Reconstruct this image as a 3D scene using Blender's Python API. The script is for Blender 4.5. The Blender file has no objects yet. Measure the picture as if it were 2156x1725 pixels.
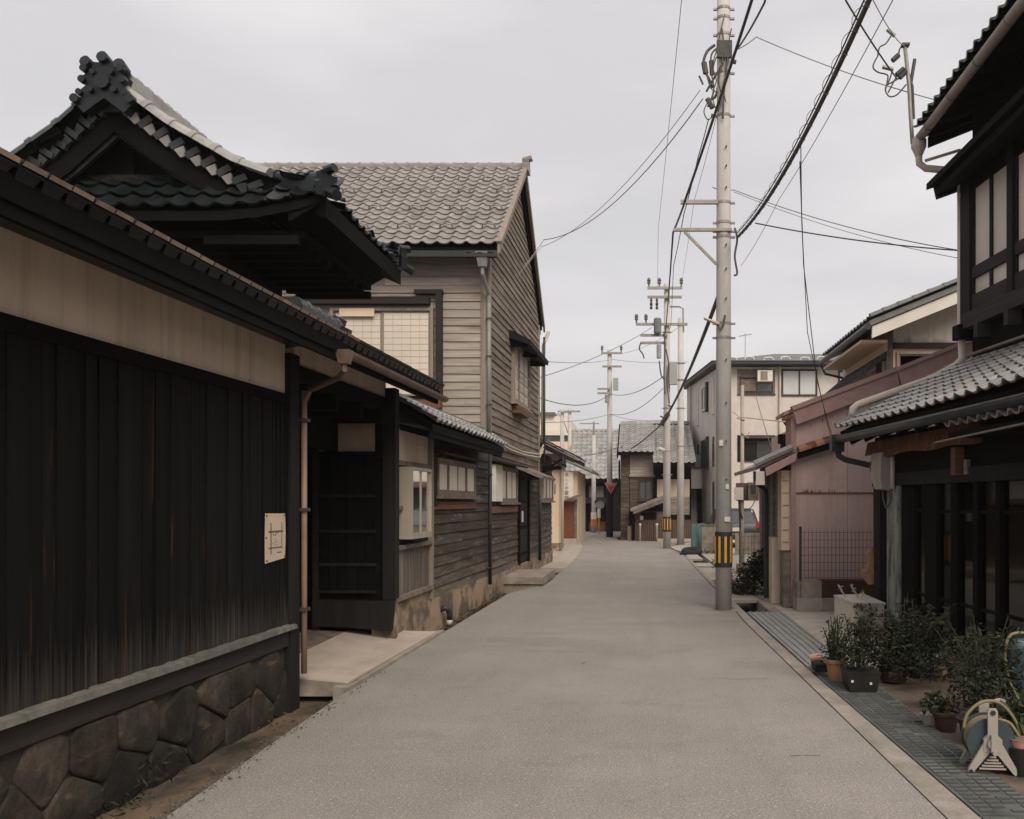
import bpy, math, random
import numpy as np
from mathutils import Vector, Matrix
random.seed(7)
R = random.Random(11)
SC = bpy.context.scene
COL = SC.collection

# ------------------------------------------------------------------ camera
cam_d = bpy.data.cameras.new('camera')
cam_d.sensor_width = 36.0
cam_d.lens = 32.56
cam_d.shift_x = -0.1262
cam_d.shift_y = 0.0907
cam_d.clip_start = 0.05
cam_d.clip_end = 900
cam = bpy.data.objects.new('camera', cam_d)
cam.location = (0, 0, 1.7)
cam.rotation_euler = (math.radians(90), 0, 0)
COL.objects.link(cam)
SC.camera = cam

# ------------------------------------------------------------------ overcast sky
SUN_ELEV, SUN_AZ = math.radians(42), math.radians(155)     # azimuth clockwise from +Y (sun behind the camera, a little right)
world = bpy.data.worlds.new('World')
SC.world = world
world.use_nodes = True
nt = world.node_tree
nt.nodes.clear()
wo = nt.nodes.new('ShaderNodeOutputWorld')
bg = nt.nodes.new('ShaderNodeBackground')
bg.inputs['Strength'].default_value = 0.1
sky = nt.nodes.new('ShaderNodeTexSky')
sky.sky_type = 'NISHITA'
sky.sun_disc = False
sky.sun_elevation = SUN_ELEV
sky.sun_rotation = SUN_AZ
sky.dust_density = 4.0
tc = nt.nodes.new('ShaderNodeTexCoord')
sep = nt.nodes.new('ShaderNodeSeparateXYZ')
nt.links.new(tc.outputs['Generated'], sep.inputs[0])
mp = nt.nodes.new('ShaderNodeMapping')
mp.inputs['Scale'].default_value = (1.0, 1.0, 3.6)
nt.links.new(tc.outputs['Generated'], mp.inputs[0])
cl = nt.nodes.new('ShaderNodeTexNoise')
cl.inputs['Scale'].default_value = 2.6
cl.inputs['Detail'].default_value = 4
cl.inputs['Roughness'].default_value = 0.45
nt.links.new(mp.outputs[0], cl.inputs['Vector'])
cr = nt.nodes.new('ShaderNodeValToRGB')
cr.color_ramp.elements[0].position = 0.36
cr.color_ramp.elements[1].position = 0.66
cr.color_ramp.elements[0].color = (0.81, 0.78, 0.79, 1)
cr.color_ramp.elements[1].color = (1.0, 0.958, 0.945, 1)
nt.links.new(cl.outputs['Fac'], cr.inputs[0])
# overcast layer brightens gently from the horizon to the zenith
mz = nt.nodes.new('ShaderNodeMath'); mz.operation = 'MULTIPLY_ADD'; mz.use_clamp = False
mz.inputs[1].default_value = 1.2
mz.inputs[2].default_value = 3.95
mx0 = nt.nodes.new('ShaderNodeMath'); mx0.operation = 'MAXIMUM'; mx0.inputs[1].default_value = 0.0
nt.links.new(sep.outputs[2], mx0.inputs[0])
mp2 = nt.nodes.new('ShaderNodeMath'); mp2.operation = 'POWER'; mp2.inputs[1].default_value = 1.5
nt.links.new(mx0.outputs[0], mp2.inputs[0])
nt.links.new(mp2.outputs[0], mz.inputs[0])
sc_ = nt.nodes.new('ShaderNodeVectorMath'); sc_.operation = 'SCALE'
nt.links.new(cr.outputs[0], sc_.inputs[0])
nt.links.new(mz.outputs[0], sc_.inputs['Scale'])
mixw = nt.nodes.new('ShaderNodeMixRGB')
mixw.inputs[0].default_value = 0.93
nt.links.new(sky.outputs[0], mixw.inputs[1])
nt.links.new(sc_.outputs[0], mixw.inputs[2])
nt.links.new(mixw.outputs[0], bg.inputs[0])
nt.links.new(bg.outputs[0], wo.inputs[0])

# ------------------------------------------------------------------ sun veiled by cloud
sun_d = bpy.data.lights.new('sun', 'SUN')
sun_d.energy = 1.5
sun_d.angle = math.radians(38)
sun_d.color = (1.0, 0.90, 0.78)
sun = bpy.data.objects.new('sun', sun_d)
dirv = Vector((math.sin(SUN_AZ) * math.cos(SUN_ELEV), math.cos(SUN_AZ) * math.cos(SUN_ELEV), math.sin(SUN_ELEV)))
sun.rotation_euler = dirv.to_track_quat('Z', 'Y').to_euler()
sun.location = (0, -5, 30)
COL.objects.link(sun)

SC.view_settings.view_transform = 'Standard'
SC.view_settings.look = 'None'
SC.view_settings.gamma = 1.0
SC.view_settings.use_curve_mapping = False
SC.view_settings.exposure = 1.05
SC.render.engine = 'CYCLES'
SC.cycles.max_bounces = 6
SC.cycles.diffuse_bounces = 3
SC.cycles.glossy_bounces = 3
SC.cycles.transparent_max_bounces = 8
SC.cycles.use_denoising = True
SC.cycles.sample_clamp_indirect = 4.0

# ------------------------------------------------------------------ pixel helpers (photo at 2156 x 1725)
def P(px, py, Y):
    return Vector(((px - 1350) / 1950 * Y, Y, 1.7 + (1058 - py) / 1950 * Y))

# ------------------------------------------------------------------ materials
MATS = {}
def mat(name, c1, c2=None, sc=(1, 1, 1), ns=6.0, rough=0.85, bump=0.25, bd=0.01, rand=0.0, det=5,
        stain=None, metal=0.0, spec=0.3, grad=None, lo=0.35, hi=0.65, grain=0.0, alpha=None, tint=None):
    """noise of two colours in world space, per-object brightness, optional stain, wear and tone by height"""
    m = bpy.data.materials.new(name)
    m.use_nodes = True
    n = m.node_tree.nodes; l = m.node_tree.links
    b = n['Principled BSDF']
    b.inputs['Roughness'].default_value = rough
    b.inputs['Metallic'].default_value = metal
    b.inputs['Specular IOR Level'].default_value = spec
    if c2 is None:
        c2 = tuple(x * 0.8 for x in c1)
    geo = n.new('ShaderNodeNewGeometry')
    oi = n.new('ShaderNodeObjectInfo')
    off = n.new('ShaderNodeVectorMath'); off.operation = 'ADD'
    l.new(geo.outputs['Position'], off.inputs[0])
    if rand > 0:
        rs = n.new('ShaderNodeMath'); rs.operation = 'MULTIPLY'; rs.inputs[1].default_value = 23.0
        l.new(oi.outputs['Random'], rs.inputs[0])
        l.new(rs.outputs[0], off.inputs[1])
    else:
        off.inputs[1].default_value = (0, 0, 0)
    mpn = n.new('ShaderNodeMapping'); mpn.inputs['Scale'].default_value = sc
    l.new(off.outputs[0], mpn.inputs[0])
    tx = n.new('ShaderNodeTexNoise'); tx.inputs['Scale'].default_value = ns; tx.inputs['Detail'].default_value = det
    tx.inputs['Roughness'].default_value = 0.6
    l.new(mpn.outputs[0], tx.inputs['Vector'])
    rp = n.new('ShaderNodeValToRGB')
    rp.color_ramp.elements[0].position = lo; rp.color_ramp.elements[1].position = hi
    rp.color_ramp.elements[0].color = (*c1, 1); rp.color_ramp.elements[1].color = (*c2, 1)
    l.new(tx.outputs['Fac'], rp.inputs[0])
    col = rp.outputs[0]
    if grad:                       # (z0, z1, colour, amount): weathering and darkening that climb a wall, broken up by streaks
        for (z0, z1, gc, am, gsc) in grad:
            sx = n.new('ShaderNodeSeparateXYZ'); l.new(geo.outputs['Position'], sx.inputs[0])
            mr = n.new('ShaderNodeMapRange'); mr.inputs[1].default_value = z0; mr.inputs[2].default_value = z1
            mr.inputs[3].default_value = 1.0; mr.inputs[4].default_value = 0.0
            l.new(sx.outputs[2], mr.inputs[0])
            m2 = n.new('ShaderNodeMapping'); m2.inputs['Scale'].default_value = gsc
            l.new(off.outputs[0], m2.inputs[0])
            t2 = n.new('ShaderNodeTexNoise'); t2.inputs['Scale'].default_value = 1.0; t2.inputs['Detail'].default_value = 4
            l.new(m2.outputs[0], t2.inputs['Vector'])
            ad = n.new('ShaderNodeMath'); ad.operation = 'MULTIPLY_ADD'; ad.inputs[1].default_value = 2.6; ad.inputs[2].default_value = -1.3
            l.new(t2.outputs['Fac'], ad.inputs[0])
            su = n.new('ShaderNodeMath'); su.operation = 'MULTIPLY_ADD'; su.use_clamp = True
            l.new(mr.outputs[0], su.inputs[0]); su.inputs[1].default_value = 1.5
            sb = n.new('ShaderNodeMath'); sb.operation = 'SUBTRACT'; sb.inputs[1].default_value = 0.6
            l.new(ad.outputs[0], sb.inputs[0]); l.new(sb.outputs[0], su.inputs[2])
            mu = n.new('ShaderNodeMath'); mu.operation = 'MULTIPLY'; mu.inputs[1].default_value = am
            l.new(su.outputs[0], mu.inputs[0])
            mg = n.new('ShaderNodeMixRGB'); l.new(mu.outputs[0], mg.inputs[0])
            l.new(col, mg.inputs[1]); mg.inputs[2].default_value = (*gc, 1)
            col = mg.outputs[0]
    if stain:                      # list of (colour, scale vec, threshold lo, hi, amount)
        for (scol, ssc, slo, shi, sam) in stain:
            m3 = n.new('ShaderNodeMapping'); m3.inputs['Scale'].default_value = ssc
            l.new(off.outputs[0], m3.inputs[0])
            t3 = n.new('ShaderNodeTexNoise'); t3.inputs['Scale'].default_value = 1.0; t3.inputs['Detail'].default_value = 6
            t3.inputs['Roughness'].default_value = 0.65
            l.new(m3.outputs[0], t3.inputs['Vector'])
            r3 = n.new('ShaderNodeMapRange'); r3.inputs[1].default_value = slo; r3.inputs[2].default_value = shi
            r3.inputs[4].default_value = sam
            l.new(t3.outputs['Fac'], r3.inputs[0])
            mg = n.new('ShaderNodeMixRGB'); l.new(r3.outputs[0], mg.inputs[0])
            l.new(col, mg.inputs[1]); mg.inputs[2].default_value = (*scol, 1)
            col = mg.outputs[0]
    if rand > 0:
        mr = n.new('ShaderNodeMapRange'); mr.inputs[3].default_value = 1 - rand; mr.inputs[4].default_value = 1 + rand
        l.new(oi.outputs['Random'], mr.inputs[0])
        vs = n.new('ShaderNodeVectorMath'); vs.operation = 'SCALE'
        l.new(col, vs.inputs[0]); l.new(mr.outputs[0], vs.inputs['Scale'])
        col = vs.outputs[0]
    if grain > 0:
        tg = n.new('ShaderNodeTexNoise'); tg.inputs['Scale'].default_value = 80; tg.inputs['Detail'].default_value = 3
        tg.inputs['Roughness'].default_value = 0.8
        l.new(geo.outputs['Position'], tg.inputs['Vector'])
        mg = n.new('ShaderNodeMapRange'); mg.inputs[1].default_value = 0.3; mg.inputs[2].default_value = 0.7
        mg.inputs[3].default_value = 1 - grain; mg.inputs[4].default_value = 1 + grain
        l.new(tg.outputs['Fac'], mg.inputs[0])
        vs = n.new('ShaderNodeVectorMath'); vs.operation = 'SCALE'
        l.new(col, vs.inputs[0]); l.new(mg.outputs[0], vs.inputs['Scale'])
        col = vs.outputs[0]
    l.new(col, b.inputs['Base Color'])
    if bump > 0:
        bp = n.new('ShaderNodeBump'); bp.inputs['Strength'].default_value = bump; bp.inputs['Distance'].default_value = bd
        l.new(tx.outputs['Fac'], bp.inputs['Height'])
        l.new(bp.outputs[0], b.inputs['Normal'])
    MATS[name] = m
    return m

HOR = (0.7, 0.7, 16)      # grain along horizontal boards
VER = (16, 16, 0.6)       # grain along vertical boards
m_asphalt = mat('asphalt', (0.228, 0.206, 0.185), (0.268, 0.243, 0.218), ns=0.8, rough=0.92, bump=0.12, bd=0.004, det=12, grain=0.55,
                stain=[((0.185, 0.165, 0.145), (1.4, 0.12, 1), 0.48, 0.76, 0.6), ((0.19, 0.17, 0.15), (5, 4, 5), 0.52, 0.72, 0.45), ((0.17, 0.152, 0.134), (0.45, 0.6, 1), 0.56, 0.60, 0.3), ((0.50, 0.46, 0.41), (42, 42, 42), 0.58, 0.66, 0.6), ((0.13, 0.115, 0.10), (33, 33, 33), 0.60, 0.67, 0.6)])
m_soil = mat('earth', (0.16, 0.13, 0.095), (0.09, 0.075, 0.055), ns=3, rough=1, bump=0.5, bd=0.03, grain=0.3)
m_drain = mat('drain_floor', (0.16, 0.115, 0.075), (0.022, 0.02, 0.016), sc=(1, 0.5, 1), ns=2.2, rough=1, bump=0.6, bd=0.03, grain=0.3, det=8)
m_kerb = mat('kerb_concrete', (0.31, 0.275, 0.235), (0.22, 0.195, 0.165), ns=4, rough=0.95, bump=0.4, bd=0.01, grain=0.25,
             stain=[((0.13, 0.118, 0.1), (2.2, 0.7, 1), 0.5, 0.7, 0.7)])
m_conc = mat('pale_concrete', (0.40, 0.35, 0.30), (0.30, 0.265, 0.225), ns=2.5, rough=0.95, bump=0.3, bd=0.008, grain=0.12,
             stain=[((0.2, 0.175, 0.145), (1.2, 1.2, 3), 0.52, 0.72, 0.6)])
m_apron = mat('apron_concrete', (0.43, 0.36, 0.305), (0.35, 0.29, 0.245), ns=2.2, rough=0.95, bump=0.25, bd=0.008, grain=0.1,
              stain=[((0.26, 0.20, 0.165), (3, 0.6, 3), 0.56, 0.74, 0.5)])
m_found = mat('stained_foundation', (0.36, 0.265, 0.185), (0.27, 0.20, 0.14), ns=3, rough=0.95, bump=0.4, bd=0.01, grain=0.15,
              stain=[((0.09, 0.07, 0.052), (1.6, 1.6, 2.2), 0.47, 0.58, 0.85)])
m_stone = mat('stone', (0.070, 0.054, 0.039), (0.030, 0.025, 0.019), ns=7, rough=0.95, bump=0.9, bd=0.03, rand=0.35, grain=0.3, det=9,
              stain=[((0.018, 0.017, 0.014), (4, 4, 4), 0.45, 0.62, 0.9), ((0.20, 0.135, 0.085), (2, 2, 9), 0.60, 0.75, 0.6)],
              grad=[(-0.15, 0.62, (0.010, 0.0098, 0.0082), 0.95, (3, 3, 3))])  # darker towards the foot of the stones
m_mortar = mat('dark_mortar', (0.026, 0.022, 0.017), (0.04, 0.033, 0.026), ns=6, rough=1, bump=0.4)
m_black = mat('charred_board', (0.0032, 0.0034, 0.0036), (0.0075, 0.0066, 0.0059), sc=VER, ns=1.0, rough=0.75, bump=0.5, bd=0.01, rand=0.35, spec=0.12,
              grad=[(0.58, 1.15, (0.085, 0.075, 0.067), 0.5, (55, 55, 1.5)), (1.3, 2.6, (0.016, 0.0105, 0.0075), 0.0, (7, 7, 0.8))],
              stain=[((0.11, 0.045, 0.022), (13, 13, 0.6), 0.63, 0.70, 0.5)])
m_dark = mat('dark_timber', (0.0036, 0.0038, 0.0039), (0.0062, 0.0058, 0.0055), sc=(5, 5, 5), ns=1.5, rough=0.85, bump=0.3, rand=0.2, spec=0.08)
m_darkv = mat('dark_post', (0.017, 0.0148, 0.013), (0.010, 0.009, 0.0083), sc=VER, ns=1.2, rough=0.8, bump=0.3, rand=0.2, spec=0.2)
m_beam = mat('weathered_sill_beam', (0.030, 0.0245, 0.021), (0.015, 0.013, 0.0115), sc=HOR, ns=1.2, rough=0.85, bump=0.4, rand=0.15)
m_cope = mat('pale_coping', (0.15, 0.143, 0.122), (0.09, 0.087, 0.075), sc=(1, 1, 1), ns=9, rough=0.9, bump=0.4, rand=0.15)
m_plast = mat('aged_plaster', (0.66, 0.535, 0.425), (0.59, 0.47, 0.37), sc=(3, 3, 0.8), ns=1.6, rough=0.95, bump=0.12, grain=0.05,
              stain=[((0.34, 0.25, 0.18), (9, 9, 0.45), 0.50, 0.70, 0.55), ((0.42, 0.32, 0.24), (1.2, 1.2, 1.2), 0.5, 0.7, 0.5)])
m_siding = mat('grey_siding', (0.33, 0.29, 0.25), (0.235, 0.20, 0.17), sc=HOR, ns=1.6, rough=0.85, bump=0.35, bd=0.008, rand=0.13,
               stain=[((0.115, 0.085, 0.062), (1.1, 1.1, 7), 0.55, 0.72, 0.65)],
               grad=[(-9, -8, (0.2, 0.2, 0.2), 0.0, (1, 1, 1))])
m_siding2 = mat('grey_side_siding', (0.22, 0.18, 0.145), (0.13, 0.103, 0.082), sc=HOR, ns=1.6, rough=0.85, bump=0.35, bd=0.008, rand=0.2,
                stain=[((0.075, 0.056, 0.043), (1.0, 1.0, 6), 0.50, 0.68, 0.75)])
m_annexb = mat('brown_siding', (0.062, 0.047, 0.036), (0.030, 0.023, 0.019), sc=HOR, ns=1.5, rough=0.85, bump=0.4, bd=0.008, rand=0.25,
               stain=[((0.24, 0.195, 0.155), (1.6, 1.6, 16), 0.56, 0.70, 0.6), ((0.16, 0.07, 0.035), (1.2, 1.2, 7), 0.64, 0.73, 0.6)],
               grad=[(0.25, 1.35, (0.21, 0.17, 0.135), 0.45, (1.8, 1.8, 18))])
m_greyv = mat('grey_vertical_board', (0.19, 0.16, 0.135), (0.085, 0.07, 0.058), sc=VER, ns=1.3, rough=0.85, bump=0.4, rand=0.28)
m_rail = mat('worn_rail', (0.21, 0.168, 0.134), (0.115, 0.09, 0.072), sc=(4, 4, 6), ns=1.5, rough=0.85, bump=0.3, rand=0.15)
m_redrail = mat('reddish_rail', (0.18, 0.082, 0.045), (0.10, 0.05, 0.032), sc=HOR, ns=1.5, rough=0.8, bump=0.3, rand=0.15)
m_tile = mat('grey_roof_tile', (0.26, 0.235, 0.212), (0.165, 0.148, 0.135), ns=5, rough=0.42, bump=0.2, rand=0.16, spec=0.5,
             stain=[((0.115, 0.1, 0.085), (0.8, 0.8, 0.8), 0.5, 0.68, 0.6)])
m_tileb = mat('black_roof_tile', (0.010, 0.0135, 0.0142), (0.006, 0.008, 0.0085), ns=5, rough=0.38, bump=0.2, rand=0.4, spec=0.35)
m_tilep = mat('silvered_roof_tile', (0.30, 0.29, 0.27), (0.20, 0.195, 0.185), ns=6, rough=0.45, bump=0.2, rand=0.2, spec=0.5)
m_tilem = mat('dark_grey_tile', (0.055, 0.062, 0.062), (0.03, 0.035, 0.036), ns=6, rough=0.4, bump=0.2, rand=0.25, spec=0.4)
m_tilew = mat('lit_worn_tile_lip', (0.34, 0.25, 0.18), (0.22, 0.165, 0.12), ns=9, rough=0.7, bump=0.2, rand=0.2)  # weathered lips, with the light on the tile ends painted in
m_tiles = mat('shop_roof_tile', (0.27, 0.265, 0.255), (0.16, 0.158, 0.152), ns=7, rough=0.4, bump=0.2, rand=0.2, spec=0.5)
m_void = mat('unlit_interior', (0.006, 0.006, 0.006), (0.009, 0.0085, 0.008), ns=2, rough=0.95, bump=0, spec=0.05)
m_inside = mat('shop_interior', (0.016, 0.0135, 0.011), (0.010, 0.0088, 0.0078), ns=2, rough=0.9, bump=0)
m_pane = mat('frosted_pane', (0.58, 0.515, 0.435), (0.49, 0.435, 0.37), ns=0.9, rough=0.45, bump=0, rand=0.06, spec=0.2)
m_oldgutter = mat('weathered_gutter', (0.30, 0.265, 0.215), (0.20, 0.175, 0.145), sc=(1, 0.4, 1), ns=4, rough=0.6, bump=0.05)
m_shadeplast = mat('eave_shaded_plaster', (0.27, 0.205, 0.152), (0.20, 0.152, 0.112), sc=(2, 2, 1), ns=2, rough=0.95, bump=0.12, grain=0.05)  # darker copy of the plaster, shade of the deep eave put into its colour
m_paned = mat('dark_pane', (0.045, 0.048, 0.048), (0.07, 0.07, 0.068), ns=0.8, rough=0.06, bump=0, rand=0.15, spec=0.6)
m_panel = mat('pale_curtained_pane', (0.52, 0.53, 0.52), (0.42, 0.43, 0.43), ns=0.6, rough=0.08, bump=0, rand=0.08, spec=0.6)
m_frame = mat('grey_window_frame', (0.27, 0.225, 0.18), (0.19, 0.155, 0.125), sc=VER, ns=1.2, rough=0.8, bump=0.2, rand=0.1)
m_framed = mat('dark_window_frame', (0.06, 0.05, 0.042), (0.035, 0.03, 0.026), ns=4, rough=0.6, bump=0.1, rand=0.1)
m_white = mat('off_white_paint', (0.62, 0.57, 0.50), (0.52, 0.475, 0.41), ns=4, rough=0.7, bump=0.1, rand=0.05)
m_paper = mat('faded_paper', (0.58, 0.46, 0.36), (0.50, 0.395, 0.31), ns=6, rough=0.9, bump=0.1)
m_ink = mat('faded_ink', (0.11, 0.085, 0.07), (0.16, 0.12, 0.095), ns=60, rough=0.9, bump=0)
m_copper = mat('copper_pipe', (0.31, 0.205, 0.145), (0.22, 0.142, 0.10), sc=(2, 2, 1), ns=3, rough=0.5, bump=0.1, spec=0.4)
m_gutter = mat('brown_gutter', (0.17, 0.115, 0.075), (0.10, 0.07, 0.05), ns=4, rough=0.55, bump=0.1)
m_pipeb = mat('black_pipe', (0.018, 0.022, 0.026), (0.03, 0.033, 0.036), ns=3, rough=0.45, bump=0.05)
m_pipeg = mat('grey_green_pipe', (0.22, 0.23, 0.21), (0.16, 0.165, 0.15), ns=4, rough=0.55, bump=0.1)
m_pipew = mat('pale_pipe', (0.52, 0.455, 0.38), (0.42, 0.365, 0.30), sc=(1, 1, 0.5), ns=4, rough=0.55, bump=0.05,
              stain=[((0.22, 0.18, 0.14), (3, 3, 1.5), 0.58, 0.75, 0.6)])
m_pole = mat('pole_concrete', (0.47, 0.45, 0.425), (0.40, 0.38, 0.36), sc=(3, 3, 1), ns=2, rough=0.9, bump=0.15, grain=0.06,
             stain=[((0.30, 0.285, 0.265), (7, 7, 0.7), 0.52, 0.72, 0.6)],
             grad=[(0.0, 0.7, (0.2, 0.18, 0.155), 0.5, (4, 4, 2))])
m_steel = mat('galvanised_steel', (0.30, 0.28, 0.255), (0.22, 0.205, 0.185), ns=6, rough=0.5, bump=0.1, metal=0.3)
m_iron = mat('dark_fitting', (0.07, 0.06, 0.055), (0.04, 0.036, 0.034), ns=6, rough=0.6, bump=0.1)
m_cable = mat('black_cable', (0.075, 0.066, 0.062), (0.095, 0.084, 0.078), ns=6, rough=0.7, bump=0)
m_cableg = mat('faded_cable', (0.22, 0.21, 0.205), (0.27, 0.26, 0.25), ns=6, rough=0.7, bump=0)
m_yellow = mat('yellow_reflective_strip', (0.62, 0.33, 0.045), (0.52, 0.27, 0.04), ns=9, rough=0.5, bump=0.1)
m_guard = mat('black_guard_rubber', (0.02, 0.018, 0.017), (0.032, 0.03, 0.028), ns=9, rough=0.6, bump=0.1)
m_pink = mat('mauve_sheet', (0.46, 0.335, 0.305), (0.40, 0.288, 0.262), sc=(18, 18, 1.0), ns=1.0, rough=0.75, bump=0.25, bd=0.01, grain=0.1,
             stain=[((0.26, 0.165, 0.14), (1.4, 1.4, 0.7), 0.55, 0.75, 0.5), ((0.16, 0.065, 0.03), (9, 9, 2.5), 0.70, 0.78, 0.7)])
m_pinkb = mat('mauve_barge_board', (0.34, 0.22, 0.20), (0.29, 0.185, 0.165), ns=5, rough=0.75, bump=0.1, grain=0.08,
              stain=[((0.16, 0.085, 0.06), (3, 3, 5), 0.6, 0.75, 0.5)])
m_rust = mat('rusted_sheet', (0.16, 0.062, 0.026), (0.07, 0.03, 0.016), sc=(9, 9, 1.3), ns=1.2, rough=0.9, bump=0.4, rand=0.2,
             stain=[((0.34, 0.20, 0.085), (7, 7, 6), 0.55, 0.7, 0.75)])
m_cream = mat('cream_render', (0.58, 0.45, 0.335), (0.53, 0.405, 0.30), ns=2, rough=0.9, bump=0.1, grain=0.06,
              stain=[((0.28, 0.20, 0.14), (5, 5, 2.5), 0.66, 0.74, 0.6)])
m_apart = mat('beige_render', (0.55, 0.50, 0.455), (0.49, 0.445, 0.405), ns=3, rough=0.9, bump=0.2, grain=0.08,
              stain=[((0.40, 0.345, 0.30), (1.2, 1.2, 0.35), 0.50, 0.72, 0.5)])
m_apart2 = mat('pale_render', (0.60, 0.555, 0.50), (0.54, 0.50, 0.45), ns=2, rough=0.9, bump=0.1, grain=0.05)
m_slate = mat('slate_blue_roof', (0.15, 0.155, 0.15), (0.11, 0.115, 0.112), ns=4, rough=0.6, bump=0.15)
m_grey = mat('stained_grey_panel', (0.37, 0.335, 0.29), (0.31, 0.28, 0.245), sc=(4, 4, 0.8), ns=2, rough=0.9, bump=0.1,
             stain=[((0.17, 0.15, 0.125), (6, 6, 0.7), 0.55, 0.75, 0.6)], grad=[(5.25, 5.50, (0.06, 0.055, 0.042), 0.8, (5, 5, 2))])
m_brownw = mat('brown_lap_board', (0.11, 0.08, 0.058), (0.062, 0.045, 0.034), sc=HOR, ns=1.5, rough=0.85, bump=0.3, rand=0.25,
               stain=[((0.27, 0.22, 0.17), (1, 1, 7), 0.55, 0.72, 0.6), ((0.15, 0.065, 0.03), (1, 1, 4), 0.62, 0.74, 0.6)])
m_brownf = mat('brown_corrugated_sheet', (0.105, 0.068, 0.052), (0.085, 0.055, 0.043), ns=3, rough=0.7, bump=0.1)
m_reddoor = mat('red_brown_sheet', (0.155, 0.052, 0.028), (0.115, 0.04, 0.022), sc=(1, 1, 0.5), ns=2, rough=0.8, bump=0.1)
m_block = mat('concrete_block', (0.30, 0.26, 0.215), (0.20, 0.172, 0.142), ns=3, rough=0.95, bump=0.4, rand=0.15, grain=0.15,
              stain=[((0.09, 0.078, 0.06), (1.5, 1.5, 2), 0.5, 0.68, 0.7)])
m_teal = mat('teal_corrugated_sheet', (0.095, 0.165, 0.145), (0.075, 0.13, 0.115), ns=3, rough=0.7, bump=0.1)
m_red = mat('sign_red', (0.42, 0.035, 0.04), (0.36, 0.03, 0.035), ns=3, rough=0.5, bump=0)
m_orange = mat('orange_sleeve', (0.50, 0.17, 0.03), (0.42, 0.14, 0.03), ns=5, rough=0.6, bump=0)
m_carp = mat('dark_car_paint', (0.022, 0.026, 0.032), (0.026, 0.03, 0.036), ns=2, rough=0.4, bump=0, spec=0.4)
m_glass = mat('car_glass', (0.05, 0.055, 0.055), (0.06, 0.062, 0.062), ns=2, rough=0.25, bump=0, spec=0.3)
m_caseback = mat('case_lining', (0.25, 0.27, 0.24), (0.20, 0.225, 0.20), ns=3, rough=0.9, bump=0)
m_grid = mat('pale_glazing_bar', (0.40, 0.35, 0.30), (0.34, 0.30, 0.26), ns=3, rough=0.8, bump=0)
m_tail = mat('tail_lamp_red', (0.33, 0.02, 0.02), (0.28, 0.02, 0.02), ns=2, rough=0.2, bump=0, spec=0.6)
m_rubber = mat('tyre_rubber', (0.02, 0.02, 0.02), (0.028, 0.027, 0.026), ns=8, rough=0.9, bump=0.2)
m_terra = mat('terracotta', (0.36, 0.19, 0.115), (0.28, 0.145, 0.085), ns=5, rough=0.9, bump=0.2, rand=0.1,
              stain=[((0.16, 0.10, 0.07), (7, 7, 5), 0.55, 0.75, 0.6)])
m_pinkpot = mat('pink_pot', (0.50, 0.255, 0.195), (0.42, 0.21, 0.16), ns=5, rough=0.8, bump=0.1)
m_darkpot = mat('dark_pot', (0.010, 0.010, 0.010), (0.018, 0.016, 0.015), ns=5, rough=0.6, bump=0.1)
m_brownpot = mat('brown_pot', (0.05, 0.024, 0.017), (0.034, 0.018, 0.013), ns=5, rough=0.7, bump=0.1)
m_box = mat('white_tank', (0.56, 0.515, 0.43), (0.47, 0.425, 0.35), ns=3, rough=0.7, bump=0.1,
            stain=[((0.36, 0.29, 0.17), (3, 3, 2), 0.56, 0.75, 0.6)])
m_cover = mat('ribbed_steel_cover', (0.30, 0.30, 0.29), (0.22, 0.222, 0.215), sc=(2, 0.6, 1), ns=3, rough=0.55, bump=0.1, rand=0.1, metal=0.2)
m_grate = mat('tarnished_grating', (0.125, 0.135, 0.125), (0.075, 0.08, 0.074), ns=3, rough=0.7, bump=0.2, rand=0.15,
              stain=[((0.05, 0.048, 0.04), (4, 1.5, 1), 0.5, 0.7, 0.7)])
m_reel = mat('pale_plastic', (0.34, 0.305, 0.265), (0.28, 0.25, 0.215), ns=3, rough=0.5, bump=0)
m_reelb = mat('blue_grey_plastic', (0.05, 0.068, 0.076), (0.036, 0.05, 0.056), ns=3, rough=0.4, bump=0)
m_hose = mat('yellow_green_hose', (0.20, 0.175, 0.085), (0.15, 0.13, 0.065), ns=4, rough=0.5, bump=0)
m_blue = mat('blue_translucent_plastic', (0.055, 0.085, 0.10), (0.035, 0.058, 0.07), ns=4, rough=0.35, bump=0.1)
m_peel = mat('peeling_painted_post', (0.30, 0.275, 0.24), (0.11, 0.15, 0.14), sc=(6, 6, 1.3), ns=1.5, rough=0.85, bump=0.3,
             stain=[((0.03, 0.045, 0.05), (9, 9, 2.2), 0.52, 0.62, 0.85)])
m_meter = mat('meter_box_grey', (0.36, 0.315, 0.255), (0.29, 0.25, 0.20), sc=(3, 3, 0.7), ns=2, rough=0.7, bump=0.05)
m_leaf = mat('dark_leaf', (0.006, 0.008, 0.0036), (0.014, 0.0175, 0.0075), ns=9, rough=0.6, bump=0, rand=0.1, spec=0.3)
m_leaf2 = mat('mid_leaf', (0.018, 0.026, 0.0095), (0.036, 0.046, 0.017), ns=9, rough=0.6, bump=0, rand=0.1, spec=0.3)
m_leaf3 = mat('dry_leaf', (0.08, 0.052, 0.022), (0.14, 0.09, 0.035), ns=9, rough=0.8, bump=0, rand=0.1)
m_stem = mat('plant_stem', (0.035, 0.032, 0.016), (0.022, 0.02, 0.011), ns=9, rough=0.8, bump=0)
m_slot = mat('grating_slot', (0.045, 0.047, 0.044), (0.06, 0.062, 0.058), ns=6, rough=0.9, bump=0)
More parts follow.
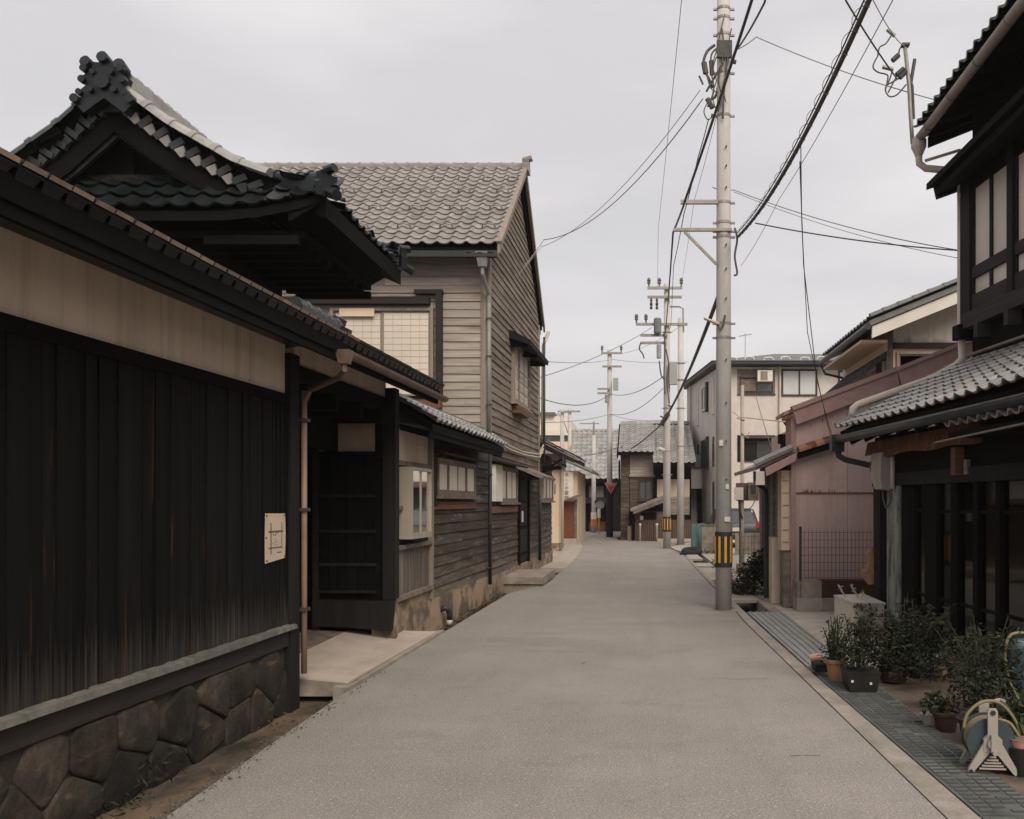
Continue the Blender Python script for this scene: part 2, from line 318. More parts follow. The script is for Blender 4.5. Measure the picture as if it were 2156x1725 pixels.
m_shopshade = mat('shop_floor_shade', (0.17, 0.125, 0.088), (0.10, 0.076, 0.056), ns=1.6, rough=0.95, bump=0.3, grain=0.2, stain=[((0.03, 0.025, 0.02), (1.2, 1.2, 1), 0.45, 0.62, 0.9)])  # dark colour stands for the shadow on the floor near the plants
m_moss = mat('moss', (0.11, 0.105, 0.03), (0.07, 0.07, 0.025), ns=9, rough=1, bump=0.3)
m_mesh = mat('fence_wire', (0.06, 0.05, 0.05), (0.08, 0.065, 0.06), ns=5, rough=0.6, bump=0)
m_stonechip = mat('loose_grit', (0.14, 0.125, 0.108), (0.06, 0.054, 0.046), ns=20, rough=1, bump=0.2)
m_mirror = mat('mirror_face', (0.35, 0.31, 0.285), (0.3, 0.27, 0.25), ns=2, rough=0.15, bump=0, metal=0.3)
m_farw = mat('far_white_wall', (0.62, 0.615, 0.60), (0.57, 0.565, 0.555), ns=0.6, rough=0.9, bump=0)
m_farb = mat('far_blue_grey_roof', (0.24, 0.26, 0.275), (0.2, 0.215, 0.23), ns=0.6, rough=0.8, bump=0)

def glass_mat(name='shop_glass', tint=(0.60, 0.60, 0.58, 1), ior=1.5):
    m = bpy.data.materials.new(name); m.use_nodes = True
    n = m.node_tree.nodes; l = m.node_tree.links
    n.clear()
    out = n.new('ShaderNodeOutputMaterial'); mx = n.new('ShaderNodeMixShader'); tr = n.new('ShaderNodeBsdfTransparent'); gl = n.new('ShaderNodeBsdfGlossy')
    tr.inputs[0].default_value = tint; gl.inputs['Roughness'].default_value = 0.04
    fr = n.new('ShaderNodeFresnel'); fr.inputs[0].default_value = ior
    l.new(fr.outputs[0], mx.inputs[0]); l.new(tr.outputs[0], mx.inputs[1]); l.new(gl.outputs[0], mx.inputs[2]); l.new(mx.outputs[0], out.inputs[0])
    return m
m_shopglass = glass_mat()
m_caseglass = glass_mat('case_glass', (0.86, 0.88, 0.85, 1), 1.25)
# ------------------------------------------------------------------ geometry helpers
class Frame:
    """local axes of a wall: u along it, o out of it, z up"""
    def __init__(self, origin, u, n):
        self.o = Vector(origin); self.u = Vector(u); self.n = Vector(n)
    def __call__(self, u, o, z):
        return self.o + self.u * u + self.n * o + Vector((0, 0, z))
    def matrix(self, u, o, z):
        p = self(u, o, z)
        return Matrix(((self.u.x, self.n.x, 0, p.x), (self.u.y, self.n.y, 0, p.y), (self.u.z, self.n.z, 1, p.z), (0, 0, 0, 1)))
WORLD = Frame((0, 0, 0), (1, 0, 0), (0, 1, 0))
LEFT = Frame((-3.3, 0, 0), (0.0256, 1, 0), (1, 0, 0))          # left-hand walls: u = distance down the street, o = towards the street
def facing(Y):                                                   # wall that faces the camera: u = X, o = towards the camera
    return Frame((0, Y, 0), (1, 0, 0), (0, -1, 0))
RLOW = Frame((4.4, 0, 0), (-0.087, 1, 0), (-1, 0, 0))           # shop front on the right
RUP = Frame((5.7, 0, 0), (-0.087, 1, 0), (-1, 0, 0))            # its set-back upper storey

class MB:
    def __init__(self, f=WORLD):
        self.f = f; self.v = []; self.fc = []; self.mi = []; self.cur = 0; self.smooth = False
    def add(self, pts, faces):
        k = len(self.v)
        self.v += [tuple(self.f(*p)) for p in pts]
        self.fc += [tuple(i + k for i in f) for f in faces]
        self.mi += [self.cur] * len(faces)
        return self
    def box(self, a0, a1, b0, b1, c0, c1):
        pts = [(a0, b0, c0), (a1, b0, c0), (a1, b1, c0), (a0, b1, c0), (a0, b0, c1), (a1, b0, c1), (a1, b1, c1), (a0, b1, c1)]
        return self.add(pts, [(3, 2, 1, 0), (4, 5, 6, 7), (0, 1, 5, 4), (1, 2, 6, 5), (2, 3, 7, 6), (3, 0, 4, 7)])
    def hexa(self, pts):
        return self.add(pts, [(3, 2, 1, 0), (4, 5, 6, 7), (0, 1, 5, 4), (1, 2, 6, 5), (2, 3, 7, 6), (3, 0, 4, 7)])
    def prism(self, poly, axis, a, b):
        """poly of 2D points extruded along local axis 0/1/2 from a to b"""
        n = len(poly); pts = []
        for t in (a, b):
            for (p, q) in poly:
                pts.append((t, p, q) if axis == 0 else (p, t, q) if axis == 1 else (p, q, t))
        return self.add(pts, [tuple(range(n))[::-1], tuple(range(n, 2 * n))] + [(i, (i + 1) % n, n + (i + 1) % n, n + i) for i in range(n)])
    def tube(self, path, r, n=8, cap=True, r2=None):
        path = [Vector(p) for p in path]; m = len(path); pts = []; fs = []
        prev = None
        for i, p in enumerate(path):
            d = (path[min(i + 1, m - 1)] - path[max(i - 1, 0)]).normalized()
            if prev is None:
                a = d.orthogonal().normalized() if abs(d.z) < 0.9 else Vector((1, 0, 0))
                a = (a - d * a.dot(d)).normalized()
            else:
                a = (prev - d * prev.dot(d))
                a = a.normalized() if a.length > 1e-6 else d.orthogonal().normalized()
            prev = a; b = d.cross(a)
            rr = r if r2 is None else r + (r2 - r) * i / max(1, m - 1)
            for k in range(n):
                t = 2 * math.pi * k / n
                pts.append(p + a * (math.cos(t) * rr) + b * (math.sin(t) * rr))
        for i in range(m - 1):
            for k in range(n):
                fs.append((i * n + k, i * n + (k + 1) % n, (i + 1) * n + (k + 1) % n, (i + 1) * n + k))
        if cap:
            fs.append(tuple(range(n))[::-1]); fs.append(tuple(range((m - 1) * n, m * n)))
        return self.add(pts, fs)
    def lathe(self, c, prof, n=20, cap=True):
        pts = []; fs = []; m = len(prof)
        for (r, z) in prof:
            for k in range(n):
                t = 2 * math.pi * k / n
                pts.append((c[0] + math.cos(t) * r, c[1] + math.sin(t) * r, c[2] + z))
        for i in range(m - 1):
            for k in range(n):
                fs.append((i * n + k, i * n + (k + 1) % n, (i + 1) * n + (k + 1) % n, (i + 1) * n + k))
        if cap:
            fs.append(tuple(range(n))[::-1]); fs.append(tuple(range((m - 1) * n, m * n)))
        return self.add(pts, fs)
    def beam(self, p, q, w, h):
        """square bar from p to q, width w (horizontal), height h"""
        p = Vector(p); q = Vector(q); d = (q - p).normalized()
        s = Vector((-d.y, d.x, 0)); s = s.normalized() if s.length > 1e-4 else Vector((1, 0, 0))
        t = d.cross(s).normalized()
        s *= w / 2; t *= h / 2
        return self.hexa([p - s - t, p + s - t, q + s - t, q - s - t, p - s + t, p + s + t, q + s + t, q - s + t])
    def mesh(self, name, mats):
        me = bpy.data.meshes.new(name)
        me.from_pydata(self.v, [], self.fc)
        mats = mats if isinstance(mats, (list, tuple)) else [mats]
        for m in mats: me.materials.append(m)
        if len(mats) > 1: me.polygons.foreach_set('material_index', self.mi)
        if self.smooth: me.polygons.foreach_set('use_smooth', [True] * len(me.polygons))
        me.update()
        return me
    def build(self, name, m, parent=None, **kw):
        return link(name, self.mesh(name, m), parent, **kw)

def link(name, me, parent=None, label=None, cat=None, group=None, kind=None, mw=None):
    o = bpy.data.objects.new(name, me); COL.objects.link(o)
    if parent is not None:
        o.parent = parent
        if parent.get('_loc') is not None:
            o.matrix_parent_inverse = Matrix.Translation(-Vector(parent['_loc']))
    if mw is not None: o.matrix_basis = mw
    tag(o, label, cat, group, kind)
    return o
def tag(o, label=None, cat=None, group=None, kind=None):
    if label: o['label'] = label
    if cat: o['category'] = cat
    if group: o['group'] = group
    if kind: o['kind'] = kind
    return o
def thing(name, label, cat, loc=(0, 0, 0), group=None):
    o = bpy.data.objects.new(name, None); COL.objects.link(o)
    o.location = loc; o.empty_display_size = 0.2; o['_loc'] = tuple(loc)
    return tag(o, label, cat, group)

CAM = Vector((0, 0, 1.7))
def pieces(parent, name, me, mats, limit=300, rest=None):
    """one object per matrix for the nearest `limit`, the rest joined into one part"""
    mats = sorted(mats, key=lambda m: (m.translation - CAM).length)
    for m in mats[:limit]:
        link(name, me, parent, mw=m)
    if len(mats) > limit:
        v = np.array([tuple(x.co) for x in me.vertices]); v = np.c_[v, np.ones(len(v))]
        fc = [tuple(p.vertices) for p in me.polygons]; mi = [p.material_index for p in me.polygons]
        V = []; F = []; I = []; k = 0
        for m in mats[limit:]:
            V.append((v @ np.array(m).T)[:, :3]); F += [tuple(i + k for i in f) for f in fc]; I += mi; k += len(v)
        m2 = bpy.data.meshes.new(rest or name)
        m2.from_pydata(np.concatenate(V).tolist(), [], F)
        for mt in me.materials: m2.materials.append(mt)
        m2.polygons.foreach_set('material_index', I); m2.update()
        link(rest or (name + '_field'), m2, parent, kind='stuff')

def tile_mesh(w, ln, mats, amp=0.034, th=0.022, lift=0.022, round_lip=False):
    """one pantile: trough and roll across, front lip, underside; v runs up the slope"""
    us = [0, .10, .24, .42, .58, .70, .80, .90, 1.0, 1.06]
    zs = [.80, .35, .06, 0, .08, .45, .90, 1.0, .85, .62]
    mb = MB(); n = len(us)
    top = [(u * w, 0, z * amp + lift + th) for u, z in zip(us, zs)]
    bac = [(u * w, ln, z * amp + th) for u, z in zip(us, zs)]
    low = [(u * w, 0.004, z * amp + lift - (0.012 if round_lip else 0)) for u, z in zip(us, zs)]
    mb.add(top + bac + low, [(i, i + 1, n + i + 1, n + i) for i in range(n - 1)])
    mb.cur = 1 if len(mats) > 1 else 0
    mb.add(top + bac + low, [(2 * n + i, 2 * n + i + 1, i + 1, i) for i in range(n - 1)])
    mb.cur = 0
    mb.add(top + bac + low, [(2 * n + i + 1, 2 * n + i, n + i, n + i + 1) for i in range(n - 1)])
    me = mb.mesh('roof_tile', mats)
    for p in me.polygons: p.use_smooth = True
    return me
def cap_mesh(ln, r, mats, n=7):
    """half-round ridge tile along x, one end slightly larger"""
    mb = MB(); pts = []; fs = []
    ring = lambda x, rr, dz: [(x, math.cos(math.pi * k / (n - 1)) * rr, math.sin(math.pi * k / (n - 1)) * rr + dz) for k in range(n)]
    rings = [ring(0, r, 0), ring(ln * .80, r * .96, 0), ring(ln * .82, r * 1.12, 0), ring(ln * 1.02, r * 1.12, 0)]
    for a in rings: pts += a
    for j in range(3):
        fs += [(j * n + k, j * n + k + 1, (j + 1) * n + k + 1, (j + 1) * n + k) for k in range(n - 1)]
    fs += [tuple(range(n)), tuple(range(3 * n, 4 * n))[::-1]]
    mb.add(pts, fs)
    return mb.mesh('ridge_tile', mats)
def basis(p, x, y, z=None):
    x = Vector(x).normalized(); y = Vector(y).normalized()
    z = x.cross(y).normalized() if z is None else Vector(z)
    return Matrix(((x.x, y.x, z.x, p[0]), (x.y, y.y, z.y, p[1]), (x.z, y.z, z.z, p[2]), (0, 0, 0, 1)))
def tile_mats(p0, u, v, nu, nv, pu, pv, keep=None, zfun=None, jit=0.004, rot=0.012):
    """matrices of a tiled slope: eave corner p0, unit u along the eave, unit v up the slope (u x v must point up)"""
    p0 = Vector(p0); u = Vector(u).normalized(); v = Vector(v).normalized(); nrm = u.cross(v)
    out = []
    for j in range(nv):
        for i in range(nu):
            p = p0 + u * (i * pu) + v * (j * pv)
            if keep and not keep(p): continue
            if zfun: p = p + Vector((0, 0, zfun(p)))
            a = R.gauss(0, rot)
            uu = (u + v * a); vv = (v - u * a)
            q = p + nrm * R.uniform(0, jit) + v * R.uniform(-jit, jit)
            out.append(basis(q, uu, vv, nrm))
    return out
def caps(parent, p, q, r, ln, m, name='ridge_tile', sag=0.0):
    p = Vector(p); q = Vector(q); d = (q - p); L = d.length; n = max(1, round(L / ln)); d.normalize()
    me = cap_mesh(L / n, r, m); s = Vector((0, 0, 1)).cross(d).normalized(); up = d.cross(s)
    out = []
    for i in range(n):
        t = (i + .5) / n
        c = p + d * (L * i / n) + Vector((0, 0, -sag * 4 * t * (1 - t)))
        out.append(basis(c, d, s, up))
    pieces(parent, name, me, out)

def siding(parent, F, ufun, z0, z1, pitch, m, name='board', seg=None, proud=0.028, holes=()):
    """lapped boards; ufun(z) -> (u0, u1); each board its own object; holes = (u0,u1,z0,z1) rectangles left open"""
    z = z0
    while z < z1 - 0.03:
        zt = min(z + pitch * 1.12, z1 + 0.01)
        a0, b0 = ufun(z + 0.01); a1, b1 = ufun(zt)
        spans = [(a0, b0, a1, b1)]
        for (h0, h1, hz0, hz1) in holes:
            if z + pitch * .5 > hz0 and z + pitch * .5 < hz1:
                ns = []
                for (a, b, c, d) in spans:
                    if h0 > a and h1 < b: ns += [(a, h0, c, h0), (h1, b, h1, d)]
                    elif h0 <= a < h1 < b: ns.append((h1, b, h1, d))
                    elif a < h0 < b <= h1: ns.append((a, h0, c, h0))
                    elif h0 <= a and h1 >= b: pass
                    else: ns.append((a, b, c, d))
                spans = ns
        for (a, b, c, d) in spans:
            cuts = [0.0, 1.0]
            if seg and b - a > seg * 1.3:
                k = int((b - a) / seg); cuts = [0.0] + sorted(R.uniform((i + .7) / (k + 1), (i + 1.3) / (k + 1)) for i in range(k)) + [1.0]
            for i in range(len(cuts) - 1):
                s, e = cuts[i], cuts[i + 1]
                ua, ub = a + (b - a) * s, a + (b - a) * e; uc, ud = c + (d - c) * s, c + (d - c) * e
                if i: ua += .004; uc += .004
                if min(ub - ua, ud - uc) < 0.02:
                    if max(ub - ua, ud - uc) < 0.05: continue
                j0 = R.uniform(-.006, .006); j1 = R.uniform(-.006, .006); pr = proud + R.uniform(-.006, .008)
                mb = MB(F)
                mb.hexa([(ua, 0.0, z + j0), (ub, 0.0, z + j1), (ub, pr, z + j1), (ua, pr, z + j0),
                         (uc, 0.0, zt), (ud, 0.0, zt), (ud, 0.006, zt), (uc, 0.006, zt)])
                mb.build(name, m, parent)
        z += pitch

def window(parent, F, u0, u1, z0, z1, o, nsash, mf, mp, fw=0.05, grid=None, sill=True, d=0.05, name='window', slider=True):
    mb = MB(F)
    mb.box(u0, u1, 0, o, z1 - fw, z1); mb.box(u0, u1, 0, o, z0, z0 + fw)
    mb.box(u0, u0 + fw, 0, o - .001, z0 + fw, z1 - fw); mb.box(u1 - fw, u1, 0, o - .001, z0 + fw, z1 - fw)
    w = mb.build(name, mf, parent)
    if sill:
        MB(F).box(u0 - .05, u1 + .05, 0, o + .05, z0 - .045, z0 - .002).build('sill', mf, w)
    a0, a1 = u0 + fw, u1 - fw; sw = (a1 - a0) / nsash
    for i in range(nsash):
        s0 = a0 + sw * i; s1 = s0 + sw; ob = o - d + (0.014 if (i % 2 and slider) else 0)
        b = 0.022 if sw < .6 else 0.035
        mb = MB(F)
        mb.box(s0 + .002, s1 - .002, ob - .02, ob, z1 - fw - b, z1 - fw - .001); mb.box(s0 + .002, s1 - .002, ob - .02, ob, z0 + fw + .001, z0 + fw + b)
        mb.box(s0 + .002, s0 + b, ob - .02, ob - .001, z0 + fw + b, z1 - fw - b); mb.box(s1 - b, s1 - .002, ob - .02, ob - .001, z0 + fw + b, z1 - fw - b)
        sa = mb.build('sash', mf, w)
        MB(F).box(s0 + b, s1 - b, ob - .018, ob - .010, z0 + fw + b, z1 - fw - b).build('pane', mp, w)
        if grid:
            mb = MB(F); nv, nh, gw = grid
            for k in range(1, nv):
                uu = s0 + b + (s1 - s0 - 2 * b) * k / nv; mb.box(uu - gw, uu + gw, ob - .010, ob - .006, z0 + fw + b, z1 - fw - b)
            for k in range(1, nh):
                zz = z0 + fw + b + (z1 - z0 - 2 * fw - 2 * b) * k / nh; mb.box(s0 + b, s1 - b, ob - .010, ob - .0055, zz - gw, zz + gw)
            mb.build('glazing_bars', m_grid, w)
    return w

def leaf_cloud(mb, c, r, n, size, rnd, shape=None):
    for _ in range(n):
        while True:
            p = Vector((rnd.uniform(-1, 1), rnd.uniform(-1, 1), rnd.uniform(-1, 1)))
            if p.length < 1: break
        p = p * (0.55 + 0.45 * p.length)
        q = Vector((c[0] + p.x * r[0], c[1] + p.y * r[1], c[2] + p.z * r[2]))
        a = Vector((rnd.gauss(0, 1), rnd.gauss(0, 1), rnd.gauss(0, .6))).normalized()
        b = a.cross(Vector((rnd.gauss(0, 1), rnd.gauss(0, 1), rnd.gauss(0, 1)))).normalized()
        s = size * rnd.uniform(.6, 1.35); w = s * (shape or .42); nn = a.cross(b)
        mb.add([q, q + a * s * .45 + b * w * .5 + nn * s * .08, q + a * s - nn * s * .06, q + a * s * .45 - b * w * .5 + nn * s * .08], [(0, 1, 2, 3)])
def arc(p, q, sag, n=14):
    p = Vector(p); q = Vector(q)
    return [p.lerp(q, i / n) + Vector((0, 0, -sag * 4 * (i / n) * (1 - i / n))) for i in range(n + 1)]
# ================================================================== THE SETTING
def LX(Y): return -3.3 + 0.0256 * Y
MB().box(-220, 220, -60, 420, -0.9, -0.36).build('ground', m_soil, kind='structure')

def sheet(name, pts, z0, z1, m, label=None):
    mb = MB(); mb.prism(pts, 2, z0, z1)
    return mb.build(name, m, kind='structure')
lanel = [(-2.5, -8), (-2.53, 2), (-2.57, 5), (-2.65, 8.5), (-2.62, 11.6), (-2.58, 12.4), (-2.48, 17.3), (-2.12, 18.6), (-1.98, 21), (-1.95, 24), (-2.05, 30), (-2.25, 36), (-2.7, 41), (-3.3, 45.9)]
laner = [(1.72, -8), (1.64, 4.9), (1.46, 13.2), (1.47, 14.6), (1.40, 24), (1.37, 29.6), (1.15, 33), (1.0, 35.6), (2.3, 41.2), (2.3, 41.7), (-1.05, 42), (-1.25, 46)]
street = sheet('street', lanel + [(-14, 46), (-14, 53.2), (24, 53.2), (24, 46.5)] + laner[::-1], -0.36, 0.0, m_asphalt)
# left of the street: open drain, then a concrete forecourt further on
sheet('drain_channel', [(-4.2, -8), (-2.55, -8), (-2.55, 8.6), (-2.60, 12.4), (-2.45, 17.3), (-2.1, 18.6), (-1.96, 24.2), (-4.2, 24.2)], -0.36, -0.13, m_drain)
sheet('forecourt', [(-9, 24.2), (-1.96, 24.2), (-2.06, 30), (-2.26, 36), (-2.7, 41), (-3.3, 46), (-14, 46), (-14, 24.2)], -0.36, -0.012, m_conc)
sheet('side_yard', [(2.2, 3), (2.2, 14.6), (2.05, 20), (2.0, 30), (1.25, 33.1), (1.1, 35.6), (2.4, 41), (2.4, 46.4), (24, 46.4), (24, 3)], -0.36, -0.006, m_conc)
sheet('far_ground', [(-30, 53.2), (40, 53.2), (40, 110), (-30, 110)], -0.36, -0.01, m_conc)
# right kerb strip
kr = [(1.655, 4), (1.645, 4.95), (1.475, 13.2), (1.485, 14.6), (1.415, 24), (1.385, 29.6)]
kl = [(1.87, 4), (1.82, 5), (1.70, 9.1), (1.62, 13), (1.60, 14.6), (1.50, 24), (1.47, 29.6)]
MB().prism(kr + kl[::-1], 2, -0.3, 0.006).build('kerb_strip', m_kerb, kind='structure')
MB().prism([(1.60, 14.4), (2.0, 14.4), (1.95, 30), (1.45, 30)], 2, -0.36, -0.22).build('drain_bed', m_drain, kind='structure')
# left kerb in front of the gate slab
MB().prism([(-2.78, 8.35), (-2.63, 8.3), (-2.57, 12.1), (-2.66, 12.1)], 2, -0.25, 0.035).build('kerb_stone', m_kerb, kind='structure')

# cracks in the asphalt and grit along its left edge
def crack(pts, w):
    mb = MB(); rr = random.Random(len(pts) + int(pts[0][1] * 10)); out = []
    for (a, b) in zip(pts[:-1], pts[1:]):
        n = max(2, int((Vector((*b, 0)) - Vector((*a, 0))).length / .07))
        out += [(a[0] + (b[0] - a[0]) * i / n + rr.gauss(0, .008), a[1] + (b[1] - a[1]) * i / n + rr.gauss(0, .004)) for i in range(n)]
    for a, b in zip(out[:-1], out[1:]):
        d = Vector((b[0] - a[0], b[1] - a[1])); s = Vector((-d.y, d.x)).normalized() * w * rr.uniform(.3, 1)
        mb.add([(a[0] - s.x, a[1] - s.y, .004), (b[0] - s.x, b[1] - s.y, .004), (b[0] + s.x, b[1] + s.y, .004), (a[0] + s.x, a[1] + s.y, .004)], [(0, 1, 2, 3)])
    mb.build('crack', m_mortar, street)
crack([(1.0, 6.2), (1.12, 6.22), (1.3, 6.18)], .004)
crack([(-.62, 9.75), (-.56, 9.95)], .006)
crack([(.55, 8.95), (.95, 8.9), (1.3, 8.93)], .004)
crack([(.45, 13.9), (.9, 14.0), (1.3, 13.9)], .005)
crack([(-2.4, 10.4), (-1.5, 10.6), (-.4, 10.5)], .003)
crack([(-2.0, 27.5), (-1.2, 27.3), (-.2, 27.6)], .006)
mb = MB(); rr = random.Random(3)
for _ in range(1500):
    y = rr.uniform(3.8, 9.3); x = -2.60 - .01 * (y - 5) + rr.gauss(-.03, .055); s = rr.uniform(.006, .019)
    z = .003 if x > -2.6 else -.02 - (-2.6 - x) * .4
    p = [(x + rr.uniform(-s, s), y + rr.uniform(-s, s), z + rr.uniform(0, s)) for _k in range(4)] + [(x, y, z + s)]
    mb.add(p, [(0, 1, 4), (1, 2, 4), (2, 3, 4), (3, 0, 4)])
mb.build('loose_grit', m_stonechip, kind='stuff')
mb = MB()
leaf_cloud(mb, (-2.95, 8.0, -.10), (.25, .9, .03), 24, .05, rr)
leaf_cloud(mb, (-2.85, 5.9, -.10), (.15, 1.3, .03), 24, .04, rr)
leaf_cloud(mb, (-2.72, 14.5, -.08), (.1, 2.6, .05), 160, .06, rr)
mb.build('fallen_leaves', m_leaf3, kind='stuff')
mb = MB()
leaf_cloud(mb, (-2.62, 15.0, -.04), (.05, 3.0, .06), 260, .05, rr)
leaf_cloud(mb, (-3.1, 6.0, .0), (.06, .3, .14), 60, .07, rr, .16)
leaf_cloud(mb, (-3.0, 5.45, -.05), (.1, .35, .08), 70, .06, rr, .2)
mb.build('drain_weeds', m_leaf, kind='stuff')

# ================================================================== LEFT: BOUNDARY WALL
wall = thing('boundary_wall', 'long black board wall with cream plaster band on rough stone footing, tiled top', 'wall', (LX(6), 6, 0))
MB(LEFT).box(1.5, 8.05, -.35, -.02, -.36, 3.1).build('wall_core', m_void, wall)
MB(LEFT).box(1.5, 8.05, -.02, .0, 2.6, 3.14).build('plaster_band', m_plast, wall)
MB(LEFT).box(1.5, 8.05, -.0, .045, 2.55, 2.635).build('top_rail', m_dark, wall)
MB(LEFT).box(1.5, 8.1, -.02, .035, .455, .602).build('sill_beam', m_beam, wall)
u = 1.5; k = 0
while u < 8.04:
    w = R.uniform(1.3, 1.9); e = min(u + w, 8.12)
    MB(LEFT).hexa([(u, 0, .604 + R.uniform(0, .006)), (e - .008, 0, .604), (e - .008, .085, .597 + R.uniform(-.004, .006)), (u, .085, .597 + R.uniform(-.004, .006)),
                   (u, 0, .648), (e - .008, 0, .648), (e - .008, .08, .632), (u, .08, .634)]).build('coping_strip', m_cope, wall)
    u = e
u = 1.6
while u < 8.03:
    w = R.uniform(.065, .15); e = min(u + w, 8.05)
    pr = R.uniform(.012, .03)
    MB(LEFT).hexa([(u + .003, 0, .645), (e - .003, 0, .645), (e - .003, pr + R.uniform(-.004, .004), .645), (u + .003, pr, .645),
                   (u + .003, 0, 2.55), (e - .003, 0, 2.55), (e - .003, pr, 2.55), (u + .003, pr + R.uniform(-.003, .003), 2.55)]).build('wall_board', m_black, wall)
    if R.random() < .22:
        MB(LEFT).box(e - .008, e + .010, .01, pr + .012, .646, 2.549).build('batten', m_black, wall)
    u = e
MB(LEFT).box(8.04, 8.24, -.12, .05, -.15, 3.0).build('post', m_darkv, wall)
# footing of irregular stones (cells of a jittered grid)
def stones(parent, F, u0, u1, z0, z1, su, sz, m, rnd, gap=.005):
    seeds = []; nr = max(1, round((z1 - z0) / sz)); nc = int((u1 - u0) / su) + 1
    for r_ in range(-1, nr + 1):
        for c_ in range(-1, nc + 1):
            seeds.append((u0 + (c_ + .5 + (.5 if r_ % 2 else 0)) * su + rnd.uniform(-.3, .3) * su, z0 + (r_ + .5) * (z1 - z0) / nr + rnd.uniform(-.22, .22) * sz))
    for i, (sx, sy) in enumerate(seeds):
        if not (u0 < sx < u1 and z0 < sy < z1): continue
        poly = [(u0, z0), (u1, z0), (u1, z1), (u0, z1)]
        for j, (tx, ty) in enumerate(seeds):
            if j == i or abs(tx - sx) > 3 * su: continue
            mx, my = (sx + tx) / 2, (sy + ty) / 2; nx, ny = tx - sx, ty - sy
            out = []
            for k in range(len(poly)):
                a, b = poly[k], poly[(k + 1) % len(poly)]
                da = (a[0] - mx) * nx + (a[1] - my) * ny; db = (b[0] - mx) * nx + (b[1] - my) * ny
                if da <= 0: out.append(a)
                if da * db < 0:
                    t = da / (da - db); out.append((a[0] + (b[0] - a[0]) * t, a[1] + (b[1] - a[1]) * t))
            poly = out
            if len(poly) < 3: break
        if len(poly) < 3: continue
        cx = sum(p[0] for p in poly) / len(poly); cz = sum(p[1] for p in poly) / len(poly)
        rad = max(.05, sum(math.hypot(p[0] - cx, p[1] - cz) for p in poly) / len(poly))
        # round the corners by cutting them
        p2 = []
        for k in range(len(poly)):
            a, b, c = poly[k - 1], poly[k], poly[(k + 1) % len(poly)]
            p2.append((b[0] + (a[0] - b[0]) * .12, b[1] + (a[1] - b[1]) * .12)); p2.append((b[0] + (c[0] - b[0]) * .12, b[1] + (c[1] - b[1]) * .12))
        pr = rnd.uniform(.015, .04)
        def ring(s, o): return [(cx + (p[0] - cx) * s, o + rnd.uniform(-.006, .006), cz + (p[1] - cz) * s) for p in p2]
        s0 = 1 - gap / rad
        rs = [ring(s0, -.03), ring(s0, pr * .55), ring(s0 * .955, pr * .85), ring(s0 * .86, pr)]
        mb = MB(F); n = len(p2); pts = sum(rs, []); fs = []
        for q in range(3): fs += [(q * n + k, q * n + (k + 1) % n, (q + 1) * n + (k + 1) % n, (q + 1) * n + k) for k in range(n)]
        fs.append(tuple(range(3 * n, 4 * n)))
        mb.add(pts, fs); mb.smooth = True
        mb.build('stone', m, parent)
MB(LEFT).box(1.5, 8.1, -.35, -.005, -.36, .453).build('footing', m_mortar, wall)
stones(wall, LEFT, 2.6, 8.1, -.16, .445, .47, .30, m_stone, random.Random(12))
# tiled top
def flat_tile(w, ln, mats):
    mb = MB(); c = w * .06; h = .03
    P0 = [(c, 0, h + .018), (w - c, 0, h + .018), (w - c, ln, h), (c, ln, h), (0, 0, .006), (w * .999, 0, .006), (w * .999, ln, 0), (0, ln, 0)]
    mb.add(P0, [(0, 1, 2, 3), (1, 5, 6, 2), (3, 7, 4, 0), (4, 7, 6, 5), (2, 6, 7, 3)])
    mb.add([(c, 0, h + .018), (w - c, 0, h + .018), (w - c * .5, 0, h - .012), (c * .5, 0, h - .012), (0, 0, .006), (w * .999, 0, .006)], [(4, 5, 2, 3)])
    mb.cur = 1; mb.add([(c, -.004, h + .019), (w - c, -.004, h + .019), (w - c * .5, -.004, h - .004), (c * .5, -.004, h - .004), (c, .02, h + .0175), (w - c, .02, h + .0175)], [(3, 2, 1, 0), (0, 1, 5, 4)])
    mb.cur = 0; mb.add([(c, .012, .012), (w - c, .012, .012), (w * .86, .012, -.04), (w * .66, .012, -.062), (w * .34, .012, -.062), (w * .14, .012, -.04), (c, .03, .012), (w - c, .03, .012), (w * .86, .03, -.04), (w * .66, .03, -.062), (w * .34, .03, -.062), (w * .14, .03, -.04)], [(0, 1, 2, 3, 4, 5), (11, 10, 9, 8, 7, 6)] + [(i, (i + 1) % 6, 6 + (i + 1) % 6, 6 + i) for i in range(6)])
    return mb.mesh('roof_tile', mats)
def slope_frame(a0, z0, a1, z1):
    """left-hand slope rising away from the street: eave at o=a0, z0; top at o=a1, z1"""
    u = Vector((0.0256, 1, 0)).normalized(); v = Vector((a1 - a0, 0, z1 - z0)).normalized()
    return u, v
def left_roof(parent, u0, u1, a0, z0, a1, z1, pu, pv, mats, deckm, lim=300, soff=0.10, name='roof_tile', round_lip=True, flat=False):
    uu, vv = slope_frame(a0, z0, a1, z1)
    L = math.hypot(a1 - a0, z1 - z0); nv = max(1, round(L / pv)); pv = L / nv; nu = round((u1 - u0) / pu)
    me = flat_tile(pu, pv * 1.12, mats) if flat else tile_mesh(pu, pv * 1.12, mats, amp=pu * .15, th=.02, lift=.02, round_lip=round_lip)
    pieces(parent, name, me, tile_mats(LEFT(u0, a0 + .03, z0 - .018), uu, vv, nu, nv, (u1 - u0) / nu * (1.0003), pv), lim)
    MB(LEFT).prism([(a0, z0 - .03), (a0, z0 - .03 - soff), (a1, z1 - .03 - soff), (a1, z1 - .03)], 0, u0 + .02, u1 - .02).build('roof_deck', deckm, parent)
left_roof(wall, 2.4, 8.2, .55, 3.115, .2, 3.30, .168, .2, [m_tileb, m_tilew], m_dark, soff=.12, flat=True)
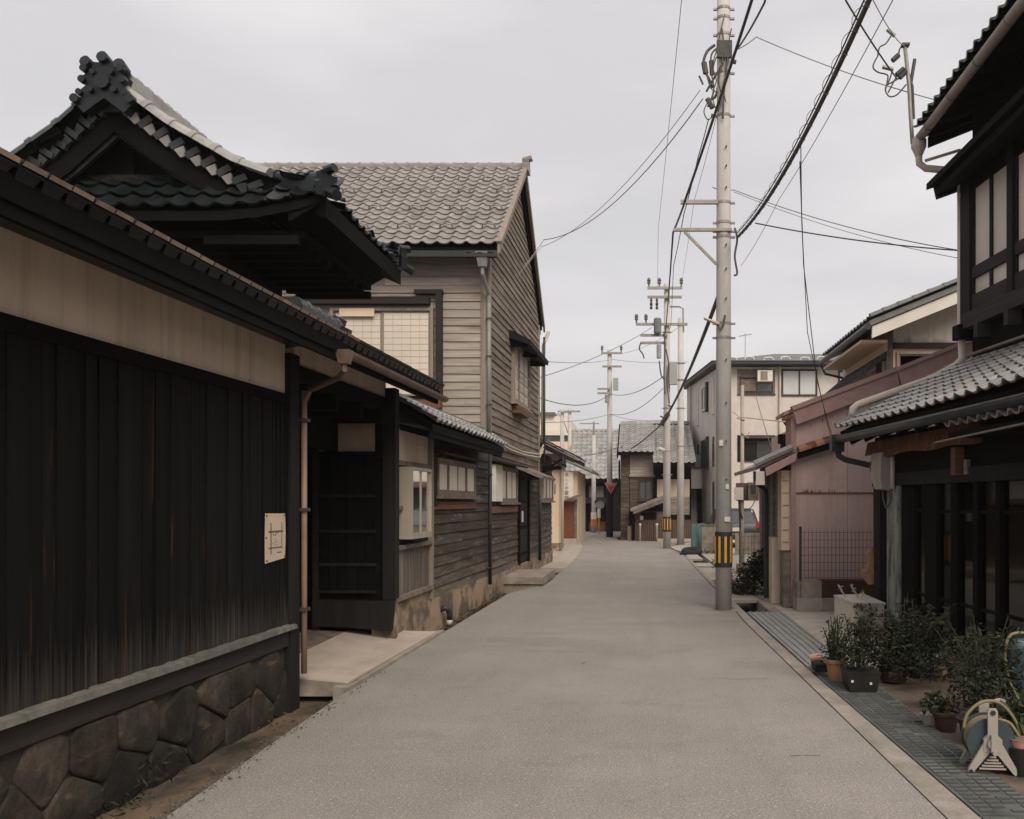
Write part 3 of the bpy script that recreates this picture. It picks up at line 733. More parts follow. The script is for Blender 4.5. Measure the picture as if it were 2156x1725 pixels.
MB(LEFT).prism([(.2, 3.26), (.2, 3.1), (-.6, 2.98), (-.6, 3.02)], 0, 2.4, 8.2).build('rear_roof', m_tileb, wall)
MB(LEFT).box(2.4, 8.19, .50, .535, 2.90, 3.0).build('eave_board', m_dark, wall)
MB(LEFT).hexa([(2.4, .0, 3.115), (8.19, .0, 3.115), (8.19, .5, 2.905), (2.4, .5, 2.905), (2.4, .0, 3.145), (8.19, .0, 3.145), (8.19, .5, 2.935), (2.4, .5, 2.935)]).build('soffit', m_dark, wall)
MB(LEFT).box(7.75, 8.7, .12, .27, 3.27, 3.36).build('ridge_course', m_tileb, wall)
caps(wall, LEFT(7.75, .195, 3.36), LEFT(8.72, .195, 3.36), .07, .26, [m_tileb])
MB(LEFT).prism([(.08, 3.24), (.31, 3.24), (.33, 3.33), (.26, 3.36), (.28, 3.42), (.2, 3.46), (.12, 3.42), (.13, 3.36), (.06, 3.33)], 0, 8.7, 8.8).build('ridge_end_tile', m_tileb, wall)

# paper notice nailed to the boards
note = thing('paper_notice', 'faded paper sheet with a hand-drawn street plan nailed to the black board wall', 'notice', tuple(LEFT(7.74, .045, 1.4)))
mb = MB(LEFT); mb.prism([(7.555, 1.20), (7.94, 1.225), (7.955, 1.40), (7.945, 1.605), (7.56, 1.61), (7.552, 1.40)], 1, .036, .042); mb.build('sheet', m_paper, note)
mb = MB(LEFT)
for (a, b, c, d) in [(7.65, 7.668, 1.27, 1.53), (7.87, 7.882, 1.31, 1.53), (7.61, 7.90, 1.448, 1.464), (7.61, 7.885, 1.316, 1.327), (7.78, 7.875, 1.275, 1.284), (7.74, 7.80, 1.445, 1.452)]:
    mb.box(a, b, .0422, .0436, c, d)
for _ in range(12):
    a = R.uniform(7.69, 7.80); c = R.uniform(1.34, 1.43); mb.box(a, a + R.uniform(.008, .02), .0422, .0434, c, c + .007)
mb.build('drawn_plan', m_ink, note)
for (a, c) in [(7.57, 1.59), (7.93, 1.59), (7.56, 1.41), (7.95, 1.41), (7.57, 1.22), (7.93, 1.24)]: MB(LEFT).box(a - .006, a + .006, .042, .05, c - .006, c + .006).build('nail', m_iron, note)

# ================================================================== LEFT: GATEHOUSE
gate = thing('gatehouse', 'old dark timber gatehouse with black hip-and-gable tiled roof and recessed entry', 'gatehouse', (-5.3, 10.5, 0))
F109 = facing(10.92)
MB().box(-3.05, -2.9, 10.92, 11.1, .56, 3.05).build('post', m_darkv, gate)
MB().box(-3.2, -2.92, 10.98, 11.1, -.05, .555).build('corner_stone', m_found, gate)
MB().box(-3.95, -3.06, 10.95, 11.08, .2, 3.05).build('return_wall', m_dark, gate)
MB().box(-4.1, -3.95, 8.2, 11.1, -.1, 3.05).build('rear_wall', m_void, gate)
MB(F109).box(-3.80, -3.14, .0, .012, 2.30, 2.67).build('plaster_panel', m_shadeplast, gate)
MB(F109).box(-3.86, -3.80, -.03, .05, .2, 2.75).build('post', m_darkv, gate)
for z in (2.24, 2.68): MB(F109).box(-3.799, -3.055, -.02, .04, z, z + .06).build('rail', m_dark, gate)
for i in range(6):
    a = -3.79 + i * .108
    MB(F109).box(a + .003, a + .105, -.02, R.uniform(.0, .012), .62, 2.235).build('door_board', m_dark, gate)
for z in (1.76, 1.34, .95, .63): MB(F109).box(-3.798, -3.12, -.01, .03, z, z + .035).build('rail', m_darkv, gate)
mb = MB(F109); mb.hexa([(-3.86, -.02, .25), (-3.42, -.02, .23), (-3.42, .07, .23), (-3.86, .07, .25), (-3.86, -.02, .56), (-3.42, -.02, .55), (-3.42, .06, .55), (-3.86, .06, .56)]); mb.build('base_board', m_darkv, gate)
mb = MB(F109); mb.hexa([(-3.415, -.02, .23), (-2.93, -.02, .19), (-2.93, .07, .19), (-3.415, .07, .23), (-3.415, -.02, .545), (-2.90, -.02, .54), (-2.90, .06, .54), (-3.415, .06, .545)]); mb.build('base_board', m_darkv, gate)
MB().box(-3.95, -3.7, 8.6, 8.9, .12, .42).build('corner_stone', m_block, gate)
# front beam over the opening
MB(LEFT).box(8.24, 10.95, -.1, .0, 2.93, 3.14).build('plaster_band', m_plast, gate)
MB(LEFT).box(8.24, 11.0, -.12, .02, 2.78, 2.93).build('lintel', m_dark, gate)
MB(LEFT).box(8.24, 11.0, -.65, -.55, 2.3, 2.75).build('inner_lintel', m_dark, gate)
for u in (8.46, 9.2, 9.95, 10.7): MB(LEFT).box(u, u + .09, -.52, .03, 2.62, 2.779).build('joist_end', m_dark, gate)
left_roof(gate, 8.22, 11.35, .55, 3.115, -.45, 3.56, .168, .22, [m_tileb, m_tileb], m_dark, soff=.12, flat=True)
MB(LEFT).box(8.2, 11.3, .50, .535, 2.90, 3.0).build('eave_board', m_dark, gate)
MB(LEFT).hexa([(8.2, .0, 3.115), (11.3, .0, 3.115), (11.3, .5, 2.905), (8.2, .5, 2.905), (8.2, .0, 3.145), (11.3, .0, 3.145), (11.3, .5, 2.935), (8.2, .5, 2.935)]).build('soffit', m_dark, gate)
MB().box(-4.1, -3.3, 8.1, 11.1, 3.0, 3.05).build('added_recess_ceiling', m_void, gate)  # ceiling and left return added to keep skylight out of the recess
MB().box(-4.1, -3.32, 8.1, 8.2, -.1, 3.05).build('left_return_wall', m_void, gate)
mb = MB(LEFT); mb.smooth = True
pr = [(.59 + .055 * math.cos(t), 2.985 + .055 * math.sin(t)) for t in np.linspace(math.pi, 2 * math.pi, 8)]
pr += [(.59 + .046 * math.cos(t), 2.988 + .046 * math.sin(t)) for t in np.linspace(2 * math.pi, math.pi, 8)]
mb.prism(pr, 0, 7.85, 11.4); mb.smooth = False; mb.build('gutter', m_gutter, gate)
mb = MB(LEFT); mb.hexa([(7.79, .55, 2.87), (7.87, .55, 2.87), (7.87, .63, 2.87), (7.79, .63, 2.87), (7.76, .53, 2.985), (7.9, .53, 2.985), (7.9, .65, 2.985), (7.76, .65, 2.985)])
mb.tube([(7.83, .59, 2.89), (7.83, .59, 2.82), (7.95, .50, 2.77), (8.25, .14, 2.70), (8.29, .07, 2.6)], .024, 8); mb.build('hopper', m_gutter, gate)
dp = MB(LEFT); dp.smooth = True; dp.tube([(8.29, .07, 2.70), (8.29, .07, .17)], .0255, 10); dp = dp.build('downpipe', m_copper, gate)
for z in (2.42, 1.62, .73): MB(LEFT).box(8.24, 8.33, 0, .112, z, z + .03).build('pipe_bracket', m_iron, dp)

# ---- hip-and-gable roof
GX = -5.42                                             # centre line
PROF = [(0, 5.86), (.60, 5.43), (1.28, 5.04), (1.80, 4.84), (2.29, 4.70)]    # distance from the centre, height
def gz(d):
    for (a, za), (b, zb) in zip(PROF[:-1], PROF[1:]):
        if d <= b: return za + (zb - za) * (d - a) / (b - a)
    return PROF[-1][1]
YF, YB, YGF, YGB = 9.2, 12.05, 9.50, 11.45            # eaves front/back, verges of the upper roof
HF, HB = 9.92, 11.3                                    # where the hips start
def lift(p):
    dx = 2.29 - abs(p.x - GX); dy = min(abs(p.y - YF), abs(p.y - YB))
    d = math.hypot(max(dx, 0), max(dy, 0)); return .16 * max(0, 1 - d / 1.1) ** 2
tm = [m_tileb, m_tileb]
tb = tile_mesh(.235, .27, tm, amp=.036)
allm = []
for side in (1, -1):
    for (a, za), (b, zb) in zip(PROF[1:], PROF[:-1]):
        ln = math.hypot(a - b, zb - za); v = Vector((-side * (a - b), 0, zb - za)).normalized(); u = Vector((0, side, 0)); nv = 2 if ln > .5 else 2
        y0 = YF if side > 0 else YB
        def keep(p, side=side):
            d = abs(p.x - GX) / (1 if side > 0 else .8); yc = p.y + .11 * side
            if d <= 1.3: return YGF - .01 < yc < YGB + .05
            t = (d - 1.28) / 1.0
            return HF - .72 * t - .02 < yc < HB + .75 * t + .02
        off = (YGF - YF) % .235 if False else 0.065
        allm += tile_mats((GX + (a if side > 0 else -.8 * a), y0 + side * off, za + .03), u, v, 12, 2, .235, ln / 2, keep, lift)
# front and back skirts
for (ye, yt, s) in ((YF, HF, 1), (YB, HB, -1)):
    z0, z1 = 4.58, 5.13
    v = Vector((0, s * abs(yt - ye), z1 - z0)).normalized(); ln = math.hypot(yt - ye, z1 - z0)
    def keep2(p, ye=ye, yt=yt):
        t = abs(p.y - ye) / abs(yt - ye); w = 2.29 - t * 1.0
        return abs(p.x + .12 * s - GX) < w + .03
    def lift2(p):
        d = 2.29 - abs(p.x - GX); return .20 * max(0, 1 - d / 1.2) ** 2 + .0
    allm += tile_mats((GX - s * 2.29, ye, z0 + .03), (s, 0, 0), v, 20, 3, .235, ln / 3, keep2, lift2)
pieces(gate, 'roof_tile', tb, allm, 300)
# decks under the tiles
for side in (1, -1):
    mb = MB(); pts = []
    for (a, za) in PROF: pts.append((GX + (a if side > 0 else -.8 * a), za))
    for i in range(4):
        (xa, za), (xb, zb) = pts[i], pts[i + 1]
        t0 = max(0, PROF[i][0] - 1.28); t1 = max(0, PROF[i + 1][0] - 1.28)
        ya0, ya1 = (YGF + .05, YGB - .05) if i < 2 else (HF - .72 * t0, HB + .75 * t0)
        yb0, yb1 = (YGF + .05, YGB - .05) if i < 1 else ((HF, HB) if i == 1 else (HF - .72 * t1, HB + .75 * t1))
        if i == 1: yb0, yb1 = YGF + .05, YGB - .05
        k = .16 if i == 3 else 0
        mb.hexa([(xa, ya0, za - .14), (xb, yb0, zb - .17), (xb, yb1, zb - .17), (xa, ya1, za - .14), (xa, ya0, za + .015), (xb, yb0, zb + .015), (xb, yb1, zb + .015), (xa, ya1, za + .015)])
    mb.build('roof_deck', m_dark, gate)
for (ye, yt) in ((YF + .02, HF), (YB - .02, HB)):
    mb = MB(); n_ = 14
    def lf(x): return .20 * max(0, 1 - (2.29 - abs(x - GX)) / 1.2) ** 2
    for k in range(n_):
        t0, t1 = -1 + 2 * k / n_, -1 + 2 * (k + 1) / n_
        xa, xb, xc, xd = GX + 2.25 * t0, GX + 2.25 * t1, GX + 1.28 * t1, GX + 1.28 * t0
        za, zb = 4.505 + lf(xa), 4.505 + lf(xb)
        mb.hexa([(xa, ye, za), (xb, ye, zb), (xc, yt, 4.95), (xd, yt, 4.95), (xa, ye, za + .095), (xb, ye, zb + .095), (xc, yt, 5.13), (xd, yt, 5.13)])
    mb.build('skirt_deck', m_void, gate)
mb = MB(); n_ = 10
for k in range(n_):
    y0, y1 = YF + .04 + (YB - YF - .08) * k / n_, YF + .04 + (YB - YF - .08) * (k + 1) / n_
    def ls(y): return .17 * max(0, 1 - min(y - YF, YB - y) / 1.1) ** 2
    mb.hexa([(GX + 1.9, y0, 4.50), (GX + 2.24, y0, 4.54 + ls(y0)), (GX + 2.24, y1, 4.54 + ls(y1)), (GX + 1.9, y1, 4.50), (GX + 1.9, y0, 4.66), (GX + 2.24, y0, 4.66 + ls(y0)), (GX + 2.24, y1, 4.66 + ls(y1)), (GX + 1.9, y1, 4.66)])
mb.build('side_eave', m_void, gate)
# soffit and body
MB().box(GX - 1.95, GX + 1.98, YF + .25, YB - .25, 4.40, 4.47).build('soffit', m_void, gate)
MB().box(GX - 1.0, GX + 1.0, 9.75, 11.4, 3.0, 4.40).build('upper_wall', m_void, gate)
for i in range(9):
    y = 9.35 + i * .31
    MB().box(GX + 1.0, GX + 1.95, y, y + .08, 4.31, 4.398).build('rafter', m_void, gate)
# hips with their end tiles
for (sx, ye, yt) in ((1, YF, HF), (1, YB, HB), (-1, YF, HF)):
    a = Vector((GX + sx * 1.28, yt, 5.16)); b = Vector((GX + sx * 2.25, ye + (.04 if yt > ye else -.04), 4.86))
    mid = a.lerp(b, .55) + Vector((0, 0, -.05))
    for (p, q) in ((a, mid), (mid, b)):
        MB().beam(p, q, .17, .14).build('hip_course', m_tileb, gate)
        caps(gate, p + Vector((0, 0, .07)), q + Vector((0, 0, .07)), .075, .2, [m_tileb])
    d = (b - a).normalized(); s = Vector((-d.y, d.x, 0)).normalized()
    mb = MB(Frame(b + d * .02, s, d)); mb.prism([(-.10, -.11), (.10, -.11), (.125, .02), (.085, .05), (.10, .12), (.035, .11), (0, .155), (-.035, .11), (-.10, .12), (-.085, .05), (-.125, .02)], 1, 0, .08)
    mb.tube([(0, .02, .15), (0, .16, .19)], .045, 8); mb.tube([(.0, .0, -.04), (0, .2, -.08)], .06, 8)
    mb.build('hip_end_tile', m_tileb, gate)
# verges: pale roll tiles and lapping end tiles on the front gable
for side in (1, -1):
    pts = [Vector((GX + (a if side > 0 else -.8 * a), YGF - .05, za + .11)) for a, za in [(.10, 5.80)] + PROF[1:3] + [(1.62, 4.92)]]
    for p, q in zip(pts[:-1], pts[1:]):
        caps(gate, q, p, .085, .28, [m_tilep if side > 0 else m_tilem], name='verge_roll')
    for i in range(9):
        t = (i + .4) / 9; d = .12 + 1.45 * t; z = gz(d)
        sl = (gz(d + .1) - gz(d)) / .1; ang = math.atan(sl)
        mm = Matrix.Translation((GX + (d if side > 0 else -.8 * d), YGF - .025, z - .02)) @ Matrix.Rotation(-side * ang * -1 if side > 0 else -ang, 4, 'Y')
        mb = MB(); w = .075
        mb.hexa([(-w, .0, -.03), (w, .0, -.03), (w, .05, -.03), (-w, .05, -.03), (-w, -.02, .03), (w, -.02, .03), (w, .05, .03), (-w, .05, .03)])
        mb.cur = 1 if side > 0 and i < 7 else 0; mb.hexa([(-w * .55, .01, -.135), (w * .25, .01, -.15), (w * .25, .04, -.15), (-w * .55, .04, -.135), (-w * .7, -.015, -.045), (w * .7, -.015, -.06), (w * .7, .03, -.06), (-w * .7, .03, -.045)])
        link('verge_end_tile', mb.mesh('verge_end_tile', [m_tilem, m_tilep]), gate, mw=mm)
    vb = [(GX + (a if side > 0 else -.8 * a), za) for a, za in [(0, 5.86)] + PROF[1:3] + [(1.62, 4.90)]]
    for (xa, za), (xb, zb) in zip(vb[:-1], vb[1:]):
        mb = MB(); mb.prism([(xa, za - .34), (xb, zb - .34), (xb, zb + .13), (xa, za + .13)], 1, YGF + .03, YGF + .06); mb.build('verge_board', m_void, gate)
    # bargeboard
    bp = [Vector((GX + (a if side > 0 else -.8 * a), YGF + .1, za - .27)) for a, za in PROF[:3] + [(1.6, 4.92)]]
    for p, q in zip(bp[:-1], bp[1:]): MB().beam(p, q, .05, .17).build('bargeboard', m_beam, gate)
MB().prism([(GX - 1.0, 5.02), (GX + 1.15, 5.02), (GX, 5.62)], 1, 9.88, 11.3).build('gable_panel', m_void, gate)
MB().box(GX - .95, GX + 1.1, 9.78, 9.86, 5.10, 5.16).build('tie_beam', m_darkv, gate)
MB().box(GX - .05, GX + .05, 9.80, 9.86, 5.16, 5.50).build('king_post', m_dark, gate)
# main ridge and its crowned end tile
for i in range(3):
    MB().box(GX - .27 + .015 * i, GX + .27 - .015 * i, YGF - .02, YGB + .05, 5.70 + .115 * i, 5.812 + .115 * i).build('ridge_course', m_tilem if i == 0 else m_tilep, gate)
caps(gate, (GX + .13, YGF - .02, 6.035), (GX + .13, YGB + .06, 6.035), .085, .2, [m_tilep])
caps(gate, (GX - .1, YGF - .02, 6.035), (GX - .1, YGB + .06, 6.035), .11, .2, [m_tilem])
out = [(-.22, 5.62), (-.33, 5.73), (-.24, 5.77), (-.27, 5.86), (-.20, 5.92), (-.24, 6.02), (-.16, 6.08), (-.17, 6.18), (-.06, 6.17), (0, 6.22), (.06, 6.17), (.17, 6.18), (.16, 6.08), (.24, 6.02), (.20, 5.92), (.27, 5.86), (.24, 5.77), (.33, 5.73), (.22, 5.62), (0, 5.78)]
for (y0, y1, sc_) in ((9.34, 9.47, .92), (11.5, 11.6, .75)):
    mb = MB(); mb.prism([(GX + x * sc_, 5.78 + (z - 5.78) * sc_) for x, z in out], 1, y0, y1)
    for (x, z) in ((-.17, 6.17), (0, 6.22), (.17, 6.14)):
        mb.tube([(GX + x * sc_, y1 - .02, 5.78 + (z - 5.78) * sc_ - .03), (GX + x * sc_ * 1.1, y0 - .04, 5.78 + (z - 5.78) * sc_)], .062 * sc_, 9)
    for (x, z, r) in ((-.3, 5.76, .05), (.3, 5.76, .05), (-.22, 5.97, .04), (.22, 5.97, .04), (0, 5.95, .085), (-.13, 5.86, .035), (.13, 5.86, .035), (-.1, 6.05, .03), (.1, 6.05, .03), (-.25, 5.83, .035), (.25, 5.83, .035), (-.2, 6.09, .04), (.2, 6.09, .04)):
        mb.tube([(GX + x * sc_, y0 + .02, 5.78 + (z - 5.78) * sc_), (GX + x * sc_, y0 - .05, 5.78 + (z - 5.78) * sc_)], r * sc_, 9)
    mb.build('ridge_end_tile', m_tileb, gate)

# slab in front of the gate
slab = thing('entrance_slab', 'pale pinkish concrete slab bridging the drain in front of the gatehouse', 'slab', (-3.0, 10, 0))
def slabz(o): return [(-3.5, 8.45, o + .14), (-2.67, 8.45, o + .065), (-2.62, 11.9, o + .045), (-3.5, 11.1, o + .175)]
MB().hexa([(p[0], p[1], -.07) for p in slabz(0)] + slabz(-.018)).build('bridge_slab', m_block, slab)
MB().hexa(slabz(-.017) + slabz(0)).build('screed', m_apron, slab)
MB().hexa([(-3.98, 8.45, -.1), (-3.505, 8.45, -.1), (-3.505, 10.94, -.1), (-3.98, 10.94, -.1), (-3.98, 8.45, .17), (-3.505, 8.45, .145), (-3.505, 10.94, .178), (-3.98, 10.94, .2)]).build('threshold_paving', m_rail, slab)

# ================================================================== LEFT: WOODEN ANNEX (single storey)
annex = thing('wooden_annex', 'low weathered dark wooden annex between the gatehouse and the tall wooden house', 'building', (LX(14), 14, 0))
MB(LEFT).box(11.12, 17.26, -2.5, -.01, -.3, 2.62).build('wall_core', m_void, annex)
MB(LEFT).box(11.1, 12.95, -.01, .03, -.3, .50).build('foundation', m_found, annex)
MB(LEFT).box(12.955, 17.27, -.01, .035, -.3, .34).build('foundation', m_found, annex)
# notice bay
MB(LEFT).box(11.12, 12.85, -.01, .008, 2.22, 2.62).build('plaster_panel', m_plast, annex)
MB(LEFT).box(11.1, 12.95, -.01, .05, 2.16, 2.22).build('rail', m_rail, annex)
for (z, m) in ((1.61, m_rail), (1.12, m_rail)): MB(LEFT).box(11.1, 12.86, 0, .075, z, z + .05).build('rail', m, annex)
MB(LEFT).box(11.1, 12.86, -.01, .09, .50, .555).build('sill', m_rail, annex)
MB(LEFT).box(12.865, 12.95, -.01, .07, .36, 2.60).build('post', m_frame, annex)
MB(LEFT).box(11.08, 11.17, -.01, .06, .502, 2.6).build('post', m_darkv, annex)
u = 11.175
while u < 12.85:
    w = R.uniform(.12, .19); e = min(u + w, 12.86)
    MB(LEFT).box(u, e - .005, -.005, R.uniform(.008, .022), .558, 1.118).build('vertical_board', m_greyv, annex)
    MB(LEFT).box(u, e - .005, -.005, R.uniform(.008, .02), 1.172, 2.158).build('vertical_board', m_darkv, annex)
    u = e
siding(annex, LEFT, lambda z: (12.96, 17.27), .33, 2.62, .152, m_annexb, seg=2.6)
window(annex, LEFT, 13.15, 15.75, 1.80, 2.34, .09, 4, m_rail, m_pane, fw=.05, d=.025)
MB(LEFT).box(12.98, 13.20, 0, .07, 1.65, 2.5).build('shutter_board', m_darkv, annex)
MB(LEFT).box(12.97, 15.9, 0, .06, 1.60, 1.71).build('under_sill_board', m_redrail, annex)
MB(LEFT).hexa([(13.0, 0, 2.42), (16.2, 0, 2.42), (16.2, .2, 2.38), (13.0, .2, 2.38), (13.0, 0, 2.47), (16.2, 0, 2.47), (16.2, .21, 2.41), (13.0, .21, 2.41)]).build('window_hood', m_beam, annex)
left_roof(annex, 11.36, 16.4, .45, 2.70, -.12, 3.03, .262, .24, [m_tiles, m_tiles], m_dark, soff=.10)
MB(LEFT).hexa([(11.3, -.12, 3.0), (17.26, -.12, 3.0), (17.26, -2.5, 3.3), (11.3, -2.5, 3.3), (11.3, -.12, 3.04), (17.26, -.12, 3.04), (17.26, -2.5, 3.34), (11.3, -2.5, 3.34)]).build('metal_roof', m_slate, annex)
MB(LEFT).box(11.35, 17.2, -.20, -.06, 3.0, 3.085).build('ridge_course', m_slate, annex)
for u in np.arange(11.5, 16.4, .4): MB(LEFT).hexa([(u, 0, 2.60), (u + .055, 0, 2.60), (u + .055, .42, 2.5), (u, .42, 2.5), (u, 0, 2.68), (u + .055, 0, 2.68), (u + .055, .42, 2.575), (u, .42, 2.575)]).build('rafter', m_dark, annex)
MB(LEFT).box(11.3, 16.3, .40, .435, 2.50, 2.58).build('eave_board', m_dark, annex)
mb = MB(LEFT); mb.smooth = True; mb.tube([(16.95, .10, 2.62), (16.95, .10, .2)], .034, 10); mb.build('downpipe', m_pipeb, annex)
for z in (2.2, 1.3, .5): MB(LEFT).box(16.9, 17.0, 0, .14, z, z + .02).build('pipe_bracket', m_iron, annex)
mb = MB(LEFT); mb.smooth = True; mb.tube([(13.5, 0, .13), (13.5, .10, .16), (13.53, .14, .13), (13.55, .15, .06), (13.55, .15, -.02)], .04, 10); mb.build('drain_pipe', m_pipeb, annex)
mb = MB(LEFT); mb.smooth = True; mb.tube([(13.55, .15, -.02), (13.55, .15, -.09)], .042, 10); mb.build('pipe_end', m_pipew, annex)

# notice case
case = thing('notice_case', 'grey glazed notice case with faded papers hung on the annex wall beside the gatehouse post', 'noticeboard', tuple(LEFT(11.9, .1, 1.7)))
mb = MB(LEFT); U0, U1, Z0, Z1, O0, O1 = 11.42, 12.36, 1.245, 2.14, .02, .19
mb.box(U0, U1, O0, O0 + .02, Z0, Z1)
mb.box(U0, U1, O0 + .021, O1, Z1 - .04, Z1); mb.box(U0, U1, O0 + .021, O1, Z0, Z0 + .07)
mb.box(U0, U0 + .03, O0 + .021, O1 - .001, Z0 + .071, Z1 - .041); mb.box(U1 - .03, U1, O0 + .021, O1 - .001, Z0 + .071, Z1 - .041)
mb.box((U0 + U1) / 2 - .018, (U0 + U1) / 2 + .018, O1 - .04, O1 - .015, Z0 + .071, Z1 - .041)
mb.build('case', m_meter, case)
MB(LEFT).box(U0 + .031, U1 - .031, O0 + .021, O0 + .026, Z0 + .071, Z1 - .041).build('back_board', m_caseback, case)
MB(LEFT).box(U0 + .032, (U0 + U1) / 2 - .02, O1 - .03, O1 - .026, Z0 + .072, Z1 - .042).build('pane', m_caseglass, case)
MB(LEFT).box((U0 + U1) / 2 + .02, U1 - .032, O1 - .034, O1 - .03, Z0 + .072, Z1 - .042).build('pane', m_caseglass, case)
mb = MB(LEFT); mb.box(U0 + .034, U1 - .034, O0 + .05, O1 - .05, 1.80, 1.82); mb.build('shelf_rail', m_teal, case)
mb = MB(LEFT)
for (a, b, c, d) in ((11.50, 11.72, 1.36, 1.70), (11.76, 11.95, 1.42, 1.76)): mb.box(a, b, O0 + .027, O0 + .031, c, d)
mb.build('paper', m_pane, case)
mb = MB(LEFT); mb.prism([(11.98, 1.34), (12.3, 1.34), (12.3, 1.48), (12.2, 1.5), (11.98, 1.53)], 1, O0 + .027, O0 + .03); mb.build('poster', m_teal, case)
mb = MB(LEFT); mb.prism([(11.98, 1.535), (12.2, 1.505), (12.29, 1.5), (12.2, 1.6), (11.98, 1.66)], 1, O0 + .027, O0 + .03); mb.build('poster', m_pane, case)
# ================================================================== LEFT: TALL WOODEN HOUSE
house = thing('wooden_house', 'tall two-storey house in weathered grey lapboard with grey pantile gable roof', 'house', (LX(20), 20, 0))
U0, U1, UM = 17.28, 24.1, 20.69
ZE, ZR = 6.42, 8.9
MB(LEFT).prism([(U0, -.3), (U1, -.3), (U1, ZE), (UM, ZR), (U0, ZE)], 0, 0, 0) if False else None
mb = MB(LEFT)
poly = [(U0, -.3), (U1, -.3), (U1, ZE), (UM, ZR), (U0, ZE)]
pts = [(u, -.005, z) for u, z in poly] + [(u, -8.0, z) for u, z in poly]
mb.add(pts, [(0, 1, 2, 3, 4), (9, 8, 7, 6, 5)] + [(i, 5 + i, 5 + (i + 1) % 5, (i + 1) % 5) for i in range(5)])
mb.build('wall_core', m_dark, house)
MB(LEFT).box(U0 + .01, 26.9, -.005, .04, -.3, .30).build('foundation', m_found, house)
FF = facing(U0)
xr = LX(U0)
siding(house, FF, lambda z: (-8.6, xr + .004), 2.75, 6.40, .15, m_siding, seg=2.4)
def gab(z):
    if z < ZE: return (U0 + .02, U1)
    t = (z - ZE) / (ZR - ZE) * (UM - U0); return (U0 + t + .02, U1 - t)
siding(house, LEFT, gab, .30, 2.28, .15, m_annexb, seg=2.2, holes=[(20.7, 22.1, 0.0, 2.3)])
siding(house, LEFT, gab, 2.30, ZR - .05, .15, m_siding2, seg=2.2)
# corner boards
MB(FF).box(xr - .13, xr - .01, .0, .045, 2.7, 6.35).build('corner_board', m_frame, house)
MB(LEFT).box(U0 - .046, U0 + .11, .001, .045, .30, 6.35).build('corner_board', m_frame, house)
MB(LEFT).box(U1 - .10, U1 + .03, .0, .045, .30, 6.3).build('corner_board', m_frame, house)
# roof
RE = Vector((-2.60, 16.75, 6.34)); RT = Vector((-2.60, 20.69, 9.16))
v = (RT - RE); ln = v.length; v.normalize()
nr = 18; tl = tile_mesh(.265, ln / nr * 1.12, [m_tile], amp=.046, th=.02, lift=.026)
pieces(house, 'roof_tile', tl, tile_mats((-2.60 - 28 * .265, 16.75, 6.34), (1, 0, 0), v, 28, nr, .265, ln / nr), 300)
MB().prism([(16.80, 6.33), (16.80, 6.24), (20.69, 9.03), (24.58, 6.26), (24.58, 6.36), (20.69, 9.15)], 0, -10.2, -2.63).build('roof_deck', m_dark, house)
# rear slope in the same pantiles, laid as one field
tl2 = tile_mesh(.265, ln / 9 * 1.1, [m_tile], amp=.046)
pieces(house, 'roof_tile', tl2, tile_mats((-2.60, 24.63, 6.34), (-1, 0, 0), (0, -v.y, v.z), 28, 9, .265, ln / 9), 0, rest='rear_tile_field')
sg = MB(); sg.tube([(.0, 0, .02), (.03, -.02, .10), (.13, -.03, .12), (.23, -.02, .10), (.26, 0, .02)], .016, 6)
sgm = sg.mesh('snow_guard', [m_tile]); sm = []
for row in (3, 7, 11, 14):
    for i in range(1, 28, 3 if row != 14 else 2):
        p = RE + v * (row * ln / nr + .02) + Vector((-i * .265 - (.13 if row % 2 else 0), 0, .02)); sm.append(basis(p, (1, 0, 0), v))
pieces(house, 'snow_guard', sgm, sm, 60)
MB().box(-10.2, -2.62, 20.54, 20.84, 9.06, 9.15).build('ridge_course', m_tile, house)
MB().box(-10.2, -2.60, 20.57, 20.81, 9.152, 9.20).build('ridge_course', m_tile, house)
caps(house, (-10.2, 20.69, 9.20), (-2.58, 20.69, 9.20), .085, .26, [m_tile])
eb = MB(); s_ = []
for i in range(28): s_.append(Matrix.Translation((-2.66 - i * .265, 20.50, 9.06)))
eb.tube([(0, -.05, .0), (0, .05, .03)], .05, 8); pieces(house, 'ridge_plug', eb.mesh('ridge_plug', [m_tile]), s_, 60)
mb = MB(); mb.prism([(20.49, 9.06), (20.89, 9.06), (20.91, 9.2), (20.84, 9.24), (20.86, 9.32), (20.76, 9.37), (20.69, 9.42), (20.62, 9.37), (20.52, 9.32), (20.54, 9.24), (20.47, 9.2)], 0, -2.64, -2.50)
mb.tube([(-2.6, 20.69, 9.34), (-2.44, 20.69, 9.39)], .07, 9); mb.build('ridge_end_tile', m_tile, house)
# bargeboards on the street gable
for (a, b) in (((16.74, 6.20), (20.69, 9.02)), ((24.64, 6.22), (20.69, 9.02))):
    mb = MB(); d = Vector((b[0] - a[0], b[1] - a[1])).normalized(); n_ = Vector((-d.y, d.x)) * (1 if d.x > 0 else -1)
    mb.prism([a, b, (b[0], b[1] + .16), (a[0], a[1] + .16)], 0, -2.60, -2.555); mb.build('bargeboard', m_frame, house)
    for k in range(3):
        mb = MB(); mb.beam((-2.72 - k * .2, a[0], a[1] - .03), (-2.72 - k * .2, b[0], b[1] - .03), .09, .10); mb.build('purlin', m_dark, house)
# verge strip along the front slope
mb = MB(); mb.beam(RE + Vector((.03, -.02, .06)), RT + Vector((.03, 0, .06)), .10, .05); mb.build('verge_tile_strip', m_frame, house)
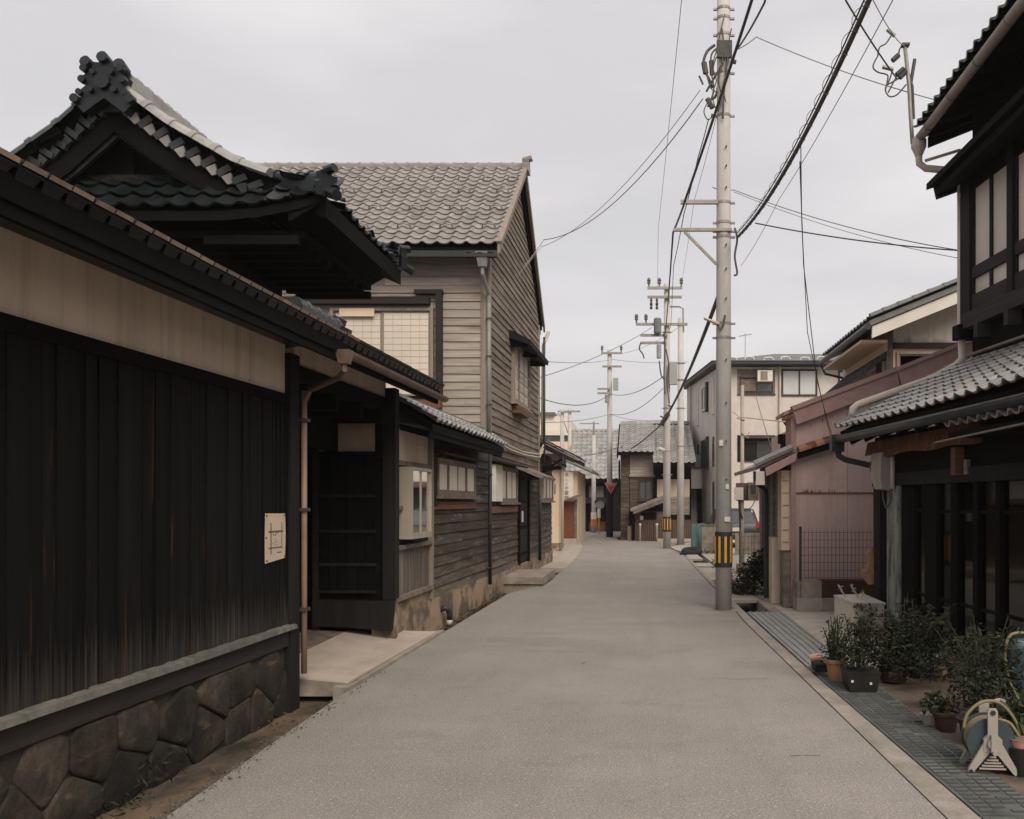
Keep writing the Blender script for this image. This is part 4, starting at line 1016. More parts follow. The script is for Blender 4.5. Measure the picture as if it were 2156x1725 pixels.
# gutter and downpipes
MB(FF).box(-9.5, xr + .26, .44, .56, 6.14, 6.25).build('gutter', m_pipeb, house)
mb = MB(FF); mb.hexa([(xr - .10, .38, 5.98), (xr + .04, .38, 5.98), (xr + .04, .5, 5.98), (xr - .10, .5, 5.98), (xr - .14, .36, 6.24), (xr + .08, .36, 6.24), (xr + .08, .57, 6.24), (xr - .14, .57, 6.24)])
mb.tube([(xr - .03, .44, 5.99), (xr - .03, .44, 5.86), (xr + .03, .1, 5.55), (xr + .03, .09, 5.4)], .035, 8); mb.build('hopper', m_pipeg, house)
mb = MB(FF); mb.smooth = True; mb.tube([(xr + .03, .09, 5.45), (xr + .03, .09, 2.95)], .033, 8); dp = mb.build('downpipe', m_pipeg, house)
for z in (5.1, 4.4, 3.5): MB(FF).box(xr - .02, xr + .08, .045, .13, z, z + .025).build('pipe_bracket', m_iron, dp)
mb = MB(LEFT); mb.smooth = True; mb.tube([(24.5, .22, 6.2), (24.4, .2, 6.1), (24.22, .12, 5.8), (24.22, .10, 4.0), (24.22, .10, 3.1)], .045, 8); mb.build('downpipe', m_pipew, house)
mb = MB(LEFT); mb.smooth = True; mb.tube([(24.10, .16, 6.0), (24.10, .16, 2.75)], .03, 8); mb.build('conduit', m_iron, house)
# front upper window and the dark rail round it
window(house, FF, -5.78, -3.86, 3.62, 5.32, .10, 2, m_frame, m_pane, fw=.06, grid=(5, 13, .0035))
MB(FF).box(-7.0, -3.92, .04, .20, 5.37, 5.50).build('window_hood', m_beam, house)
MB(FF).box(-3.80, -3.69, .032, .17, 3.66, 5.56).build('shutter_rail', m_beam, house)
MB(FF).box(-4.20, -3.68, .034, .172, 5.561, 5.64).build('shutter_rail', m_beam, house)
MB(FF).box(-6.2, -3.70, .032, .24, 3.44, 3.61).build('sill_box', m_redrail, house)
MB(FF).box(-6.2, -3.685, .032, .26, 3.612, 3.66).build('sill_board', m_dark, house)
MB(FF).box(-5.6, -4.95, .101, .112, 5.15, 5.30).build('patch_board', m_cream, house)
# street-side upper window with hood
window(house, LEFT, 19.75, 22.0, 3.85, 5.15, .10, 3, m_frame, m_pane, fw=.07, d=.035)
MB(LEFT).hexa([(19.5, 0, 5.18), (22.5, 0, 5.18), (22.5, .46, 5.02), (19.5, .46, 5.02), (19.5, 0, 5.36), (22.5, 0, 5.36), (22.5, .48, 5.12), (19.5, .48, 5.12)]).build('window_hood', m_darkv, house)
for u in (19.6, 21.0, 22.4): MB(LEFT).hexa([(u, 0, 5.0), (u + .05, 0, 5.0), (u + .05, .4, 4.99), (u, .4, 4.99), (u, 0, 5.179), (u + .05, 0, 5.179), (u + .05, .4, 5.03), (u, .4, 5.03)]).build('hood_bracket', m_dark, house)
MB(LEFT).box(19.85, 21.2, .03, .20, 3.62, 3.78).build('sill_box', m_redrail, house)
for k in range(3): MB(LEFT).box(19.8, 21.95, .13, .15, 4.1 + k * .22, 4.125 + k * .22).build('window_rail', m_frame, house)
# ground floor on the street
window(house, LEFT, 18.2, 20.25, 1.70, 2.42, .09, 3, m_rail, m_pane, fw=.05, d=.025)
MB(LEFT).box(17.42, 18.14, .03, .12, 1.72, 2.42).build('shutter_case', m_white, house)
MB(LEFT).box(17.4, 20.4, .03, .065, 1.5, 1.62).build('under_sill_board', m_redrail, house)
MB(LEFT).hexa([(17.3, 0, 2.5), (20.3, 0, 2.5), (20.3, .3, 2.44), (17.3, .3, 2.44), (17.3, 0, 2.58), (20.3, 0, 2.58), (20.3, .31, 2.47), (17.3, .31, 2.47)]).build('window_hood', m_beam, house)
d = MB(LEFT).box(20.72, 22.08, .0, .02, .34, 2.28).build('door', m_darkv, house)
for k in range(3): MB(LEFT).box(20.75, 22.05, .02, .035, .5 + k * .6, .56 + k * .6).build('door_rail', m_dark, d)
MB(LEFT).box(21.2, 21.28, .02, .05, 1.25, 1.5).build('handle_plate', m_white, d)
for u in (20.62, 22.09): MB(LEFT).box(u, u + .1, .0, .07, .3, 2.35).build('door_post', m_dark, house)
MB(LEFT).hexa([(20.5, 0, 2.46), (22.9, 0, 2.46), (22.9, .58, 2.22), (20.5, .58, 2.22), (20.5, 0, 2.54), (22.9, 0, 2.54), (22.9, .6, 2.29), (20.5, .6, 2.29)]).build('door_hood', m_rail, house)
MB(LEFT).hexa([(20.55, 0, 2.2), (20.63, 0, 2.2), (20.63, .5, 2.2), (20.55, .5, 2.2), (20.55, 0, 2.459), (20.63, 0, 2.459), (20.63, .5, 2.245), (20.55, .5, 2.245)]).build('hood_bracket', m_dark, house)
mb = MB(LEFT); mb.smooth = True; mb.tube([(23.7, .10, 2.4), (23.7, .10, .22)], .04, 8); mb.build('downpipe', m_pipeb, house)
mb = MB(LEFT); mb.tube([(17.3, .08, 2.98), (19, .1, 2.86), (21, .1, 2.84), (23.5, .12, 2.92), (24.1, .14, 3.2)], .02, 6); mb.build('conduit', m_pipew, house)
mb = MB(LEFT); mb.tube([(17.3, .08, 2.90), (19, .1, 2.79), (21, .1, 2.78), (23.5, .12, 2.84), (24.1, .14, 3.1)], .02, 6); mb.build('conduit', m_pipew, house)

step = thing('door_step', 'worn rectangular concrete step below the side door of the tall wooden house', 'step', (-2.45, 19.7, 0))
mb = MB(); mb.hexa([(-2.78, 18.75, -.3), (-2.02, 18.75, -.3), (-1.97, 20.7, -.3), (-2.76, 20.7, -.3), (-2.78, 18.75, .05), (-2.0, 18.75, .05), (-1.95, 20.7, .05), (-2.76, 20.7, .05)])
mb.hexa([(-2.80, 18.7, .05), (-1.98, 18.7, .05), (-1.93, 20.72, .05), (-2.78, 20.72, .05), (-2.80, 18.7, .2), (-1.98, 18.7, .19), (-1.93, 20.72, .2), (-2.78, 20.72, .21)])
mb.build('step_block', m_block, step)

# ---- lean-to wing behind the house
wing = thing('lean_to_wing', 'small brown lapboard lean-to just past the tall wooden house', 'building', (LX(25.5), 25.5, 0))
MB(LEFT).box(24.13, 26.85, -3, -.005, -.1, 3.0).build('wall_core', m_dark, wing)
siding(wing, LEFT, lambda z: (24.14, 26.85), .30, 3.0, .155, m_annexb)
window(wing, LEFT, 24.5, 26.7, 1.74, 2.46, .09, 3, m_rail, m_pane, fw=.05, d=.025)
MB(LEFT).hexa([(24.12, -.4, 3.36), (27.3, -.4, 3.36), (27.3, .62, 2.86), (24.12, .62, 2.86), (24.12, -.4, 3.5), (27.3, -.4, 3.5), (27.3, .65, 2.97), (24.12, .65, 2.97)]).build('roof_deck', m_darkv, wing)
tlw = tile_mesh(.265, .26, [m_tile]); uu, vv = slope_frame(.65, 2.98, -.4, 3.52)
pieces(wing, 'roof_tile', tlw, tile_mats(LEFT(24.15, .66, 2.97), uu, vv, 12, 5, .265, .235), 60)
MB(LEFT).box(24.13, 24.2, .1, .6, 2.55, 2.65).build('hood_bracket', m_dark, wing)
MB(LEFT).beam((24.2, .6, 2.83), (24.2, .05, 2.45), .05, .06).build('brace', m_dark, wing)
mb = MB(LEFT); mb.tube([(24.16, .62, 2.9), (24.16, .62, 2.75), (24.18, .3, 2.5)], .03, 6); mb.build('downpipe', m_pipeb, wing)

# ---- cream rendered house
cream = thing('cream_house', 'narrow cream rendered house front with low tiled roof past the wooden buildings', 'house', (-4, 34, 0))
MB().box(-7.5, -2.85, 32.3, 33.6, .28, 3.4).build('wall', m_cream, cream)
MB().box(-7.5, -2.86, 32.28, 33.58, -.02, .28).build('foundation', m_found, cream)
MB().hexa([(-4.4, 31.6, 4.15), (-4.4, 34.6, 4.15), (-2.12, 34.6, 3.02), (-2.12, 31.6, 3.02), (-4.4, 31.6, 4.32), (-4.4, 34.6, 4.32), (-2.1, 34.6, 3.15), (-2.1, 31.6, 3.15)]).build('roof_deck', m_darkv, cream)
MB().beam((-2.1, 31.58, 3.14), (-4.4, 31.58, 4.3), .06, .09).build('bargeboard', m_frame, cream)
vv = Vector((-2.3, 0, 1.17)).normalized(); tlw2 = tile_mesh(.265, .26, [m_tile])
pieces(cream, 'roof_tile', tlw2, tile_mats((-2.08, 31.6, 3.17), (0, 1, 0), vv, 11, 9, .265, .26), 100, rest='tile_field')
mb = MB(); mb.smooth = True; mb.tube([(-2.66, 32.1, 3.2), (-2.74, 32.2, 2.6), (-2.74, 32.2, .1)], .05, 8); mb.build('downpipe', m_pipew, cream)
MB().box(-3.02, -2.99, 32.27, 32.299, 2.0, 2.35).build('wall_fitting', m_iron, cream)
MB().hexa([(-3.6, 31.9, 3.3), (-2.6, 31.9, 2.92), (-2.6, 32.25, 2.92), (-3.6, 32.25, 3.3), (-3.6, 31.9, 3.38), (-2.6, 31.9, 3.0), (-2.6, 32.25, 3.0), (-3.6, 32.25, 3.38)]).build('side_eave', m_darkv, cream)

# ---- shop with tall white signboard
shop = thing('sign_shop', 'small shop with tall white vertical signboard over a red-brown shutter', 'shop', (-4.0, 39, 0))
MB().box(-7.5, -2.62, 38.1, 43.5, -.02, 3.0).build('wall', m_cream, shop)
MB().box(-3.32, -2.78, 37.95, 38.09, 1.75, 2.95).build('signboard', m_white, shop)
MB().box(-3.22, -2.76, 38.0, 38.09, .25, 1.70).build('shutter', m_reddoor, shop)
MB().box(-2.75, -2.64, 37.98, 38.09, -.02, 1.78).build('post', m_rail, shop)
MB().box(-3.3, -2.62, 37.6, 38.09, -.02, .22).build('base_block', m_conc, shop)
MB().hexa([(-4.3, 37.5, 3.95), (-4.3, 44, 3.95), (-2.0, 44, 2.93), (-2.0, 37.5, 2.93), (-4.3, 37.5, 4.1), (-4.3, 44, 4.1), (-2.0, 44, 3.06), (-2.0, 37.5, 3.06)]).build('roof', m_tile, shop)
MB().prism([(-3.2, 1.72), (-2.45, 1.98), (-2.45, 2.05), (-3.2, 1.80)], 1, 37.5, 38.0).build('canopy', m_rail, shop)
def writing(parent, body, loc, size, m, rot=(math.pi / 2, 0, 0), name='lettering', ext=.004, align='CENTER'):
    c = bpy.data.curves.new(name, 'FONT'); c.body = body; c.size = size; c.extrude = ext; c.align_x = align; c.align_y = 'CENTER'; c.resolution_u = 3
    c.materials.append(m); t_ = bpy.data.objects.new(name, c); COL.objects.link(t_)
    bpy.context.view_layer.update()
    me = bpy.data.meshes.new_from_object(t_.evaluated_get(bpy.context.evaluated_depsgraph_get())); bpy.data.objects.remove(t_)
    o = bpy.data.objects.new(name, me); COL.objects.link(o); o.location = loc; o.rotation_euler = rot
    if parent is not None:
        o.parent = parent
        o.matrix_parent_inverse = Matrix.Translation(-Vector(parent['_loc']))
    return o
for ch, z, m, s in (('逸', 2.83, m_red, .17), ('へ', 2.62, m_cableg, .15), ('人', 2.46, m_cableg, .17), ('寺', 2.28, m_cableg, .16), ('音', 2.08, m_iron, .20), ('堂', 1.86, m_iron, .20)):
    writing(shop, ch, (-3.06, 37.944, z), s, m)

# ================================================================== FAR END
dark = thing('far_tiled_house', 'dark fronted house with pale grey pantile roof closing the end of the street', 'house', (-3.2, 55, 0))
MB().box(-5.2, -.9, 54.2, 58, -.02, 3.1).build('wall', m_darkv, dark)
MB().prism([(53.3, 2.98), (53.3, 2.86), (57.2, 5.95), (57.2, 6.1)], 0, -4.35, -1.1).build('roof_deck', m_dark, dark)
vv = Vector((0, 3.9, 3.1)).normalized(); tf = tile_mesh(.30, .40, [m_tilep], amp=.06)
pieces(dark, 'roof_tile', tf, tile_mats((-4.4, 53.3, 3.02), (1, 0, 0), vv, 11, 13, .30, .38), 150)
caps(dark, (-4.4, 57.2, 6.1), (-1.1, 57.2, 6.1), .14, .4, [m_tilep])
MB().box(-3.05, -2.2, 54.1, 54.19, 1.95, 2.65).build('shoji_window', m_frame, dark)
MB().box(-4.1, -3.3, 54.1, 54.19, 1.9, 2.5).build('shoji_window', m_frame, dark)
MB().hexa([(-4.2, 53.2, 1.62), (-1.6, 53.2, 1.62), (-1.6, 54.18, 1.95), (-4.2, 54.18, 1.95), (-4.2, 53.2, 1.70), (-1.6, 53.2, 1.70), (-1.6, 54.18, 2.03), (-4.2, 54.18, 2.03)]).build('canopy', m_darkv, dark)
MB().box(-3.9, -3.3, 54.05, 54.19, .02, .55).build('wooden_panel', m_redrail, dark)
MB().box(-3.05, -2.0, 54.1, 54.19, .02, .55).build('wooden_panel', m_brownw, dark)
for x in (-3.2, -2.1): MB().box(x, x + .12, 54.02, 54.19, .02, 1.62).build('post', m_dark, dark)

bei = thing('far_beige_house', 'beige gabled house rising behind the stop sign pole', 'house', (-1, 60, 0))
mb = MB(); mb.prism([(-5.4, 0), (3.5, 0), (3.5, 5.9), (-.5, 5.95), (-5.4, 4.1)], 1, 58.5, 66); mb.build('wall', m_cream, bei)
MB().beam((-5.9, 58.3, 4.05), (-.3, 58.3, 6.15), .4, .16).build('bargeboard', m_slate, bei)
for z in (1.6, 2.3, 3.0, 3.7): MB().box(-3.4, 3.4, 58.46, 58.49, z, z + .04).build('cladding_joint', m_frame, bei)
MB().box(-2.3, -1.2, 58.4, 58.49, 2.0, 3.1).build('window', m_frame, bei)
MB().hexa([(-3.4, 57.6, 1.9), (-1.2, 57.6, 1.9), (-1.2, 58.48, 2.3), (-3.4, 58.48, 2.3), (-3.4, 57.6, 1.98), (-1.2, 57.6, 1.98), (-1.2, 58.48, 2.4), (-3.4, 58.48, 2.4)]).build('canopy', m_darkv, bei)
mb = MB(); mb.prism([(-3.0, 4.0), (-2.6, 4.0), (-2.35, 2.6), (-2.75, 2.55)], 1, 57.9, 57.96); mb.build('hanging_sign', m_white, bei)
tree = thing('garden_shrub', 'dark clipped shrub beside the stop sign pole at the far corner', 'shrub', (-1.35, 56.2, 0))
mb = MB(); leaf_cloud(mb, (-1.4, 56.5, 1.1), (.6, .5, .9), 500, .22, random.Random(4)); mb.build('foliage', m_leaf, tree)
mb = MB(); mb.tube([(-1.4, 56.5, -.05), (-1.4, 56.5, 1.0)], .05, 6); mb.build('trunk', m_stem, tree)

modern = thing('flat_roof_building', 'cream flat-roofed building with dark window band far behind the left rooftops', 'building', (-7, 68, 0))
MB().box(-14, -5.15, 66, 80, 0, 5.2).build('wall', m_apart2, modern)
MB().box(-14, -4.7, 65.5, 80, 5.2, 6.0).build('balcony', m_cream, modern)
MB().box(-14, -4.85, 65.7, 80, 6.0, 6.45).build('window_band', m_paned, modern)
MB().box(-14, -4.75, 65.45, 80.2, 6.45, 6.8).build('cornice', m_apart2, modern)
MB().box(-14, -5.3, 66.5, 80, 6.8, 7.9).build('upper_storey', m_apart2, modern)
MB().box(-14, -6.2, 66.2, 80, 7.9, 8.15).build('roof_edge', m_cope, modern)
white = thing('distant_white_building', 'pale distant building with two slanted blue-grey roof lights above the roofs', 'building', (-5.5, 110, 0))
mb = MB(); mb.prism([(-14, 0), (2, 0), (2, 7.8), (-3, 9.6), (-5.2, 9.9), (-10, 7.8), (-14, 7.2)], 1, 104, 120); mb.build('wall', m_farw, white)
MB().hexa([(-8.4, 103.6, 8.3), (-6.4, 103.6, 8.4), (-6.0, 103.6, 8.9), (-8.0, 103.6, 8.9), (-8.4, 103.9, 8.3), (-6.4, 103.9, 8.4), (-6.0, 103.9, 8.9), (-8.0, 103.9, 8.9)]).build('roof_light', m_farb, white)
MB().hexa([(-4.0, 103.6, 8.6), (-2.5, 103.6, 8.2), (-2.1, 103.6, 8.4), (-3.8, 103.6, 8.85), (-4.0, 103.9, 8.6), (-2.5, 103.9, 8.2), (-2.1, 103.9, 8.4), (-3.8, 103.9, 8.85)]).build('roof_light', m_farb, white)
MB().box(-7.6, -4.5, 103.7, 103.95, 6.9, 7.3).build('window_band', m_farb, white)

# ---- brown lapboard house at the bend
br = thing('brown_corner_house', 'brown lapboard house with grey pantile roof and lean-to at the bend of the street', 'house', (.6, 44, 0))
XL, XR_, YH = -.93, 2.28, 42.2
mb = MB(); mb.prism([(YH, -.05), (50, -.05), (50, 3.9), (46.0, 5.15), (YH, 3.95)], 0, XL + .02, XR_); mb.build('wall_core', m_dark, br)
FB = facing(YH)
FBL = Frame((XL + .02, 0, 0), (0, 1, 0), (-1, 0, 0))
def gb(z): return (YH + .01, 49.9) if z < 3.9 else (YH + (z - 3.9) * 3.1, 49.9 - (z - 3.9) * 3.1)
siding(br, FBL, gb, .0, 5.0, .16, m_brownw, seg=3)
siding(br, FB, lambda z: (XL, -.55), 0, 3.9, .16, m_brownw)
siding(br, FB, lambda z: (-.52, .55), 2.9, 3.9, .15, m_siding)
siding(br, FB, lambda z: (-.52, .62), 1.45, 2.9, .13, m_brownw)
MB(FB).box(-.55, .62, .0, .12, 2.86, 2.95).build('string_course', m_frame, br)
window(br, FB, -.12, .50, 1.80, 2.72, .09, 2, m_framed, m_paned, fw=.05)
MB(FB).box(.72, 2.2, .0, .03, 1.95, 2.75).build('plaster_panel', m_plast, br)
MB(FB).box(.55, .72, .0, .10, 1.5, 3.3).build('post', m_dark, br)
MB(FB).box(.72, 2.26, .0, .015, 2.76, 3.4).build('recess', m_void, br)
siding(br, FB, lambda z: (1.2, 2.2), 1.1, 1.95, .15, m_siding)
vv = Vector((0, 4.0, 1.62)).normalized()
tbw = tile_mesh(.27, .30, [m_tilep], amp=.05)
allb = tile_mats((XL - .1, 41.7, 3.94), (1, 0, 0), vv, 6, 15, .27, .29) + tile_mats((.52, 40.9, 3.42), (1, 0, 0), (0, 4.8, 2.06), 7, 18, .27, .29)
pieces(br, 'roof_tile', tbw, allb, 230)
mb = MB(); mb.prism([(41.72, 3.93), (41.72, 3.82), (46.0, 5.5), (50.6, 3.7), (50.6, 3.82), (46, 5.62)], 0, XL - .12, .55); mb.build('roof_deck', m_dark, br)
mb = MB(); mb.prism([(40.92, 3.41), (40.92, 3.28), (46.0, 5.45), (46, 5.6)], 0, .55, XR_ + .1); mb.build('roof_deck', m_dark, br)
caps(br, (XL - .1, 46, 5.62), (XR_ + .1, 46, 5.62), .13, .27, [m_tilep])
MB().beam((XL - .14, 41.68, 3.80), (XL - .14, 46.0, 5.48), .06, .22).build('bargeboard', m_dark, br)
MB().beam((XL - .14, 50.6, 3.70), (XL - .14, 46.0, 5.48), .06, .22).build('bargeboard', m_dark, br)
MB().hexa([(XL - .1, 41.9, 3.6), (XL - .02, 41.9, 3.6), (XL - .02, 41.9, 1.6), (XL - .1, 41.9, 1.6), (XL - .1, 42.1, 3.6), (XL - .02, 42.1, 3.6), (XL - .02, 42.1, 1.6), (XL - .1, 42.1, 1.6)]).build('side_screen', m_dark, br)
# lean-to with sloping tiled verge
mb = MB(); mb.prism([(-.45, 1.30), (1.15, 1.93), (1.15, 2.08), (-.5, 1.43)], 1, 40.4, 42.18); mb.build('lean_to_roof', m_tile, br)
MB().beam((-.35, 40.35, 1.25), (1.1, 40.35, 1.82), .06, .14).build('bargeboard', m_rail, br)
MB().box(-.3, 1.1, 41.2, 42.18, -.05, 1.28).build('lean_to_wall', m_brownw, br)
MB().box(.0, .68, 41.14, 41.19, .92, 1.25).build('dark_opening', m_void, br)
MB().box(-.06, .09, 41.1, 41.16, .93, 1.10).build('white_plate', m_white, br)
MB().box(-.42, -.34, 40.9, 41.0, -.02, 1.3).build('post', m_dark, br)
MB().box(-.62, -.45, 41.9, 42.15, -.02, .62).build('orange_board', m_cream, br)
MB().box(1.15, 2.2, 42.0, 42.19, .8, 1.15).build('dark_opening', m_void, br)
# corrugated yard fence
fen = thing('corrugated_fence', 'brown corrugated metal fence in front of the brown lapboard corner house', 'fence', (.9, 41.05, 0))
def corrugated(mb, u0, u1, z0, z1, amp, pitch, o=0.0):
    n = int((u1 - u0) / pitch * 4); pts = []; fs = []
    for i in range(n + 1):
        u = u0 + (u1 - u0) * i / n; d = o + amp * math.sin(2 * math.pi * i / 4)
        pts += [(u, d, z0), (u, d, z1)]
    for i in range(n): fs.append((2 * i, 2 * i + 2, 2 * i + 3, 2 * i + 1))
    k = len(pts); pts += [(p[0], p[1] - .012, p[2]) for p in pts]
    fs += [(k + 2 * i + 1, k + 2 * i + 3, k + 2 * i + 2, k + 2 * i) for i in range(n)]
    fs += [(2 * i + 1, 2 * i + 3, k + 2 * i + 3, k + 2 * i + 1) for i in range(n)]
    mb.add(pts, fs)
for i in range(3):
    mb = MB(facing(41.05)); corrugated(mb, -.28 + i * .83, -.28 + (i + 1) * .83 - .01, .03, .93, .015, .09); mb.build('sheet', m_brownf, fen)
MB().box(-.3, 2.2, 41.08, 41.14, .85, .92).build('rail', m_dark, fen)
MB().box(.7, 2.25, 40.2, 41.0, -.02, .1).build('kerb_slab', m_conc, fen)
# ================================================================== RIGHT: APARTMENT BLOCK
ap = thing('apartment_block', 'three-storey beige rendered block with slate-grey hip roof behind the concrete pole', 'apartment block', (6, 42, 0))
A, B, C_, D_ = (3.35, 40.0), (10.5, 40.0), (10.5, 50), (2.35, 47.6)
MB().hexa([(*A, 0), (*B, 0), (*C_, 0), (*D_, 0), (*A, 7.55), (*B, 7.55), (*C_, 7.55), (*D_, 7.55)]).build('wall', m_apart, ap)
MB().hexa([(3.05, 39.5, 7.58), (11, 39.5, 7.58), (11, 50.5, 7.58), (2.0, 48.2, 7.58), (3.05, 39.5, 7.74), (11, 39.5, 7.74), (11, 50.5, 7.74), (2.0, 48.2, 7.74)]).build('eave', m_framed, ap)
mb = MB(); mb.add([(3.0, 39.45, 7.745), (11, 39.45, 7.745), (11, 50.5, 7.745), (1.95, 48.2, 7.745), (6.3, 43.8, 8.72), (11, 43.8, 8.72)], [(0, 1, 5, 4), (0, 4, 3), (3, 4, 5, 2), (1, 2, 5), (3, 2, 1, 0)]); mb.build('roof', m_slate, ap)
FA = facing(40.0)
MB().box(3.0, 11, 39.36, 39.45, 7.58, 7.7).build('gutter', m_pipeb, ap)
sgm2 = MB(); sgm2.tube([(0, 0, 0), (.03, 0, .09), (.2, 0, .12), (.37, 0, .09), (.4, 0, 0)], .035, 6); me_ = sgm2.mesh('snow_guard', [m_white])
pieces(ap, 'snow_guard', me_, [Matrix.Translation((3.7 + i * .78, 39.7 + (.35 if i % 2 else 0), 7.80 + (.08 if i % 2 else 0))) for i in range(9)], 20)
def apwin(u0, u1, z0, z1, mp, n=2): return window(ap, FA, u0, u1, z0, z1, .05, n, m_framed, mp, fw=.05, sill=False, d=.03)
# third and second storeys
for z in (6.4, 3.55):
    MB(FA).box(4.15, 5.78, -.25 if False else .0, .02, z - .02 if z > 5 else z - .1, z + 1.05).build('recess', m_rail if z > 5 else m_darkv, ap)
apwin(4.25, 5.70, 6.42, 7.10, m_paned); apwin(4.35, 5.65, 3.45, 4.35, m_paned)
MB(FA).box(4.3, 5.9, .0, .3, 4.45, 4.55).build('canopy', m_framed, ap)
apwin(6.05, 7.6, 6.28, 7.45, m_panel); apwin(6.1, 7.6, 3.4, 4.5, m_panel); apwin(8.5, 10, 6.3, 7.4, m_panel)
a1 = MB(FA).box(4.98, 5.62, .06, .42, 6.88, 7.35).build('aircon_unit', m_white, ap)
MB(FA).box(5.1, 5.4, .421, .43, 6.92, 7.30).build('fan_grille', m_frame, a1)
for (a, b, c, d) in ((4.15, 5.8, 6.33, 6.38),): MB(FA).box(a, b, .02, .06, c, d).build('balcony_rail', m_framed, ap)
mb = MB(FA); mb.tube([(5.98, .08, 7.55), (5.98, .08, .1)], .05, 8); mb.build('downpipe', m_pipew, ap)
mb = MB(FA); mb.tube([(3.5, .06, 7.5), (3.5, .06, .1)], .05, 8); mb.build('downpipe', m_pipew, ap)
# side wall (faces the street, runs back to the left)
sd = Vector((D_[0] - A[0], D_[1] - A[1], 0)); L_ = sd.length; sd.normalize()
FS = Frame((A[0], A[1], 0), sd, Vector((-sd.y, sd.x, 0)))
for (u0, u1, z0, z1, m) in ((2.6, 3.6, 5.95, 7.1, m_paned), (2.5, 3.6, 3.35, 4.6, m_paned)):
    window(ap, FS, u0, u1, z0, z1, .08, 2, m_framed if z0 < 5 else m_white, m, fw=.08, sill=False)
    MB(FS).box(u0 - .4, u0 - .06, .0, .10, z0 - .1, z1 + .1).build('shutter_case', m_pipeb if z0 < 5 else m_leaf, ap)
for (u, z0, z1) in ((.9, 5.6, 7.2), (.9, 3.3, 4.6), (4.5, 5.4, 7.2), (4.5, 3.3, 4.5), (.9, 1.3, 2.6), (4.6, 1.2, 2.5)):
    MB(FS).box(u, u + .28, .0, .05, z0, z1).build('slit_window', m_paned if z0 < 5 else m_white, ap)
    MB(FS).box(u + .29, u + .36, .0, .07, z0 - .02, z1 + .02).build('window_jamb', m_white, ap)
mb = MB(FS); mb.tube([(6.3, .08, 7.5), (6.3, .08, .1)], .05, 8); mb.build('downpipe', m_pipew, ap)
# entrance porch with small slate roof
MB(FS).box(3.7, 5.5, 0, 1.0, 2.35, 3.35).build('porch_wall', m_apart, ap)
mb = MB(FS); mb.prism([(-.05, 3.36), (1.15, 3.36), (.55, 4.0)], 0, 3.6, 5.6) if False else mb.hexa([(3.55, 0, 3.36), (5.65, 0, 3.36), (5.65, 1.15, 3.36), (3.55, 1.15, 3.36), (3.7, 0, 3.95), (5.5, 0, 3.95), (5.5, .45, 3.95), (3.7, .45, 3.95)]); mb.build('porch_roof', m_slate, ap)
MB(FS).box(3.75, 4.6, 0, .03, .05, 2.3).build('door', m_dark, ap)
MB(FS).box(4.9, 5.1, .0, 1.0, .0, 2.35).build('porch_post', m_apart, ap)
# ground floor dark bay behind the car
MB(FA).box(5.1, 9.5, .0, .02, .05, 2.35).build('garage_opening', m_darkv, ap)
MB(FA).box(5.0, 9.6, .0, .5, 2.36, 2.6).build('canopy', m_brownf, ap)
mb = MB(); mb.tube([(4.6, 41, 8.0), (4.6, 41, 9.2)], .015, 5); mb.tube([(4.3, 41, 9.05), (4.9, 41, 9.15)], .012, 5)
for k in range(4): mb.tube([(4.4 + k * .13, 40.8, 9.07 + k * .02), (4.4 + k * .13, 41.2, 9.07 + k * .02)], .01, 4)
mb.build('tv_aerial', m_steel, ap)

# ---- grey and cream gabled house
gh = thing('grey_gable_house', 'grey-panelled two-storey gabled house above the mauve shed', 'house', (7, 23, 0))
Yg = 20.9
mb = MB(); mb.prism([(5.55, 0), (11.5, 0), (11.5, 7.7), (5.55, 5.75)], 1, Yg, 25.5); mb.build('wall', m_cream, gh)
FG = facing(Yg)
mb = MB(FG)
mb.prism([(5.68, 5.30), (9.5, 5.30), (9.5, 7.05), (5.68, 5.75 + .02)], 1, .0, .03); mb.build('grey_panel', m_grey, gh)
mb = MB(); mb.prism([(4.95, 5.52), (11.5, 8.18), (11.5, 8.30), (4.95, 5.64)], 1, 20.0, 25.2); mb.build('roof', m_slate, gh)
mb = MB(); mb.prism([(5.0, 5.26), (11.5, 7.9), (11.5, 8.17), (5.0, 5.51)], 1, 20.05, 20.12); mb.build('bargeboard', m_apart2, gh)
vt = Vector((6.55, 0, 2.66)).normalized()
tg_ = tile_mesh(.30, .33, [m_slate], amp=.05)
pieces(gh, 'roof_tile', tg_, tile_mats((4.93, 25.2, 5.64), (0, -1, 0), vt, 17, 14, .30, .30), 160, rest='tile_field')
caps(gh, (4.95, 20.0, 5.70), (11.5, 20.0, 8.36), .085, .36, [m_slate], name='verge_roll')
mb = MB(); mb.tube([(4.9, 20.0, 5.50), (4.9, 25.3, 5.50)], .07, 8); mb.tube([(4.9, 25.2, 5.45), (5.0, 25.2, 5.2), (5.5, 25.3, 5.1)], .035, 6); mb.build('gutter', m_pipeb, gh)
MB().box(4.95, 5.55, 20.85, 25.2, 5.30, 5.36).build('soffit', m_cream, gh)
MB(FG).box(5.56, 5.67, .0, .06, 2.5, 5.75).build('corner_post', m_framed, gh)
MB(FG).box(5.68, 9.5, .0, .10, 5.17, 5.29).build('string_course', m_darkv, gh)
window(gh, FG, 5.75, 7.9, 3.9, 5.10, .06, 2, m_frame, m_paned, fw=.06, sill=False)
FGL = Frame((5.55, 0, 0), (0, 1, 0), (-1, 0, 0))
for (a, b) in ((21.6, 22.4), (23.4, 24.4)): window(gh, FGL, a, b, 3.3, 4.9, .05, 1, m_white, m_panel, fw=.06, sill=False)
